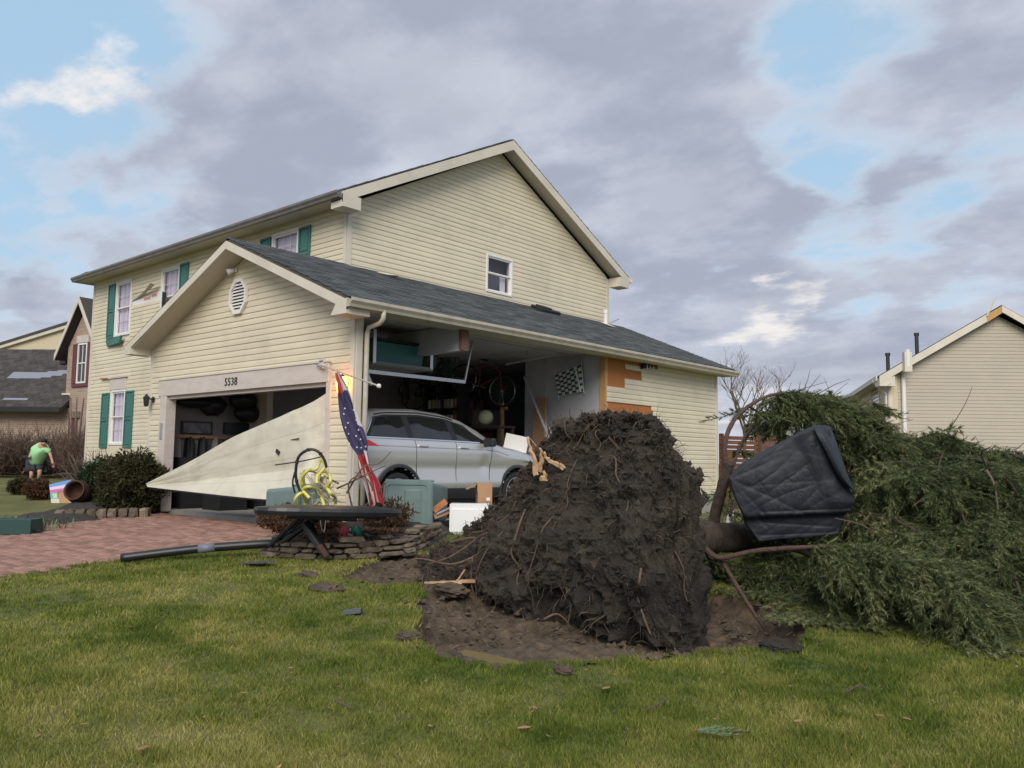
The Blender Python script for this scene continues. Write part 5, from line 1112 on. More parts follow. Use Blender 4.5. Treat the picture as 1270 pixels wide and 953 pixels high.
R0 = [p+(mid-p)*.02-nb*.045 for p in out]; R1 = [p for p in out]; R2 = [p+(mid-p)*.015+nb*.035 for p in out]; R3 = [p+(mid-p)*.35+nb*.06 for p in out]
m = MB().grid([R0, R1, R2, R3], closed=True); m.add(R3, [tuple(range(40))]); m.add(R0, [tuple(range(39, -1, -1))]); m.build('backboard', X['black'], BH, smooth=False)
for (a, b) in ((.35, .5), (-.1, .1)): MB().bar(mid+ex*(a-.35)-up_*.2-nb*.045, mid+ex*(b+.3)-up_*.15-nb*.06, .07, .04).build('backboard_rib', X['black'], BH, bevel=.008)
MB().bar(mid-ex*.55-nb*.05-up_*.4, mid+ex*.4-nb*.07-up_*.3, .16, .07).build('back_bracket', X['black'], BH, bevel=.01)
# scraps on the lawn
p = ground(318, 703); MB().add([p+(-.17, -.1, .02), p+(.1, -.13, .05), p+(.2, .1, .06), p+(-.08, .13, .03), p+(-.17, -.1, .035), p+(.1, -.13, .068), p+(.2, .1, .08), p+(-.08, .13, .045)], [(0, 3, 2, 1), (4, 5, 6, 7), (0, 1, 5, 4), (1, 2, 6, 5), (2, 3, 7, 6), (3, 0, 4, 7)]).build('roof_shingle', X['shingle'], None, loc=p, **tg('torn dark roof shingle lying on the lawn below the pole', 'shingle'))
p = ground(437, 763); MB().obox(p+(0, 0, .03), RT0*.075+uz*.01, FH*.05, uz*.014).build('plastic_scrap', mat('grey_plastic', (.10, .11, .13), .4), None, loc=p, **tg('small dark plastic scrap on the grass left of the crater', 'scrap'))
def clod(name, p, r, lb, seed, mt='rootsoil', parent=None):
    A_ = []
    for i in range(15):
        v = PI*i/14; row = []
        for j in range(24):
            a = 2*PI*j/24; d = np.array((math.sin(v)*math.cos(a), math.sin(v)*math.sin(a), math.cos(v))); k = 1+.38*fbm(d*2.2+seed, 5); row.append(p+d*np.asarray(r)*k)
        A_.append(row)
    return MB().grid(A_, closed=True).build(name, X[mt], parent) if parent else MB().grid(A_, closed=True).build(name, X[mt], None, loc=p, **tg(lb, 'clod'))
for k, (px, py, r, lb) in enumerate([(403, 733, (.22, .11, .05), 'long torn sod clod on the lawn left of the crater'), (382, 716, (.12, .07, .035), 'small sod clod just beyond the long one'), (505, 795, (.10, .08, .05), 'dark clod on the rim of the crater'), (700, 836, (.07, .05, .03), 'little dark clod on the near grass below the crater'), (432, 690, (.13, .1, .05), 'dark clod of earth at the foot of the stone planter'), (560, 735, (.22, .12, .06), 'broad clod under the pale splintered plank in the crater')]):
    p = ground(px, py); clod('clod', p+(0, 0, .02), r, lb, k*3.3, 'soil')
p = ground(555, 733); m = MB()
for k in range(9): a_ = p+RT0*(-.22+.05*k)+uz*(.07+.004*k)+FH*random.uniform(-.03, .03); m.bar(a_, a_+RT0*random.uniform(.14, .3)+FH*random.uniform(-.03, .03), .025, .015)
m.bar(p+RT0*.08+uz*.08, p+RT0*.16+uz*.2, .02, .014); m.build('splintered_plank', X['palewood'], None, loc=p, **tg('pale splintered plank lying on the dark clod in the crater', 'plank'))
g_ = np.random.default_rng(12); m = MB()
for k in range(260):
    x, y = g_.uniform(3.0, 7.0), g_.uniform(-3.5, -.6)
    if poly_d(np.array([x]), np.array([y]), CRATER)[0] < .15: continue
    z = gz(x, y)-(.13 if x > 4.2 else .05)+.02; a = g_.uniform(0, PI); l = g_.uniform(.04, .16); m.tube([(x, y, z), (x+math.cos(a)*l*.5, y+math.sin(a)*l*.5, z+.02), (x+math.cos(a)*l, y+math.sin(a)*l, z)], [.004, .007, .003], 4)
m.build('wood_splinters', X['root'], None, kind='stuff', label='scattered root splinters in the crater', category='splinters')
for k in range(60):
    pass
m = MB()
for k in range(420):
    x, y = g_.uniform(2.2, 7.2), g_.uniform(-3.6, -.3); d_ = poly_d(np.array([x]), np.array([y]), CRATER)[0]
    if d_ < -.08: continue
    r = g_.uniform(.012, .05); c = np.array((x, y, gz(x, y)-(.13 if x > 4.2 else .05)*min(1, max(0, d_)/.2)+r*.3)); V = [c+np.array(v)*r*g_.uniform(.6, 1.3) for v in ((1, 0, 0), (0, 1, 0), (-1, 0, 0), (0, -1, 0), (.2, .2, .8), (.1, -.1, -.6))]
    m.add(V, [(0, 1, 4), (1, 2, 4), (2, 3, 4), (3, 0, 4), (1, 0, 5), (2, 1, 5), (3, 2, 5), (0, 3, 5)])
m.build('earth_crumbs', X['soil'], None, kind='stuff', label='loose crumbs of earth around the crater', category='earth')

# ---------------------------------------------------------------- uprooted spruce
SP = thing('uprooted_spruce', 'huge uprooted spruce lying on its side with its root plate in the air', 'tree', CF(.6, 7.4, -.25))
# root plate: a slab of earth standing on edge, seen broadside
sL = np.array((.30, .38, .50, .64, .80, 1.05, 1.3, 1.55, 1.8, 2.05, 2.3, 2.6, 2.9, 3.3, 3.9)); hL = np.array((.35, 1.36, 1.62, 1.76, 1.84, 1.87, 1.86, 1.80, 1.64, 1.44, 1.21, .95, .74, .52, .26))-.0
def plate_top(s_): return float(np.interp(s_, sL, hL))
NS, NT = 300, 200; dS = np.array((-.66, .75)); A_ = np.zeros((NS, NT, 3))
for i in range(NS):
    s_ = lerp(.28, 3.95, i/(NS-1)); Hh = plate_top(s_); en = max(0, min(1, (s_-.28)/.2))**.5*max(0, min(1, (3.98-s_)/.6))**.5
    lat0, dep0 = 1.60-.66*s_-.02*max(0, s_-.6), 6.40+.75*s_+.16*max(0, s_-.5); zb = -.66
    for j in range(NT):
        th = PI*j/(NT-1); hh = math.sin(th)**.72; side = -math.cos(th); tk = ((.17+.24*math.sin(PI*min(1, hh*1.15))) if side < 0 else .52*(1-.35*hh))*(.12+.88*en)*(.6+.4*min(1, Hh))
        # n: towards the viewer's left for side<0
        nlat, ndep = .75*side*tk, .66*side*tk
        if side < 0: over = .14*math.exp(-((hh-.35)/.22)**2)*(.4+.6*en); nlat -= .75*over; ndep -= .66*over
        A_[i, j] = CF(lat0+nlat, dep0+ndep, zb+(Hh+.25)*hh)
# displace along the surface normal with clumpy earth noise
du = np.gradient(A_, axis=0); dv = np.gradient(A_, axis=1); NN = np.cross(du, dv); NN /= (np.linalg.norm(NN, axis=2)[..., None]+1e-9)
if (NN[NS//2, 20] @ (-(RT0*.75+FH*.66))) < 0: NN = -NN
Dm = np.zeros((NS, NT))
for i in range(NS):
    for j in range(NT):
        p = A_[i, j]; Dm[i, j] = .10*noise.fractal(Vector(p*1.7), .7, 2.0, 2)+.075*noise.noise(Vector(p*4.1+7))-.12*abs(noise.noise(Vector(p*5.2+3)))-.05*max(0, noise.noise(Vector(p*9.2+9)))+.045*noise.noise(Vector(p*15))+.026*noise.noise(Vector(p*31.))
        st = noise.noise(Vector((p[0]*7, p[1]*7, p[2]*1.4)));  Dm[i, j] += .03*st
A_ = A_+NN*Dm[..., None]
RP = MB().grid(A_).add(A_[0], [tuple(range(NT))]).add(A_[-1], [tuple(range(NT-1, -1, -1))]).build('root_plate', X['rootsoil'], SP, label='tall plate of dark earth and torn roots')
# roots on the plate
g_ = np.random.default_rng(21)
def surf(s_, t_): 
    i = int(np.clip((s_-.28)/(3.95-.28)*(NS-1), 0, NS-1)); j = int(np.clip(t_*(NT-1), 0, NT-1)); return A_[i, j], NN[i, j]
for k in range(26):
    s_, t_ = g_.uniform(.3, 3.3), g_.uniform(.05, .5); ps = []; ds, dt = g_.normal(0, .07), -g_.uniform(.012, .035)
    for q_ in range(9):
        p, n_ = surf(s_+ds*q_, max(.01, t_+dt*q_)); ps.append(p+n_*(.015+.02*math.sin(q_*1.1+k))+g_.normal(0, .012, 3))
    r = g_.uniform(.004, .013); MB().tube(spline(ps, 18), np.linspace(r, r*.35, 18), 6).build('root', X['root'], RP)
for (pts, r) in (([(735, 695), (750, 730), (765, 770), (770, 790)], .032), ([(675, 768), (692, 762), (708, 778), (716, 800)], .010), ([(700, 722), (708, 750), (704, 775)], .014), ([(770, 745), (800, 735), (825, 730)], .015), ([(560, 672), (590, 668), (560, 690), (530, 700)], .016), ([(590, 690), (560, 700), (520, 693), (500, 700)], .012)):
    ps = []
    for a in pts: ps.append(at(*a, (6.62 if pts[0][0] > 720 else 7.0) if a[0] > 640 else 8.2))
    MB().tube(spline(ps, 18), np.linspace(r, r*.4, 18), 7).build('root', X['root'], RP)
for (pts, r, mt, dep) in (([(664, 590), (662, 570), (657, 555), (654, 542)], .045, 'palewood', 7.5), ([(668, 585), (672, 570), (668, 556)], .05, 'palewood', 7.55), ([(700, 582), (686, 574), (678, 568), (674, 560)], .045, 'palewood', 7.5), ([(672, 596), (676, 590), (674, 584)], .05, 'palewood', 7.4), ([(692, 580), (694, 570)], .02, 'redbark', 7.5)):
    n_ = 10; q_ = spline([at(*a, dep) for a in pts], n_)+g_.normal(0, .006, (n_, 3)); MB().tube(q_, [.62*r*(1-.7*i/(n_-1))*(.85+.3*((i*7) % 3)/2) for i in range(n_)], 5).build('broken_root', X[mt], RP)
m = MB()   # hair roots and torn grass
for k in range(8000):
    s_, t_ = g_.uniform(.3, 3.9), g_.uniform(.01, .75); p, n_ = surf(s_, t_); d = n_*g_.uniform(.3, 1)+g_.normal(0, .5, 3); l = g_.uniform(.03, .13); w_ = np.cross(d, g_.normal(size=3)); w_ = w_/(np.linalg.norm(w_)+1e-6)*g_.uniform(.0015, .0035); a = p-n_*.01; b = a+d*l*.55; c = b+d*l*.35-uz*l*.45
    m.add([a-w_, a+w_, b+w_*.8, b-w_*.8, c], [(0, 1, 2, 3), (3, 2, 4)])
m.build('hair_root', X['root'], RP, kind='stuff')
m = MB()   # clods stuck to the plate
for k in range(2600):
    s_, t_ = g_.uniform(.3, 3.9), g_.uniform(.01, .8); p, n_ = surf(s_, t_); r = .01+.04*g_.random()**2.5; V = [p+n_*r*.1+np.array(v)*r*g_.uniform(.6, 1.4) for v in ((1, 0, 0), (0, 1, 0), (-1, 0, 0), (0, -1, 0), (0, 0, 1), (0, 0, -1))]
    m.add(V, [(0, 1, 4), (1, 2, 4), (2, 3, 4), (3, 0, 4), (1, 0, 5), (2, 1, 5), (3, 2, 5), (0, 3, 5)])
m.build('earth_clod', X['rootsoil'], RP, kind='stuff')
# trunk
tp = spline([at(835, 668, 7.5), at(868, 667, 7.9), at(905, 668, 8.3), at(1000, 664, 9.0), at(1150, 640, 10.0), at(1300, 622, 11.0), at(1480, 600, 12.4)], 60)
tr = []
for i, p in enumerate(tp): tr.append(lerp(.19, .05, i/59)*(1+.25*math.exp(-i/3)))
m = MB().tube(tp, tr, 20); tk = m.build('trunk', X['bark'], SP, smooth=True)
tv = tk.data.vertices
for v in tv: v.co += v.normal*(.035*noise.noise(Vector(v.co*6.0))+.02*noise.noise(Vector(v.co*19.0)))

NTW = 12
def make_spray(seed):
    """drooping spruce branchlet hanging along -z, about one unit long: loose triangles (n,3,3) and tones"""
    g_ = np.random.default_rng(seed); T = []; tone = []
    def axis(p, d, L_, k, wsc):
        n_ = max(4, int(L_*34)); q_ = p.copy(); d = d/np.linalg.norm(d)
        for i in range(n_):
            q_ = q_+d*L_/n_; d = d+np.array((0, 0, -.035)); d /= np.linalg.norm(d)
            for s_ in range(3):
                e = g_.normal(size=3); e -= d*(e@d); e /= np.linalg.norm(e); tip = q_+(e*.75+d*.95)*.050*wsc*g_.uniform(.7, 1.2); w_ = np.cross(e, d)*.0052
                T.append((q_-w_, q_+w_, tip)); tone.append(np.clip(.42+.22*g_.normal()+.25*(i/n_-.4), 0, 1))
        return
    main = np.array((0, 0, 0.0)); d = np.array((.25, 0, -1.0)); axis(main, d, 1.0, 0, 1)
    nk = g_.integers(11, 19); sl_ = g_.uniform(.16, .32)
    for k in range(nk):
        t = .06+.86*k/nk+g_.uniform(0, .05); a = g_.uniform(0, 2*PI); axis(np.array((.22*t, 0, -t*.97)), np.array((math.cos(a)*.75+.1, math.sin(a)*.75, -g_.uniform(.5, 1.1))), sl_*(1-t*.65)*g_.uniform(.5, 1.3), 1, .92)
    return np.array(T), np.array(tone)
SPR = [make_spray(50+k) for k in range(NTW)]
def hang(parent, pts, n, l0, l1, seed, name='foliage', spread=.45, taper=True, tonef=0.0, down=1.0):
    g_ = np.random.default_rng(seed); P = spline(pts, 80); VV = []; TT_ = []
    for k in range(n):
        u = g_.random()**.85; i = min(int(u*79), 78); p = P[i]+(P[i+1]-P[i])*g_.random(); t = P[i+1]-P[i]; t /= np.linalg.norm(t)+1e-9; sd_ = np.cross(t, uz); sd_ /= np.linalg.norm(sd_)+1e-9
        # local frame: z up axis of the spray, x = outward
        o = sd_*g_.choice((-1, 1))*g_.uniform(.2, 1)+t*g_.uniform(.1, .9); o[2] = 0; o = o/(np.linalg.norm(o)+1e-9); z = uz*down*g_.uniform(.35, 1.0)+g_.normal(0, .16, 3)-o*g_.uniform(.2, 1.15); z /= np.linalg.norm(z); x = o-z*(o@z); x /= np.linalg.norm(x); y = np.cross(z, x); sc = g_.uniform(l0, l1)*(1-.45*u*taper)
        T, tn = SPR[g_.integers(NTW)]; base_ = p+sd_*g_.uniform(-spread, spread)*.4*g_.random()+uz*g_.uniform(-.04, .05)
        # needles keep their size: only positions along the spray scale
        c = T.mean(1, keepdims=True); q_ = c*sc+(T-c)*max(.75, sc**.4); Wd = q_ @ np.stack([x, y, z]); VV.append((Wd+base_).reshape(-1, 3)); TT_.append(np.clip(tn+g_.normal(0, .17)+tonef, 0, 1))
    V = np.concatenate(VV); V[:, 2] = np.maximum(V[:, 2], gz0(V[:, 0], V[:, 1])+.015+.03*np.abs(np.sin(V[:, 0]*40)))
    return tri_mesh(name, V, 3, X['needle'], parent, attr=np.concatenate(TT_))
def bough(px, r0, r1, n, l0, l1, seed, mt='bark', label=None, **kw):
    pts = [at(a, b, d) for a, b, d in px]; m = MB().tube(spline(pts, 30), np.linspace(r0, r1, 30), 8); b = m.build('branch', X[mt], SP, smooth=True, **(dict(label=label) if label else {}))
    for v in b.data.vertices: v.co += v.normal*(.22*max(r0, r1)*noise.noise(Vector(v.co*14.0))+.12*r0*noise.noise(Vector(v.co*40.0)))
    if n: hang(b, pts if not kw.get('part') else pts[kw['part']:], n, l0, l1, seed, **{k: v for k, v in kw.items() if k != 'part'})
    return b
bough([(884, 668, 8.2), (887, 640, 8.2), (897, 600, 8.15), (906, 575, 8.1)], .062, .045, 0, 0, 0, 1, label='dark limb rising from the trunk beside the tarp')
bough([(902, 600, 8.2), (899, 555, 8.2), (908, 525, 8.3), (930, 503, 8.4), (962, 489, 8.6), (1005, 490, 8.8), (1050, 508, 9.0), (1085, 545, 9.1)], .027, .008, 150, .35, .8, 2, 'redbark', 'red brown branch arching up over the tarp', part=4)
bough([(905, 600, 8.6), (912, 570, 8.7), (925, 540, 8.8), (945, 520, 9)], .02, .008, 10, .2, .35, 3, 'redbark')
bough([(868, 672, 7.5), (880, 686, 7.35), (897, 692, 7.3), (941, 683, 7.2), (1000, 679, 7.0), (1045, 679, 6.9), (1110, 690, 6.6), (1165, 715, 6.4), (1205, 762, 6.2), (1228, 805, 6.1)], .028, .008, 360, .42, .90, 4, 'redbark', 'red brown low branch reaching towards the lawn', part=4)
bough([(893, 690, 7.4), (905, 712, 7.3), (925, 745, 7.1), (945, 775, 7.0), (968, 802, 6.9)], .022, .012, 0, 0, 0, 5, 'redbark', 'bare stick slanting down to the grass')
bough([(1030, 543, 8.9), (1065, 541, 8.9), (1110, 546, 8.9), (1170, 556, 9), (1290, 572, 9.2), (1420, 600, 9.5)], .038, .02, 300, .5, .8, 6, 'bark', 'dark bough running level behind the tarp')
bough([(1040, 690, 8.9), (1066, 655, 8.6), (1093, 640, 8.3)], .035, .03, 0, 0, 0, 7, 'bark'); bough([(1120, 640, 8.9), (1145, 606, 8.2), (1162, 600, 8.0)], .03, .025, 0, 0, 0, 8, 'bark')
bough([(1030, 560, 9.0), (1068, 520, 8.9), (1086, 500, 8.9)], .018, .008, 20, .3, .5, 9, 'redbark')
# boughs that build up the mass: start on the trunk, arch up and droop
g_ = np.random.default_rng(77)
MASS = [([(960, 660, 8.8), (1005, 565, 9.0), (1050, 530, 9.2), (1095, 560, 9.3), (1140, 600, 9.2)], 150), ([(1030, 660, 9.3), (1070, 575, 9.3), (1125, 548, 9.3), (1180, 560, 9.0), (1230, 610, 8.6)], 190), ([(1100, 650, 9.6), (1140, 580, 9.6), (1200, 565, 9.6), (1260, 590, 9.3), (1320, 640, 8.9)], 190),
 ([(1180, 640, 10.3), (1230, 585, 10.2), (1290, 575, 10.0), (1350, 610, 9.6)], 150), ([(1000, 662, 8.9), (1070, 590, 8.3), (1130, 575, 7.9), (1180, 610, 7.5), (1210, 690, 7.2)], 210), ([(1080, 655, 9.4), (1140, 580, 8.6), (1210, 570, 8.0), (1260, 610, 7.5), (1290, 700, 7.2)], 210),
 ([(1150, 645, 9.9), (1210, 570, 9.0), (1270, 570, 8.2), (1330, 640, 7.6)], 170), ([(990, 668, 8.8), (1060, 640, 8.0), (1120, 650, 7.4), (1170, 690, 7.0), (1200, 750, 6.7)], 200), ([(1060, 660, 9.3), (1130, 640, 8.2), (1200, 650, 7.4), (1250, 700, 6.9), (1275, 770, 6.6)], 210),
 ([(960, 675, 8.5), (1010, 690, 7.9), (1060, 715, 7.4), (1110, 750, 7.0)], 130), ([(940, 680, 8.5), (960, 700, 8.1), (985, 740, 7.7), (1010, 780, 7.3)], 90), ([(1100, 670, 9), (1160, 700, 8), (1220, 740, 7.2), (1260, 790, 6.7)], 150), ([(1200, 640, 10.4), (1260, 620, 9.2), (1330, 640, 8.2), (1390, 720, 7.4)], 150),
 ([(1010, 660, 9.2), (1040, 600, 9.8), (1090, 570, 10.4), (1150, 590, 11)], 110), ([(1120, 645, 9.9), (1170, 590, 10.6), (1240, 585, 11.2), (1310, 610, 11.6)], 130), ([(950, 665, 8.7), (975, 600, 9.1), (1000, 575, 9.5), (1030, 590, 9.9)], 50), ([(1240, 630, 10.7), (1300, 585, 10.6), (1370, 585, 10.4), (1430, 620, 10)], 120)]
for k, (pts, n) in enumerate(MASS): bough(pts, .030, .008, int(n*.7), .40, 1.1, 100+k, 'bark', tonef=random.uniform(-.16, .10))
for k, (pts, n, a, b) in enumerate((([(930, 505, 8.4), (945, 515, 8.9), (965, 535, 9.2)], 16, .3, .6), ([(962, 489, 8.6), (985, 500, 9.2), (1000, 530, 9.5)], 26, .3, .7), ([(905, 640, 8.6), (920, 610, 9.4), (950, 580, 9.9), (985, 560, 10.2)], 40, .4, .8), ([(875, 690, 8.2), (900, 705, 8.4), (935, 715, 8.3), (960, 725, 8.0)], 70, .3, .6), ([(880, 700, 8.6), (905, 720, 8.6), (940, 740, 8.4)], 50, .3, .55), ([(1060, 515, 9.0), (1090, 528, 8.8), (1120, 552, 8.6)], 40, .4, 1.0), ([(1130, 548, 9.0), (1165, 538, 8.8), (1200, 552, 8.6)], 36, .4, 1.0), ([(1215, 572, 9.0), (1250, 566, 8.8), (1280, 580, 8.6)], 36, .4, 1.0), ([(1190, 620, 7.9), (1240, 640, 7.4), (1290, 690, 7.0)], 90, .5, 1.1))):
    bough(pts, .014, .004, n, a, b, 400+k, 'redbark', tonef=-.22 if k in (3, 4) else .06)
for k in range(26):   # snapped twigs and dead wood inside the crown
    px, py, d = g_.uniform(1075, 1260), g_.uniform(570, 720), g_.uniform(7.4, 8.6); a = at(px, py, d); e = g_.normal(0, .5, 3); e[2] = g_.uniform(-.3, .6); e = e/np.linalg.norm(e)*g_.uniform(.2, .7); MB().tube(spline([a, a+e*.5+g_.normal(0, .04, 3), a+e], 8), np.linspace(.012, .004, 8), 5).build('broken_twig', X['redtwig'], SP)
# flattened sprays pressed on the ground under the tree
bough([(960, 800, 7.0), (1000, 795, 6.8), (1060, 790, 6.7), (1120, 800, 6.5), (1180, 812, 6.3)], .012, .005, 110, .3, .5, 300, 'bark', tonef=.05, down=.5)
bough([(925, 700, 8.2), (950, 735, 7.9), (960, 770, 7.6)], .015, .006, 50, .3, .5, 301, 'bark', tonef=-.1)
bough([(866, 610, 8.6), (862, 595, 8.6), (855, 580, 8.7)], .010, .004, 10, .18, .28, 302, 'bark', tonef=.05)
# bare twigs fringing the top
m = MB()
for k in range(70):
    px, d = g_.uniform(960, 1270), g_.uniform(8.6, 9.6); py = np.interp(px, [960, 1000, 1060, 1120, 1200, 1270], [488, 488, 505, 548, 552, 560])+g_.uniform(-2, 20); p = at(px, py, d); e = g_.normal(0, .5, 3)+(.2, .2, .25); e = e/np.linalg.norm(e)*g_.uniform(.15, .5); m.tube([p, p+e*.5+g_.normal(0, .02, 3), p+e], [.006, .004, .002], 3)
m.tube(spline([at(1170, 545, 9), at(1195, 505, 9), at(1206, 480, 9)], 8), np.linspace(.006, .002, 8), 4).build('bare_twig', X['redtwig'], SP)
# spilled dry earth by the stick
clod('clod', ground(968, 806)+(0, 0, .02), (.16, .10, .035), 'dark clod of bark litter on the grass below the slanting stick', 9.1, 'rootsoil')

# ---------------------------------------------------------------- dark tarp slung over a box on the trunk
TA = [(905, 594), (925, 575), (975, 548), (1010, 529), (1026, 532), (1042, 580), (1058, 622), (1052, 640), (1046, 664), (1000, 668), (945, 673), (930, 655), (915, 625)]
d0 = 7.55; fr = np.array([at(a, b, d0) for a, b in TA]); cen = fr.mean(0); bk = np.array([cen+(p-cen)*.86+FH*.55+RT0*.05+uz*.06 for p in fr])
TAR = thing('tarp_bundle', 'dark wrinkled tarp wrapped round a boxy bundle resting on the trunk', 'tarp', cen-(0, 0, .55))
def ringlerp(t, R_): 
    n_ = len(R_); u = (t % 1)*n_; i = int(u); f = u-i; return R_[i % n_]*(1-f)+R_[(i+1) % n_]*f
NA = 190; prof = [(0, .03), (0, .25), (0, .5), (0, .75), (0, .90), (0, .97), (.02, 1.0), (.15, 1.02), (.3, 1.0), (.5, .99), (.7, .98), (.9, .95), (1, .9), (1, .5), (1, .05)]
prof = [(0, k_) for k_ in np.linspace(.015, .93, 74)]+[(a, b) for a, b in spline([(0, .945, 0), (0, .975, 0), (.02, 1.0, 0), (.15, 1.02, 0), (.3, 1.0, 0), (.6, .985, 0), (.9, .95, 0), (1, .9, 0), (1, .5, 0), (1, .05, 0)], 46)[:, :2]]
A_ = []
gc = np.random.default_rng(8); CREASE = [(-.55, .08, .1, -.22, .016, .03), (-.5, .02, .3, .1, .010, .03), (-.2, .35, .0, -.2, .012, .025), (.15, .5, .25, -.05, .014, .03), (-.35, .2, -.3, -.4, .014, .03), (-.3, -.2, .5, -.16, .020, .02), (-.25, -.3, .35, -.33, .014, .02), (-.3, -.42, .4, -.38, .012, .02), (-.35, -.22, -.1, -.46, .016, .025), (-.45, -.05, -.2, -.3, .012, .02)]
for _ in range(7):
    x_, z_, a_, l_ = gc.uniform(-.45, .45), gc.uniform(-.45, .4), gc.uniform(-.7, .7), gc.uniform(.12, .4); CREASE.append((x_, z_, x_+l_*math.cos(a_), z_+l_*math.sin(a_), gc.uniform(.002, .005), gc.uniform(.010, .02)))
for (dd, k) in prof:
    row = []
    for i in range(NA):
        t = i/NA; pf, pb = ringlerp(t, fr), ringlerp(t, bk); p = lerp(pf, pb, min(max(dd, 0), 1)); c_ = lerp(cen, bk.mean(0), min(max(dd, 0), 1)); p = c_+(p-c_)*k; p = p-FH*.05*(1-min(1, k)**2)*(1 if dd < .1 else 0)
        q_ = p; cz_ = q_[2]-cen[2]; lx = (q_-cen)@RT0
        rid = lambda a_, b_, c_: (1-abs(noise.noise(Vector((a_, b_, c_)))))**5
        w = .012*noise.noise(Vector((lx*1.3, cz_*1.6, 5.5)))-.005*rid((lx*.85+cz_*.5)*1.6, (cz_*.85-lx*.5)*8, 2)-.003*rid((lx*.5-cz_*.85)*2.2, (cz_*.5+lx*.85)*11, 5)-.0022*rid(lx*20, cz_*18+lx*8, 8)
        for (x1_, z1_, x2_, z2_, am, wd_) in CREASE:
            ex_, ez2 = x2_-x1_, z2_-z1_; L2 = ex_*ex_+ez2*ez2; tt = min(max(((lx-x1_)*ex_+(cz_-z1_)*ez2)/L2, 0), 1); sdv = ((lx-x1_)*ez2-(cz_-z1_)*ex_)/math.sqrt(L2); dd_ = math.hypot(lx-x1_-tt*ex_, cz_-z1_-tt*ez2); w += -.5*am*math.exp(-(dd_/(wd_*(.55 if sdv > 0 else 1.5)))**1.1)
        fold = .085*(1/(1+math.exp((cz_+.24-.06*(lx+.1))*110))) if dd < .3 else 0       # lower skirt tucked in under a fold
        flap = .05*(1/(1+math.exp(-((lx-.18)+.45*(cz_-.1))*45)))*(1 if cz_ > -.1 else max(0, 1+(cz_+.1)*8)) if dd < .3 else 0
        row.append(q_-FH*(w*1.6-fold+flap)+RT0*.012*noise.noise(Vector(q_*5.0)))
    A_.append(row)
tb = MB().grid(A_, closed=True).add(A_[0], [tuple(range(NA-1, -1, -1))]).add(A_[-1], [tuple(range(NA))]); tb.build('tarp', X['tarp'], TAR, smooth=True)
fl_ = [[at(1008, 528, d0-.02), at(1018, 527, d0-.03), at(1030, 529, d0+.06)], [at(1014, 540, d0-.10), at(1026, 545, d0-.12), at(1040, 556, d0+.0)], [at(1026, 562, d0-.13), at(1040, 574, d0-.15), at(1052, 590, d0-.03)], [at(1040, 590, d0-.13), at(1050, 598, d0-.16), at(1061, 609, d0-.08)], [at(1050, 604, d0-.11), at(1056, 606, d0-.13), at(1062, 613, d0-.1)]]
fa_ = np.array(fl_); fr2 = np.array([spline(fa_[:, j], 24) for j in range(3)]).transpose(1, 0, 2); fr3 = np.array([spline(r_, 9) for r_ in fr2]); MB().grid(fr3).grid((fr3+FH*.02)[::-1]).build('loose_flap', X['tarp'], TAR, smooth=True)

# bits seen between the root plate and the tarp
p = at(868, 660, 9.4); MB().obox(p, RT0*.12, FH*.1, uz*.05).build('blue_scrap', mat('blue_plastic', (.1, .3, .55), .4), None, loc=p, **tg('small blue plastic scrap on the trunk behind the root plate', 'scrap'))
p = onp(905, 640, 1, 9.0); p = at(905, 648, 12); MB().lathe([(0, -.22), (.05, -.22), (.05, .2), (.03, .24), (0, .24)], p, (.1, 0, 1), 10).build('plastic_bottle', X['whitec'], None, loc=p-(0, 0, .22), **tg('pale plastic bottle standing behind the dark limb', 'bottle'))
# ---------------------------------------------------------------- left bed and its things
bed = [(-4.5,-2.95),(-4.95,-2.35),(-5.4,-1.35),(-5.75,-1.1),(-6.4,-.6),(-6.4,2.0),(-14.3,2.0),(-14.3,1.2),(-9.2,-.1),(-7.4,-1.3),(-5.6,-3.0)]
bx_ = np.arange(-14.4, -4.2, .15); by_ = np.arange(-3.8, 2.1, .15); BX, BY_ = np.meshgrid(bx_, by_); bd = poly_d(BX, BY_, bed)
MB().grid(np.dstack([BX, BY_, gz0(BX, BY_)+.10*ss(-.05, .2, bd)+.03*vnoise(BX, BY_, 4, 4)]), keep=bd[:-1, :-1] > -.06).build('mulch_bed', X['mulch'], smooth=True, kind='structure')
ES = thing('stone_edging', 'short row of weathered edging stones along the driveway bed', 'edging', ground(100, 642))
e0, e1 = ground(68, 644), ground(186, 641)
for k in range(9):
    p = lerp(e0, e1, (k+.5)/9); d_ = (e1-e0)[:2]; d_ = d_/np.linalg.norm(d_); V, F = rock(np.array((p[0], p[1], gz(p[0], p[1])+.07)), np.linalg.norm(e1-e0)/18-.006, .12, .085, d_); MB().add(V, F).build('stone', X['stone'], ES)
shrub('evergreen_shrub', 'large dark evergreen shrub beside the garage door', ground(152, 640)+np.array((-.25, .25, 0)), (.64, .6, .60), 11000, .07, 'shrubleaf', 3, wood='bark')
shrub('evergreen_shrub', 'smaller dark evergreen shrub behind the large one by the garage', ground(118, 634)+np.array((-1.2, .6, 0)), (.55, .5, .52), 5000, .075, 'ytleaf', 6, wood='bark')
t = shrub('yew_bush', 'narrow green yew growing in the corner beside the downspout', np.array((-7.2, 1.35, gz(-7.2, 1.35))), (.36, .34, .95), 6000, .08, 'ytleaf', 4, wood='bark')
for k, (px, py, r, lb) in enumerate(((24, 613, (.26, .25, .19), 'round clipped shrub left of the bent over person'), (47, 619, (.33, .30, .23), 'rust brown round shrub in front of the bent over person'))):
    shrub('round_shrub', lb, ground(px, py), r, 2500, .06, 'shrubleaf' if k == 0 else 'deadleaf', 8+k, wood='bark')
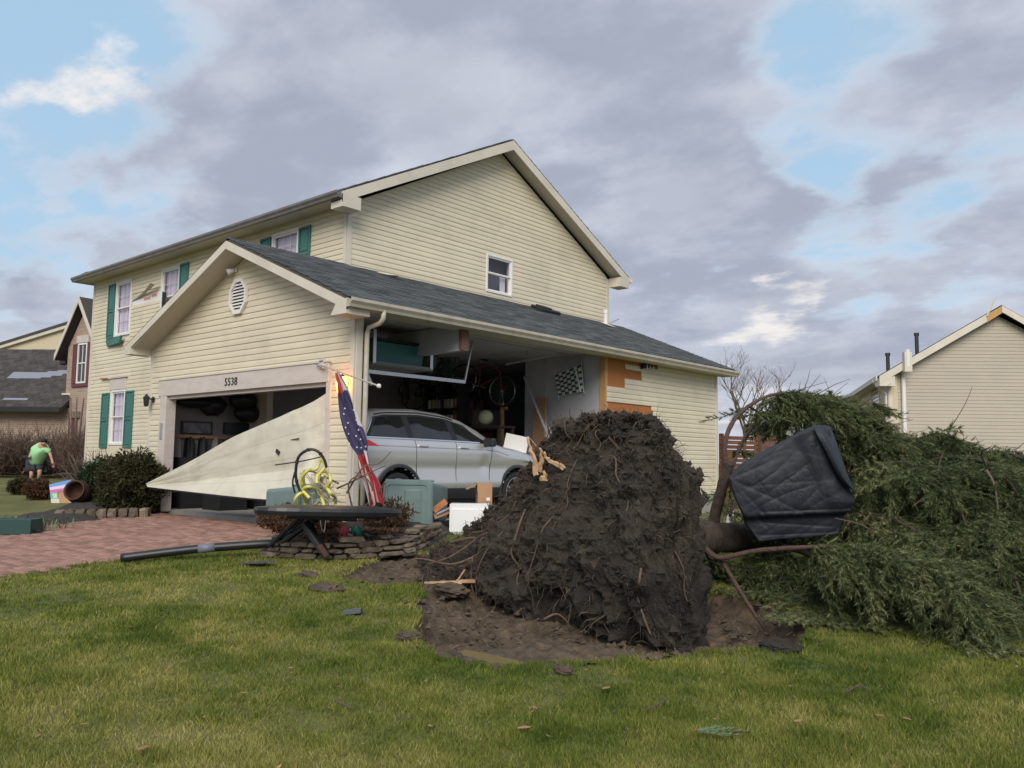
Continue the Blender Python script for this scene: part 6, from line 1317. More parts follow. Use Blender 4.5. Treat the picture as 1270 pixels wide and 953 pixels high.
def bare_bush(c, r, h, n, seed, lb, mt='redtwig'):
    t = thing('bare_bush', lb, 'bush', c, 'leafless bushes before the neighbour houses'); twig_bush(t, c, r, h, n, seed, X[mt], .012, 1.1, depth=3); return t
for k, (px, py, dep, r, h, n, lb, mt) in enumerate([(-5, 600, 27, 1.4, 1.9, 150, 'leafless brown bush at the left edge behind the lawn', 'redtwig'), (22, 598, 27.5, 1.3, 1.9, 150, 'leafless brown bush left of the person in mint green', 'redtwig'), (55, 598, 28.5, 1.3, 1.9, 150, 'leafless brown bush directly behind the person in mint green', 'redtwig'), (82, 598, 28.3, 1.25, 1.9, 150, 'leafless grey bush right of the person in mint green', 'twig'), (97, 598, 27, .95, 2.0, 130, 'tall leafless bush against the tan brick house corner', 'redtwig')]):
    c = at(px, py, dep); c[2] = gz(c[0], c[1]); bare_bush(c, r, h, n, 40+k, lb, mt)
c = np.array((-9.6, .6, gz(-9.6, .6))); bare_bush(c, 1.1, 1.25, 130, 61, 'leafless grey bush under the ground floor window', 'twig')
c = at(70, 585, 32); c[2] = gz(c[0], c[1]); 
for k in range(3):
    c = at(92-8*k, 590, 27.8); c = np.array((c[0], c[1], gz(c[0], c[1]))); 
PT = thing('small_tree_stems', 'cluster of thin dark tree stems beside the brick house', 'tree', at(92, 592, 28))
for k in range(5):
    c = at(84+5*k, 600, 28+.2*k); MB().tube(spline([c, c+(0.05, 0, 1.0), c+(.1*(k-2), 0.05, 2.1), c+(.25*(k-2), .1, 2.9)], 8), np.linspace(.06, .02, 8), 6).build('trunk', X['twig'], PT)
# green trough, rusty pot, boxes
g0 = ground(13, 662); m = MB(); u = np.array((.75, .66, 0)); v = np.array((-.66, .75, 0)); q_ = lambda a, b, z: g0+u*a+v*b+uz*z
GT = thing('planter_trough', 'long dark green trough planter on the lawn at the left edge', 'planter', g0)
for (a0, a1, b0_, b1) in ((-.75, .38, -.16, -.13), (-.75, .38, .13, .16), (-.75, -.72, -.13, .13), (.35, .38, -.13, .13)): MB().prism([q_(a0, b0_, .0), q_(a1, b0_, 0), q_(a1, b1, 0), q_(a0, b1, 0)], uz*.22).build('side', mat('dark_green_plastic', (.02, .06, .055), .5), GT, bevel=.006)
MB().prism([q_(-.72, -.13, .17), q_(.35, -.13, .17), q_(.35, .13, .17), q_(-.72, .13, .17)], uz*.02).build('potting_soil', X['soil'], GT)
GP = thing('grass_clump', 'clump of pale strappy leaves behind the green trough', 'plant', g0+v*.6)
m = MB(); g_ = np.random.default_rng(3)
for k in range(120):
    p = g0+v*g_.uniform(.3, .9)+u*g_.uniform(-.7, .5); a = g_.uniform(0, 2*PI); d = np.array((math.cos(a), math.sin(a), 0)); l = g_.uniform(.15, .32); w_ = np.cross(d, uz)*.008; b = p+d*l*.4+uz*l*.7; c = p+d*l+uz*l*.45
    m.add([p-w_, p+w_, b+w_, b-w_, c], [(0, 1, 2, 3), (3, 2, 4)])
m.build('leaves', mat('pale_leaf', (.10, .13, .06), .7, vary=.5), GP, kind='stuff')
p = ground(38, 661)+(.05, 0, .02); m = MB().tube(spline([p+(-.2, 0, .01), p+(0, -.05, .03), p+(.25, .05, .02)], 8), .02, 6).build('dark_hose_end', X['black'], None, loc=p, **tg('dark curled strip lying on the paving beside the green trough', 'strip'))
p = ground(96, 629)+(0, 0, .30); RPOT = thing('rusty_pot', 'rusty round pot lying on its side in the mulch bed', 'pot', p-(0, 0, .27)); ax_ = np.array((-.25, .6, .35))
MB().lathe([(0, -.24), (.13, -.22), (.20, -.13), (.235, .0), (.215, .11), (.19, .16), (.205, .19), (.18, .19), (.165, .14), (.18, 0), (0, -.1)], p, (.55, -.6, .2), 24).build('bowl', X['rust'], RPOT, smooth=True)
p = at(75, 622, 18.2); u = RT0*.8+FH*.3; u /= np.linalg.norm(u)
SG = thing('picture_board', 'brightly printed flat box leaning behind the rusty pot', 'box', np.array((p[0], p[1], gz(p[0], p[1]))))
c0, c1, c2, c3 = at(64, 625, 17.8), at(90, 626, 17.8), at(88, 595, 18), at(61, 601, 18)
MB().prism([c0, c1, c2, c3], FH*.12).build('box_body', X['cardboard'], SG, bevel=.005)
bl2 = lambda s_, t: lerp(lerp(c0, c1, s_), lerp(c3, c2, s_), t)-FH*.004
for (a0, a1, b0_, b1, col) in ((0, 1, .84, 1, (.12, .28, .6)), (0, .9, .70, .84, (.62, .5, .66)), (0, .7, .56, .70, (.5, .12, .3)), (0, .35, .25, .56, (.1, .35, .5)), (.1, .3, .3, .5, (.5, .6, .15)), (0, .4, 0, .25, (.55, .5, .4))):
    MB().add([bl2(a0, b0_), bl2(a1, b0_), bl2(a1, b1), bl2(a0, b1)], [(0, 1, 2, 3)]).build('print_patch', mat('print_patch', col, .6), SG)
    c3 = c3-FH*.001; c0 = c0-FH*.001; c1 = c1-FH*.001; c2 = c2-FH*.001
p = at(104, 612, 17.9); MB().prism([at(92, 596, 18), at(106, 596, 18), at(113, 625, 17.9), at(107, 626, 17.9)], FH*.06).build('white_lid', X['whitec'], None, loc=p, **tg('pale lavender plastic lid propped behind the rusty pot', 'lid'))

# ---------------------------------------------------------------- person bending over
PC = np.array((-16.6, 1.7, 0)); PC[2] = gz(PC[0], PC[1])
def pv(px, py, d=0.0): return at(px, py, 27.0+d)
PER = thing('person', 'person in a mint green T-shirt and dark shorts bending forward among the shrubs', 'person', pv(47, 600))
def skin_obj(name, nodes, edges, mt, parent, root=0):
    org = ORG[parent.name]; me = bpy.data.meshes.new(name); me.from_pydata([tuple(np.asarray(p)-org) for p, r in nodes], edges, []); me.materials.append(mt)
    o = bpy.data.objects.new(name, me); COL.objects.link(o); o.parent = parent; ORG[o.name] = org
    md = o.modifiers.new('skin', 'SKIN'); md.use_smooth_shade = True; sv = me.skin_vertices[0].data
    for i, (p, r) in enumerate(nodes): sv[i].radius = (r, r) if not isinstance(r, tuple) else r; sv[i].use_root = (i == root)
    s_ = o.modifiers.new('sub', 'SUBSURF'); s_.levels = s_.render_levels = 2; return o
hipL, hipR = pv(40.5, 577, .05), pv(48.5, 577, -.05); knL, knR = pv(39, 589, -.1), pv(49, 588, -.15); anL, anR = pv(37.5, 602, .1), pv(47, 602, .05)
skin_obj('body', [(pv(45, 574), .15), (hipL, .10), (knL, .065), (anL, .042), (anL-FH*.14-uz*.04, .04), (hipR, .10), (knR, .065), (anR, .042), (anR-FH*.14-uz*.04, .04), (pv(48, 564, -.15), .15), (pv(52, 555, -.3), .16), (pv(53.5, 550, -.38), .07), (pv(55, 549, -.5), .095), (pv(61, 560, -.3), .05), (pv(64.5, 570, -.4), .042), (pv(66, 577, -.45), .035), (pv(67, 580, -.5), .03), (pv(40, 560, -.25), .05), (pv(36, 568, -.45), .04)],
 [(0, 1), (1, 2), (2, 3), (3, 4), (0, 5), (5, 6), (6, 7), (7, 8), (0, 9), (9, 10), (10, 11), (11, 12), (10, 13), (13, 14), (14, 15), (15, 16), (10, 17), (17, 18)], X['skin'], PER)
skin_obj('shirt', [(pv(44.5, 576.5), .255), (pv(45.5, 567, -.1), .25), (pv(49.5, 558, -.22), .25), (pv(52, 554.5, -.3), .19), (pv(59, 557, -.3), .10), (pv(62, 562.5, -.32), .09), (pv(42, 559, -.25), .10), (pv(39, 564, -.3), .09)], [(0, 1), (1, 2), (2, 3), (2, 4), (4, 5), (2, 6), (6, 7)], X['shirt'], PER)
skin_obj('shorts', [(pv(44.5, 578), .21), (hipL+(0, 0, -.02), .15), (lerp(hipL, knL, .75), .135), (hipR+(0, 0, -.02), .15), (lerp(hipR, knR, .75), .135)], [(0, 1), (1, 2), (0, 3), (3, 4)], X['shorts'], PER)
skin_obj('hair', [(pv(54.5, 546.5, -.42), .115), (pv(55.5, 548, -.5), .10)], [(0, 1)], X['hair'], PER)
MB().obox(pv(67, 578, -.45), RT0*.06, FH*.05, uz*.08).build('glove', X['maroon'], PER, bevel=.03)
for k, (pp, rr) in enumerate(((pv(56.5, 552, -.6), .02),)): MB().lathe([(0, -.02), (.018, 0), (0, .03)], pp, -FH, 8).build('nose', X['skin'], PER)
pp = pv(33, 567, -.4); MB().obox(pp, RT0*.11, FH*.05, uz*.05).build('dark_bag', X['black'], None, loc=pp, bevel=.02, **tg('small dark bag held at the left side of the person', 'bag'))

# ---------------------------------------------------------------- neighbour houses
def cam_frame(yaw):
    r_ = RT0*math.cos(yaw)+FH*math.sin(yaw); return r_, np.cross(uz, r_)
# brick house left: tall gable and a low wing
NB = thing('brick_house', 'tan brick house with a steep front gable and a low dark roofed wing', 'house', at(60, 600, 31))
r_, f_ = cam_frame(-.6); o = at(77, 560, 30.5); o[2] = 0; gwid = 2.2; OFF = 0
def nb(a, b, z): return o+r_*a+f_*b+uz*z
def zz_(py, dep, px=60): return at(px, py, dep)[2]
zE = zz_(423, 29.6, 90); zP = zz_(368, 29.6, 97)
MB().prism([nb(0, 0, -.5), nb(gwid, 0, -.5), nb(gwid, 0, zE), nb(gwid/2, 0, zP-.2), nb(0, 0, zE-.1)], f_*6).build('wall', X['brick'], NB, label='tan brick gable wall')
pk = nb(gwid/2, -.3, zP+.1)
MB().prism([nb(-.35, -.3, zE-.35), pk, pk-uz*.2, nb(-.35, -.3, zE-.55)], f_*6.3).build('roof', X['lroof'], NB); MB().prism([pk, nb(gwid+.35, -.3, zE-.35), nb(gwid+.35, -.3, zE-.55), pk-uz*.2], f_*6.3).build('roof', X['lroof'], NB)
MB().prism([nb(-.35, -.33, zE-.36), pk-f_*.03, pk-f_*.03-uz*.22, nb(-.35, -.33, zE-.58)], f_*.03).prism([pk-f_*.03, nb(gwid+.35, -.33, zE-.36), nb(gwid+.35, -.33, zE-.58), pk-f_*.03-uz*.22], f_*.03).build('rake_board', X['trim'], NB)
def far_window(par, P, a0, a1, z0, z1, mt='white', n_=None, mun=True):
    n_ = n_ if n_ is not None else f_; q2 = lambda a, z, d_=0: P(a, 0, z)-n_*d_
    m = MB(); c = .06
    for (x0_, x1_, y0_, y1_) in ((a0-c, a1+c, z1, z1+c), (a0-c, a1+c, z0-c, z0), (a0-c, a0, z0, z1), (a1, a1+c, z0, z1), (a0, a1, (z0+z1)/2-.02, (z0+z1)/2+.02)): m.prism([q2(x0_, y0_), q2(x1_, y0_), q2(x1_, y1_), q2(x0_, y1_)], -n_*.05)
    if mun: m.prism([q2((a0+a1)/2-.012, z0), q2((a0+a1)/2+.012, z0), q2((a0+a1)/2+.012, z1), q2((a0+a1)/2-.012, z1)], -n_*.035)
    w = m.build('window', X[mt], par); MB().prism([q2(a0, z0), q2(a1, z0), q2(a1, z1), q2(a0, z1)], -n_*.012).build('pane', X['cglass'] if mt != 'x' else X['glass'], w); return w
w0, w1 = zz_(474, 30.3, 95), zz_(428, 30.3, 95); a0, a1 = .80, 1.30
far_window(NB, nb, a0, a1, w0, w1)
for (b0_, b1) in ((a0-.40, a0-.07), (a1+.07, a1+.40)): MB().prism([nb(b0_, 0, w0-.05), nb(b1, 0, w0-.05), nb(b1, 0, w1+.05), nb(b0_, 0, w1+.05)], -f_*.04).build('shutter', X['maroon'], NB)
MB().prism([nb(a0-.15, 0, w1+.08), nb(a1+.15, 0, w1+.08), nb(a1+.15, 0, w1+.34), nb(a0-.15, 0, w1+.34)], -f_*.06).build('window_header', X['header'], NB); MB().prism([nb(a0-.35, 0, w0-.18), nb(a1+.35, 0, w0-.18), nb(a1+.35, 0, w0-.08), nb(a0-.35, 0, w0-.08)], -f_*.06).build('sill', X['maroon'], NB)
MB().prism([nb(.12, 0, -.3), nb(.95, 0, -.3), nb(.95, 0, zz_(518, 30)), nb(.12, 0, zz_(518, 30))], -f_*.04).build('door', X['maroon'], NB); MB().prism([nb(.0, 0, zz_(518, 30)), nb(1.1, 0, zz_(518, 30)), nb(1.1, 0, zz_(510, 30)), nb(.0, 0, zz_(510, 30))], -f_*.08).build('lintel', X['stone'], NB)
# low wing
r_, f_ = cam_frame(-.04); o = at(75, 560, 29.8); o[2] = 0
ze, zr = zz_(505, 30.0, 40), zz_(432, 33.5, 40)
MB().prism([nb(-12, .4, -.6), nb(0, .4, -.6), nb(0, .4, ze), nb(-12, .4, ze)], f_*.3).build('wall', X['brick'], NB, label='brick wall of the low wing')
MB().prism([nb(-12, -.1, ze), nb(.0, -.1, ze), nb(.0, 3.7, zr), nb(-12, 3.7, zr)], uz*-.15).build('roof', X['lroof'], NB, label='low dark roof with a pale bare strip')
MB().box((0, 0, 0), (0, 0, 0))
MB().prism([nb(-12, -.12, ze-.02), nb(-.02, -.12, ze-.02), nb(-.02, -.12, ze-.18), nb(-12, -.12, ze-.18)], -f_*.08).build('gutter', X['black'], NB)
rt_ = lambda a, t, h=.0: lerp(nb(a, -.1, ze), nb(a, 3.7, zr), t)+uz*h
for (a0, a1, t0, t1) in ((-3.2, -1.9, .45, .56), (-1.9, -1.55, .47, .58), (-1.55, -1.2, .50, .60), (-1.2, -.85, .54, .63), (-.85, -.55, .56, .64), (-.55, -.2, .59, .65), (-2.4, -1.5, .09, .12)): MB().prism([rt_(a0, t0, .03), rt_(a1, t0, .03), rt_(a1, t1, .03), rt_(a0, t1, .03)], uz*.006).build('bare_underlay', X['bluep'], NB)
m = MB()
for k in range(24):
    for j in range(24): a = -6.4+j*.27+(k % 2)*.13; m.prism([rt_(a, k/24, .004), rt_(a+.26, k/24, .004), rt_(a+.26, (k+.98)/24, .0), rt_(a, (k+.98)/24, .0)], uz*random.uniform(.006, .02)) if a < -.3 else None
m.build('shingle', X['lroof'], NB, kind='stuff')
p = rt_(-1.62, .72, .12); MB().obox(p, r_*.12, f_*.12, uz*.1).build('roof_vent', X['black'], NB); p = rt_(-.2, .18, .06); MB().obox(p, r_*.2, f_*.05, uz*.03).build('roof_vent', X['trim'], NB)
# cream gable farther behind
CG = thing('far_cream_house', 'cream gabled house showing above the low dark roof', 'house', at(40, 600, 48))
o2 = at(0, 560, 48); o2[2] = 0; r2, f2 = cam_frame(.0)
q2 = lambda px, py, d_=48.0: at(px, py, d_)
MB().prism([q2(8, 428), q2(150, 384), q2(150, 600), q2(8, 600)], f2*5).build('wall', X['lsid2'], CG)
MB().prism([q2(-6, 428, 47.8), q2(160, 377, 47.8), q2(160, 383, 47.8), q2(-6, 434, 47.8)], f2*5.2).build('rake_board', X['trim'], CG); MB().prism([q2(-7, 427, 47.75), q2(160, 375, 47.75), q2(160, 378, 47.75), q2(-7, 430, 47.75)], f2*5.3).build('roof', X['lroof'], CG)

# house on the right
NR = thing('tan_sided_house', 'tan vinyl sided house beyond the fallen spruce with a repaired roof peak', 'house', at(1200, 600, 30))
D_ = 30.0; c_l = at(1104, 560, D_)*np.array((1, 1, 0)); r3, f3 = cam_frame(-.04)
def nr(a, b, z): return c_l+r3*a+f3*b+uz*z
def an(px): return ((px-1104)/FPX*D_)
zz3 = lambda px, py: at(px, py, D_)[2]
pa, pz_ = an(1240), zz3(1240, 386); ea, ez_ = an(1106), zz3(1106, 462); wd = 2*pa
dirL = at(1041, 505, 46.0); dirL[2] = 0; sd3 = dirL-c_l; sl3 = np.linalg.norm(sd3); sd3 /= sl3
MB().prism([nr(0, 0, -1), nr(wd, 0, -1), nr(wd, 0, ez_), nr(pa, 0, pz_-.1), nr(0, 0, ez_)], sd3*sl3).build('wall', X['lsid'], NR, label='gable wall of narrow tan siding')
m = MB(); z = -.2
while z < pz_-.3:
    sp = lambda zq: (0, wd) if zq < ez_ else (lerp(0, pa, (zq-ez_)/(pz_-.1-ez_)), lerp(wd, pa, (zq-ez_)/(pz_-.1-ez_)))
    (a0, b0_), (a1, b1) = sp(z), sp(z+.127); m.add([nr(a0, -.002, z), nr(b0_, -.002, z), nr(b0_, -.018, z), nr(a0, -.018, z), nr(a1, -.003, z+.13), nr(b1, -.003, z+.13)], [(0, 1, 2, 3), (3, 2, 5, 4)]); z += .127
m.build('siding_board', X['lsid'], NR, kind='stuff')
# long side running away to the left
dirL = at(1041, 505, 46.0); dirL[2] = 0; sd3 = dirL-c_l; sl3 = np.linalg.norm(sd3); sd3 /= sl3; nsd = np.array((sd3[1], -sd3[0], 0)); nsd = nsd if nsd@(CAM-c_l)*1 > 0 else -nsd
ns = lambda a, z, d_=0: c_l+sd3*a+uz*z+nsd*d_
MB().prism([ns(0, -1), ns(sl3, -1), ns(sl3, ez_), ns(0, ez_)], -nsd*.3).build('wall', X['lsid2'], NR, label='long side wall running away')
m = MB(); z = -.2
while z < ez_-.1: m.add([ns(.1, z, .002), ns(sl3, z, .002), ns(sl3, z, .018), ns(.1, z, .018), ns(.1, z+.13, .003), ns(sl3, z+.13, .003)], [(0, 1, 2, 3), (3, 2, 5, 4)]); z += .127
m.build('siding_board', X['lsid2'], NR, kind='stuff')
MB().prism([ns(0, -1, .02), ns(.1, -1, .02), ns(.1, ez_, .02), ns(0, ez_, .02)], -nsd*.02).prism([nr(0, -.03, -1), nr(.12, -.03, -1), nr(.12, -.03, ez_), nr(0, -.03, ez_)], f3*.025).build('corner_board', X['trim'], NR)
qa = lambda px: np.interp(px, [1041, 1104], [sl3, 0])
wz0, wz1 = at(1088, 515, 33.0)[2], at(1088, 470, 33.0)[2]
def solve_a(px):
    lo, hi = 0, sl3
    for _ in range(50):
        mid_ = (lo+hi)/2; p = ns(mid_, 2)-CAM; x_ = 635+FPX*(p@RT)/(p@FW)
        if x_ > px: lo = mid_
        else: hi = mid_
    return lo
a0, a1 = solve_a(1093), solve_a(1083); nsP = lambda a, b, z: ns(a, z, .0)
far_window(NR, nsP, a0, a1, wz0, wz1, 'white', -nsd, False)
# roof of the right house
ov = .35
MB().prism([nr(-ov-.1, -ov, ez_-.12), nr(pa, -ov, pz_+.22), nr(pa, -ov, pz_+.05), nr(-ov-.1, -ov, ez_-.29)], sd3*sl3).build('roof', X['lroof'], NR); MB().prism([nr(pa, -ov, pz_+.22), nr(wd+ov, -ov, ez_-.1), nr(wd+ov, -ov, ez_-.28), nr(pa, -ov, pz_+.05)], sd3*sl3).build('roof', X['lroof'], NR)
kx = pa*.86
ry = lambda a: lerp(ez_-.12, pz_+.22, (a+ov+.1)/(pa+ov+.1))
MB().prism([nr(-ov-.1, -ov-.03, ry(-ov-.1)-.03), nr(kx, -ov-.03, ry(kx)-.03), nr(kx, -ov-.03, ry(kx)-.30), nr(-ov-.1, -ov-.03, ry(-ov-.1)-.30)], f3*.03).build('rake_board', X['trim'], NR); MB().prism([nr(kx, -ov-.02, ry(kx)-.05), nr(pa, -ov-.02, ry(pa)-.05), nr(pa, -ov-.02, ry(pa)-.3), nr(kx, -ov-.02, ry(kx)-.32)], f3*.02).build('bare_rake', X['stud'], NR, label='bare wooden rake at the peak')
MB().prism([nr(pa, -ov-.03, pz_+.19), nr(wd+ov, -ov-.03, ez_-.13), nr(wd+ov, -ov-.03, ez_-.36), nr(pa, -ov-.03, pz_-.05)], f3*.03).build('rake_board', X['trim'], NR)
MB().tube([nr(kx, -ov-.05, ry(kx)-.1), nr(kx+.18, -ov-.08, ry(kx)+.35), nr(kx+.3, -ov-.1, ry(kx)+.62)], [.035, .03, .02], 5).build('bent_trim', X['trim'], NR)
MB().prism([ns(-.3, ez_-.30, .45), ns(sl3, ez_-.30, .45), ns(sl3, ez_-.12, .45), ns(-.3, ez_-.12, .45)], -nsd*.05).build('fascia', X['trim'], NR); MB().prism([ns(-.2, ez_-.28, .44), ns(sl3, ez_-.28, .44), ns(sl3, ez_-.28, 0), ns(-.2, ez_-.28, 0)], -uz*.02).build('soffit', X['soffit'], NR)
MB().prism([nr(-ov-.1, -ov-.02, ez_-.5), nr(.1, -ov-.02, ez_-.5), nr(.1, -ov-.02, ez_-.15), nr(-ov-.1, -ov-.02, ez_-.22)], f3*.4).build('eave_return', X['trim'], NR)
MB().tube([ns(.2, ez_-.25, .5), ns(.12, ez_-.5, .3), ns(.05, ez_-.75, .08), ns(.05, 0, .08)], .05, 6).build('downspout', X['trim'], NR)
fa = an(1121.5); MB().tube([nr(fa, -.08, -.5), nr(fa, -.08, ez_+.0), nr(fa, -.5, ez_+.2), nr(fa, -.5, ry(fa)+.35)], .075, 8).build('flue_pipe', X['white'], NR); MB().obox(nr(fa, -.45, ez_+.35), r3*.13, f3*.1, uz*.35).build('pipe_box', X['trim'], NR)
for (px, py, h_) in ((1137, 428, .75), (1101, 446, .4)):
    p = at(px, py, 31.5); MB().tube([p-uz*.5, p+uz*h_*.6], .07, 8).tube([p+uz*(h_*.6-.1), p+uz*h_*.6], .095, 8).build('vent_pipe', X['black'], NR)

# fence, grey house and bare tree in the gap
FN = thing('board_fence', 'brown horizontal board fence behind the house corner', 'fence', at(930, 600, 24))
f0, f1 = at(893, 590, 22.5), at(1062, 590, 25.5); ztop = at(925, 541, 23)[2]; zb_ = gz(f0[0], f0[1])
for k in range(16):
    z0 = lerp(zb_, ztop, k/16)+.01; z1 = lerp(zb_, ztop, (k+1)/16)-.012
    MB().prism([np.array((f0[0], f0[1], z0)), np.array((f1[0], f1[1], z0)), np.array((f1[0], f1[1], z1)), np.array((f0[0], f0[1], z1))], FH*(.03+random.uniform(-.008, .008))).build('fence_board', X['fence'], FN)
for k in range(5): p = lerp(f0, f1, k/4); MB().box((p[0]-.05, p[1]-.05+.1, zb_-.2), (p[0]+.05, p[1]+.15, ztop+.05)).build('post', X['fence'], FN)
MB().box((.05, 11.25, -.3), (.25, 11.33, 1.25)).build('reddish_post', X['fence'], None, loc=(.15, 11.3, -.3), **tg('reddish brown timber post at the far corner of the house', 'post'))
FH_ = thing('far_grey_house', 'small grey gabled house far behind the tarp', 'house', at(990, 590, 44))
q3 = lambda px, py, d_=44: at(px, py, d_)
MB().prism([q3(962, 528), q3(1000, 500), q3(1060, 532), q3(1060, 600), q3(962, 600)], FH*4).build('wall', mat('far_grey', (.34, .33, .32), .8), FH_)
MB().prism([q3(954, 533, 43.6), q3(1000, 497, 43.6), q3(1000, 502, 43.6), q3(956, 537, 43.6)], FH*4.6).prism([q3(1000, 497, 43.6), q3(1068, 534, 43.6), q3(1068, 539, 43.6), q3(1000, 502, 43.6)], FH*4.6).build('roof', X['lroof'], FH_)
MB().prism([q3(990, 504, 43.9), q3(996, 504, 43.9), q3(996, 530, 43.9), q3(990, 530, 43.9)], -FH*.05).build('window', X['white'], FH_)
def bare_tree(base_, h, seed, lb, r0=.16):
    t = thing('bare_tree', lb, 'tree', base_); g_ = np.random.default_rng(seed); br = [MB(), MB(), MB()]
    def grow(p, d, L_, r, lev):
        pts = [p]
        for k in range(5): d = d+g_.normal(0, .10, 3)+(0, 0, .04); d /= np.linalg.norm(d); pts.append(pts[-1]+d*L_/5)
        br[min(lev, 2)].tube(pts, np.linspace(r, r*.55, 6), 6 if lev < 2 else 3, cap=False)
        if lev >= 5: return
        for k in range(4 if lev < 2 else 3):
            i = g_.integers(2, 6); a = g_.uniform(0, 2*PI); e = np.array((math.cos(a), math.sin(a), g_.uniform(.35, 1.0))); e = d*.55+e/np.linalg.norm(e)*.75; grow(pts[i], e/np.linalg.norm(e), L_*g_.uniform(.5, .72), r*.5, lev+1)
    grow(np.asarray(base_), np.array((0, 0, 1.)), h*.42, r0, 0)
    br[0].build('trunk', X['twig'], t); br[1].build('branch', X['twig'], t); br[2].build('twigs', X['twig'], t)
b_ = at(928, 590, 40); b_[2] = gz(b_[0], b_[1]); bare_tree(b_, 7.3, 5, 'bare grey tree rising behind the board fence', .13)
b_ = at(972, 590, 52); b_[2] = gz(b_[0], b_[1]); bare_tree(b_, 5.2, 9, 'smaller bare tree beside the far grey house', .10)

# ---------------------------------------------------------------- lawn grass, leaves
def grass():
    n = 780000; g_ = np.random.default_rng(1); d = 2.9*np.exp(g_.random(n)*math.log(15/2.9))*1.0; a = g_.uniform(-.66, .84, n)
    la = d*np.tan(a); x = CAM[0]+RT0[0]*la+FH[0]*d; y = CAM[1]+RT0[1]*la+FH[1]*d
    keep_ = (poly_d(x, y, CRATER)+.05*vnoise(x, y, 2.2, 3)+.05*vnoise(x, y, 9, 8) < .02+.05*g_.random(n)); dr = poly_d(x, y, DR); keep_ &= (dr < -.0-.02*g_.random(n))
    keep_ &= ~((x < -.0) & (y > 0)); keep_ &= poly_d(x, y, bedp) < -.08; keep_ &= poly_d(x, y, bed) < 0; keep_ &= ~((y > 1.2) & (x < .4)); keep_ &= d < 15
    keep_ &= ~((x < -6) & (y > -1.2))
    x, y, d = x[keep_], y[keep_], d[keep_]; n = len(x); zb2 = gz0(x, y)+np.where(y < 1.6, .012*vnoise(x, y, 3.0, 1)+.03*vnoise(x, y, .5, 2), 0)-.01
    patch = vnoise(x, y, 1.1, 11, 4); tuft = vnoise(x, y, 6, 12, 2); h = (.028+.025*g_.random(n)+.018*np.clip(patch, -1, 1)+.022*tuft)*(.85+.05*d/4); h = np.clip(h, .018, .11); w_ = .0011+.00065*d
    az = g_.uniform(0, 2*PI, n); ln = g_.uniform(.15, 1.0, n)*h; dx, dy = np.cos(az), np.sin(az); la_ = g_.uniform(0, 2*PI, n)+0
    wx, wy = -np.sin(la_)*w_, np.cos(la_)*w_
    V = np.empty((n, 3, 3)); V[:, 0] = np.stack([x-wx, y-wy, zb2], 1); V[:, 1] = np.stack([x+wx, y+wy, zb2], 1); V[:, 2] = np.stack([x+dx*ln, y+dy*ln, zb2+h], 1)
    straw = vnoise(x, y, .55, 13, 4); tone = np.clip(.42+.19*g_.normal(size=n)+.30*straw+.40*vnoise(x, y, 1.7, 14, 3)+.30*vnoise(x, y, 5.0, 15, 2)-.2*patch, 0, 1)
    tri_mesh('grass', V.reshape(-1, 3), 3, X['grass'], None, attr=tone, kind='stuff', label='short winter lawn grass with straw patches', category='grass')
grass()
LV = [('curled orange brown leaf', 650, 915, .055, 'long curled orange leaf on the near grass'), ('a', 663, 889, .04, 'small crumpled tan leaf above the long curled orange leaf'), ('b', 752, 864, .05, 'flat tan leaf lying below the crater rim'), ('c', 990, 906, .04, 'pale tan leaf to the right of the fallen spruce sprig'), ('d', 980, 861, .025, 'tiny orange leaf on the grass right of the middle'), ('e', 285, 804, .035, 'reddish leaf on the grass left of the middle'), ('f', 360, 838, .03, 'little red brown leaf lower than the reddish leaf'), ('g', 302, 870, .03, 'brown leaf near the dark twig on the left grass'), ('h', 176, 941, .05, 'white edged leaf at the bottom left of the lawn'), ('i', 104, 910, .03, 'dull brown leaf on the left lawn'), ('j', 160, 786, .035, 'pale dry leaf upper left on the lawn'), ('k', 533, 912, .03, 'orange leaf low in the middle of the lawn'), ('l', 420, 862, .03, 'brown leaf beside the pair of dark crumbs'), ('m', 46, 925, .035, 'grey leaf at the far left of the lawn'), ('n', 1092, 899, .035, 'brown leaf at the right of the lawn'), ('o', 1125, 903, .035, 'tan leaf beside the brown leaf at the right'), ('p', 690, 858, .03, 'small pinkish leaf below the crater'), ('q', 325, 785, .03, 'dry brown leaf beside the pale one on the upper lawn')]
for k, (_, px, py, s_, lb) in enumerate(LV):
    s_ *= .62; p = ground(px, py)+(0, 0, .045); a = random.uniform(0, 2*PI); u = RT0*math.cos(a)+FH*math.sin(a); v = -RT0*math.sin(a)+FH*math.cos(a); A_ = []
    for i in range(5):
        t = i/4-.5; wv_ = .5*s_*(1-(2*t)**2*.9)+.002; A_.append([p+u*t*2.2*s_+v*wv_*q_+uz*(.35*abs(q_)*wv_+.25*s_*t*t*2) for q_ in (-1, -.5, 0, .5, 1)])
    MB().grid(A_).build('fallen_leaf', X['leaf'], None, loc=p, **tg(lb, 'leaf', 'fallen leaves on the lawn'))
p = ground(892, 920); SG2 = thing('spruce_sprig', 'pale green spruce sprig lying on the near grass', 'sprig', p)
VV = []; g_ = np.random.default_rng(5); TT_ = []
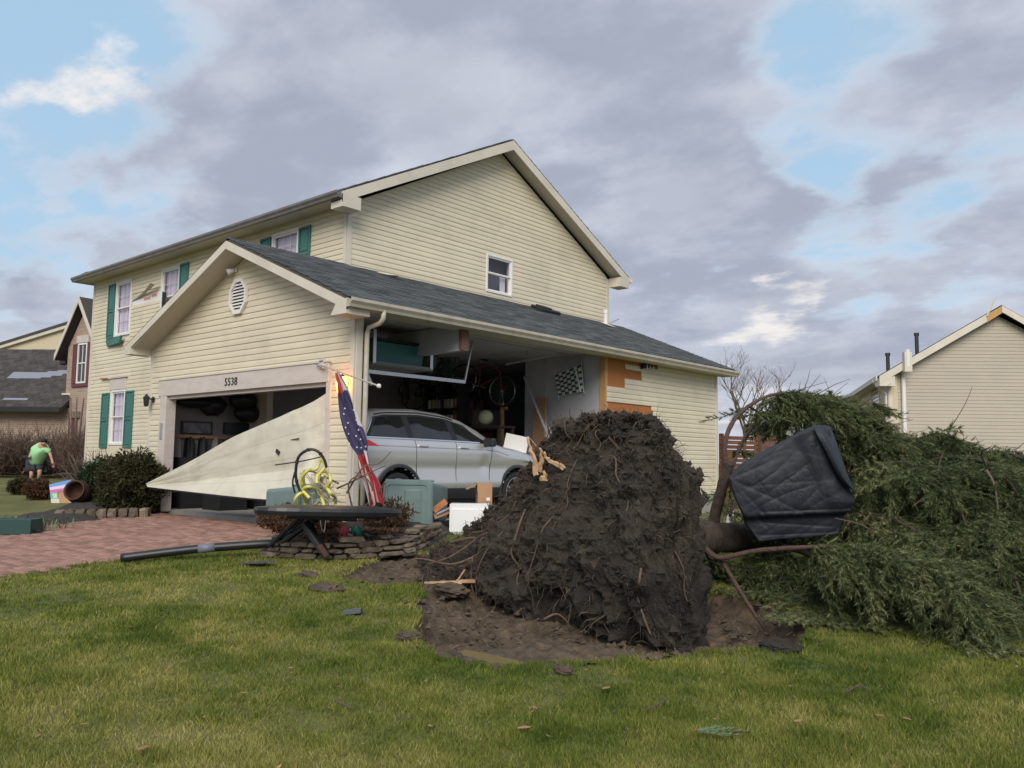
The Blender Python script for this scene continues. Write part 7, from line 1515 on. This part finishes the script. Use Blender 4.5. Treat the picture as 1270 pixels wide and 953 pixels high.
for (a, l) in ((0, .27), (.25, .2), (-.25, .2), (.5, .16), (-.45, .15)):
    dxy = RT0*math.cos(a)+FH*math.sin(a); 
    for i in range(60):
        q_ = p-RT0*.12+dxy*l*i/60+uz*.05; e = g_.normal(size=3); e[2] = abs(e[2])*.4; e /= np.linalg.norm(e); w_ = np.cross(e, uz)*.003; VV += [q_-w_, q_+w_, q_+(e*.8+dxy*.7)*.03]; TT_.append(g_.uniform(.8, 1))
tri_mesh('needles', np.array(VV), 3, ramp_attr('pale_needles', [(0, (.12, .2, .10)), (1, (.26, .36, .2))]), SG2, attr=TT_)
MB().tube([p-RT0*.12+uz*.05, p+RT0*.16+uz*.05], .004, 4).build('stem', X['redbark'], SG2)
for k, (pts, lb) in enumerate([([(415, 880), (422, 884), (436, 890)], 'dark twig lying on the left lawn'), ([(1050, 870), (1064, 862), (1078, 866)], 'thin dark twig on the right lawn'), ([(800, 893), (818, 884), (825, 878)], 'thin dark twig on the lawn left of the spruce sprig')]):
    P_ = [ground(a, b)+(0, 0, .05) for a, b in pts]; MB().tube(spline(P_, 8), .005, 5).build('fallen_twig', X['root'], None, loc=P_[0], **tg(lb, 'twig'))

g_ = np.random.default_rng(31); m = MB()
for k in range(420):
    d = 3.2*math.exp(g_.random()*math.log(11/3.2)); la = d*math.tan(g_.uniform(-.6, .6)); p = CAM+RT0*la+FH*d; x, y = p[0], p[1]
    if poly_d(np.array([x]), np.array([y]), CRATER)[0] > 0 or poly_d(np.array([x]), np.array([y]), DR)[0] > -.05 or (y > .9) or (x < 0 and y > -.2): continue
    c = np.array((x, y, gz(x, y)+.035+.02*g_.random())); e = g_.normal(size=3); e[2] *= .3; e = e/np.linalg.norm(e)*g_.uniform(.006, .02); w_ = np.cross(e, uz)*g_.uniform(.15, .5); m.add([c-e, c+w_, c+e+uz*.004, c-w_], [(0, 1, 2, 3)])
m.build('leaf_litter', X['leaf'], None, kind='stuff', label='small bits of bark and leaf strewn over the lawn', category='litter')
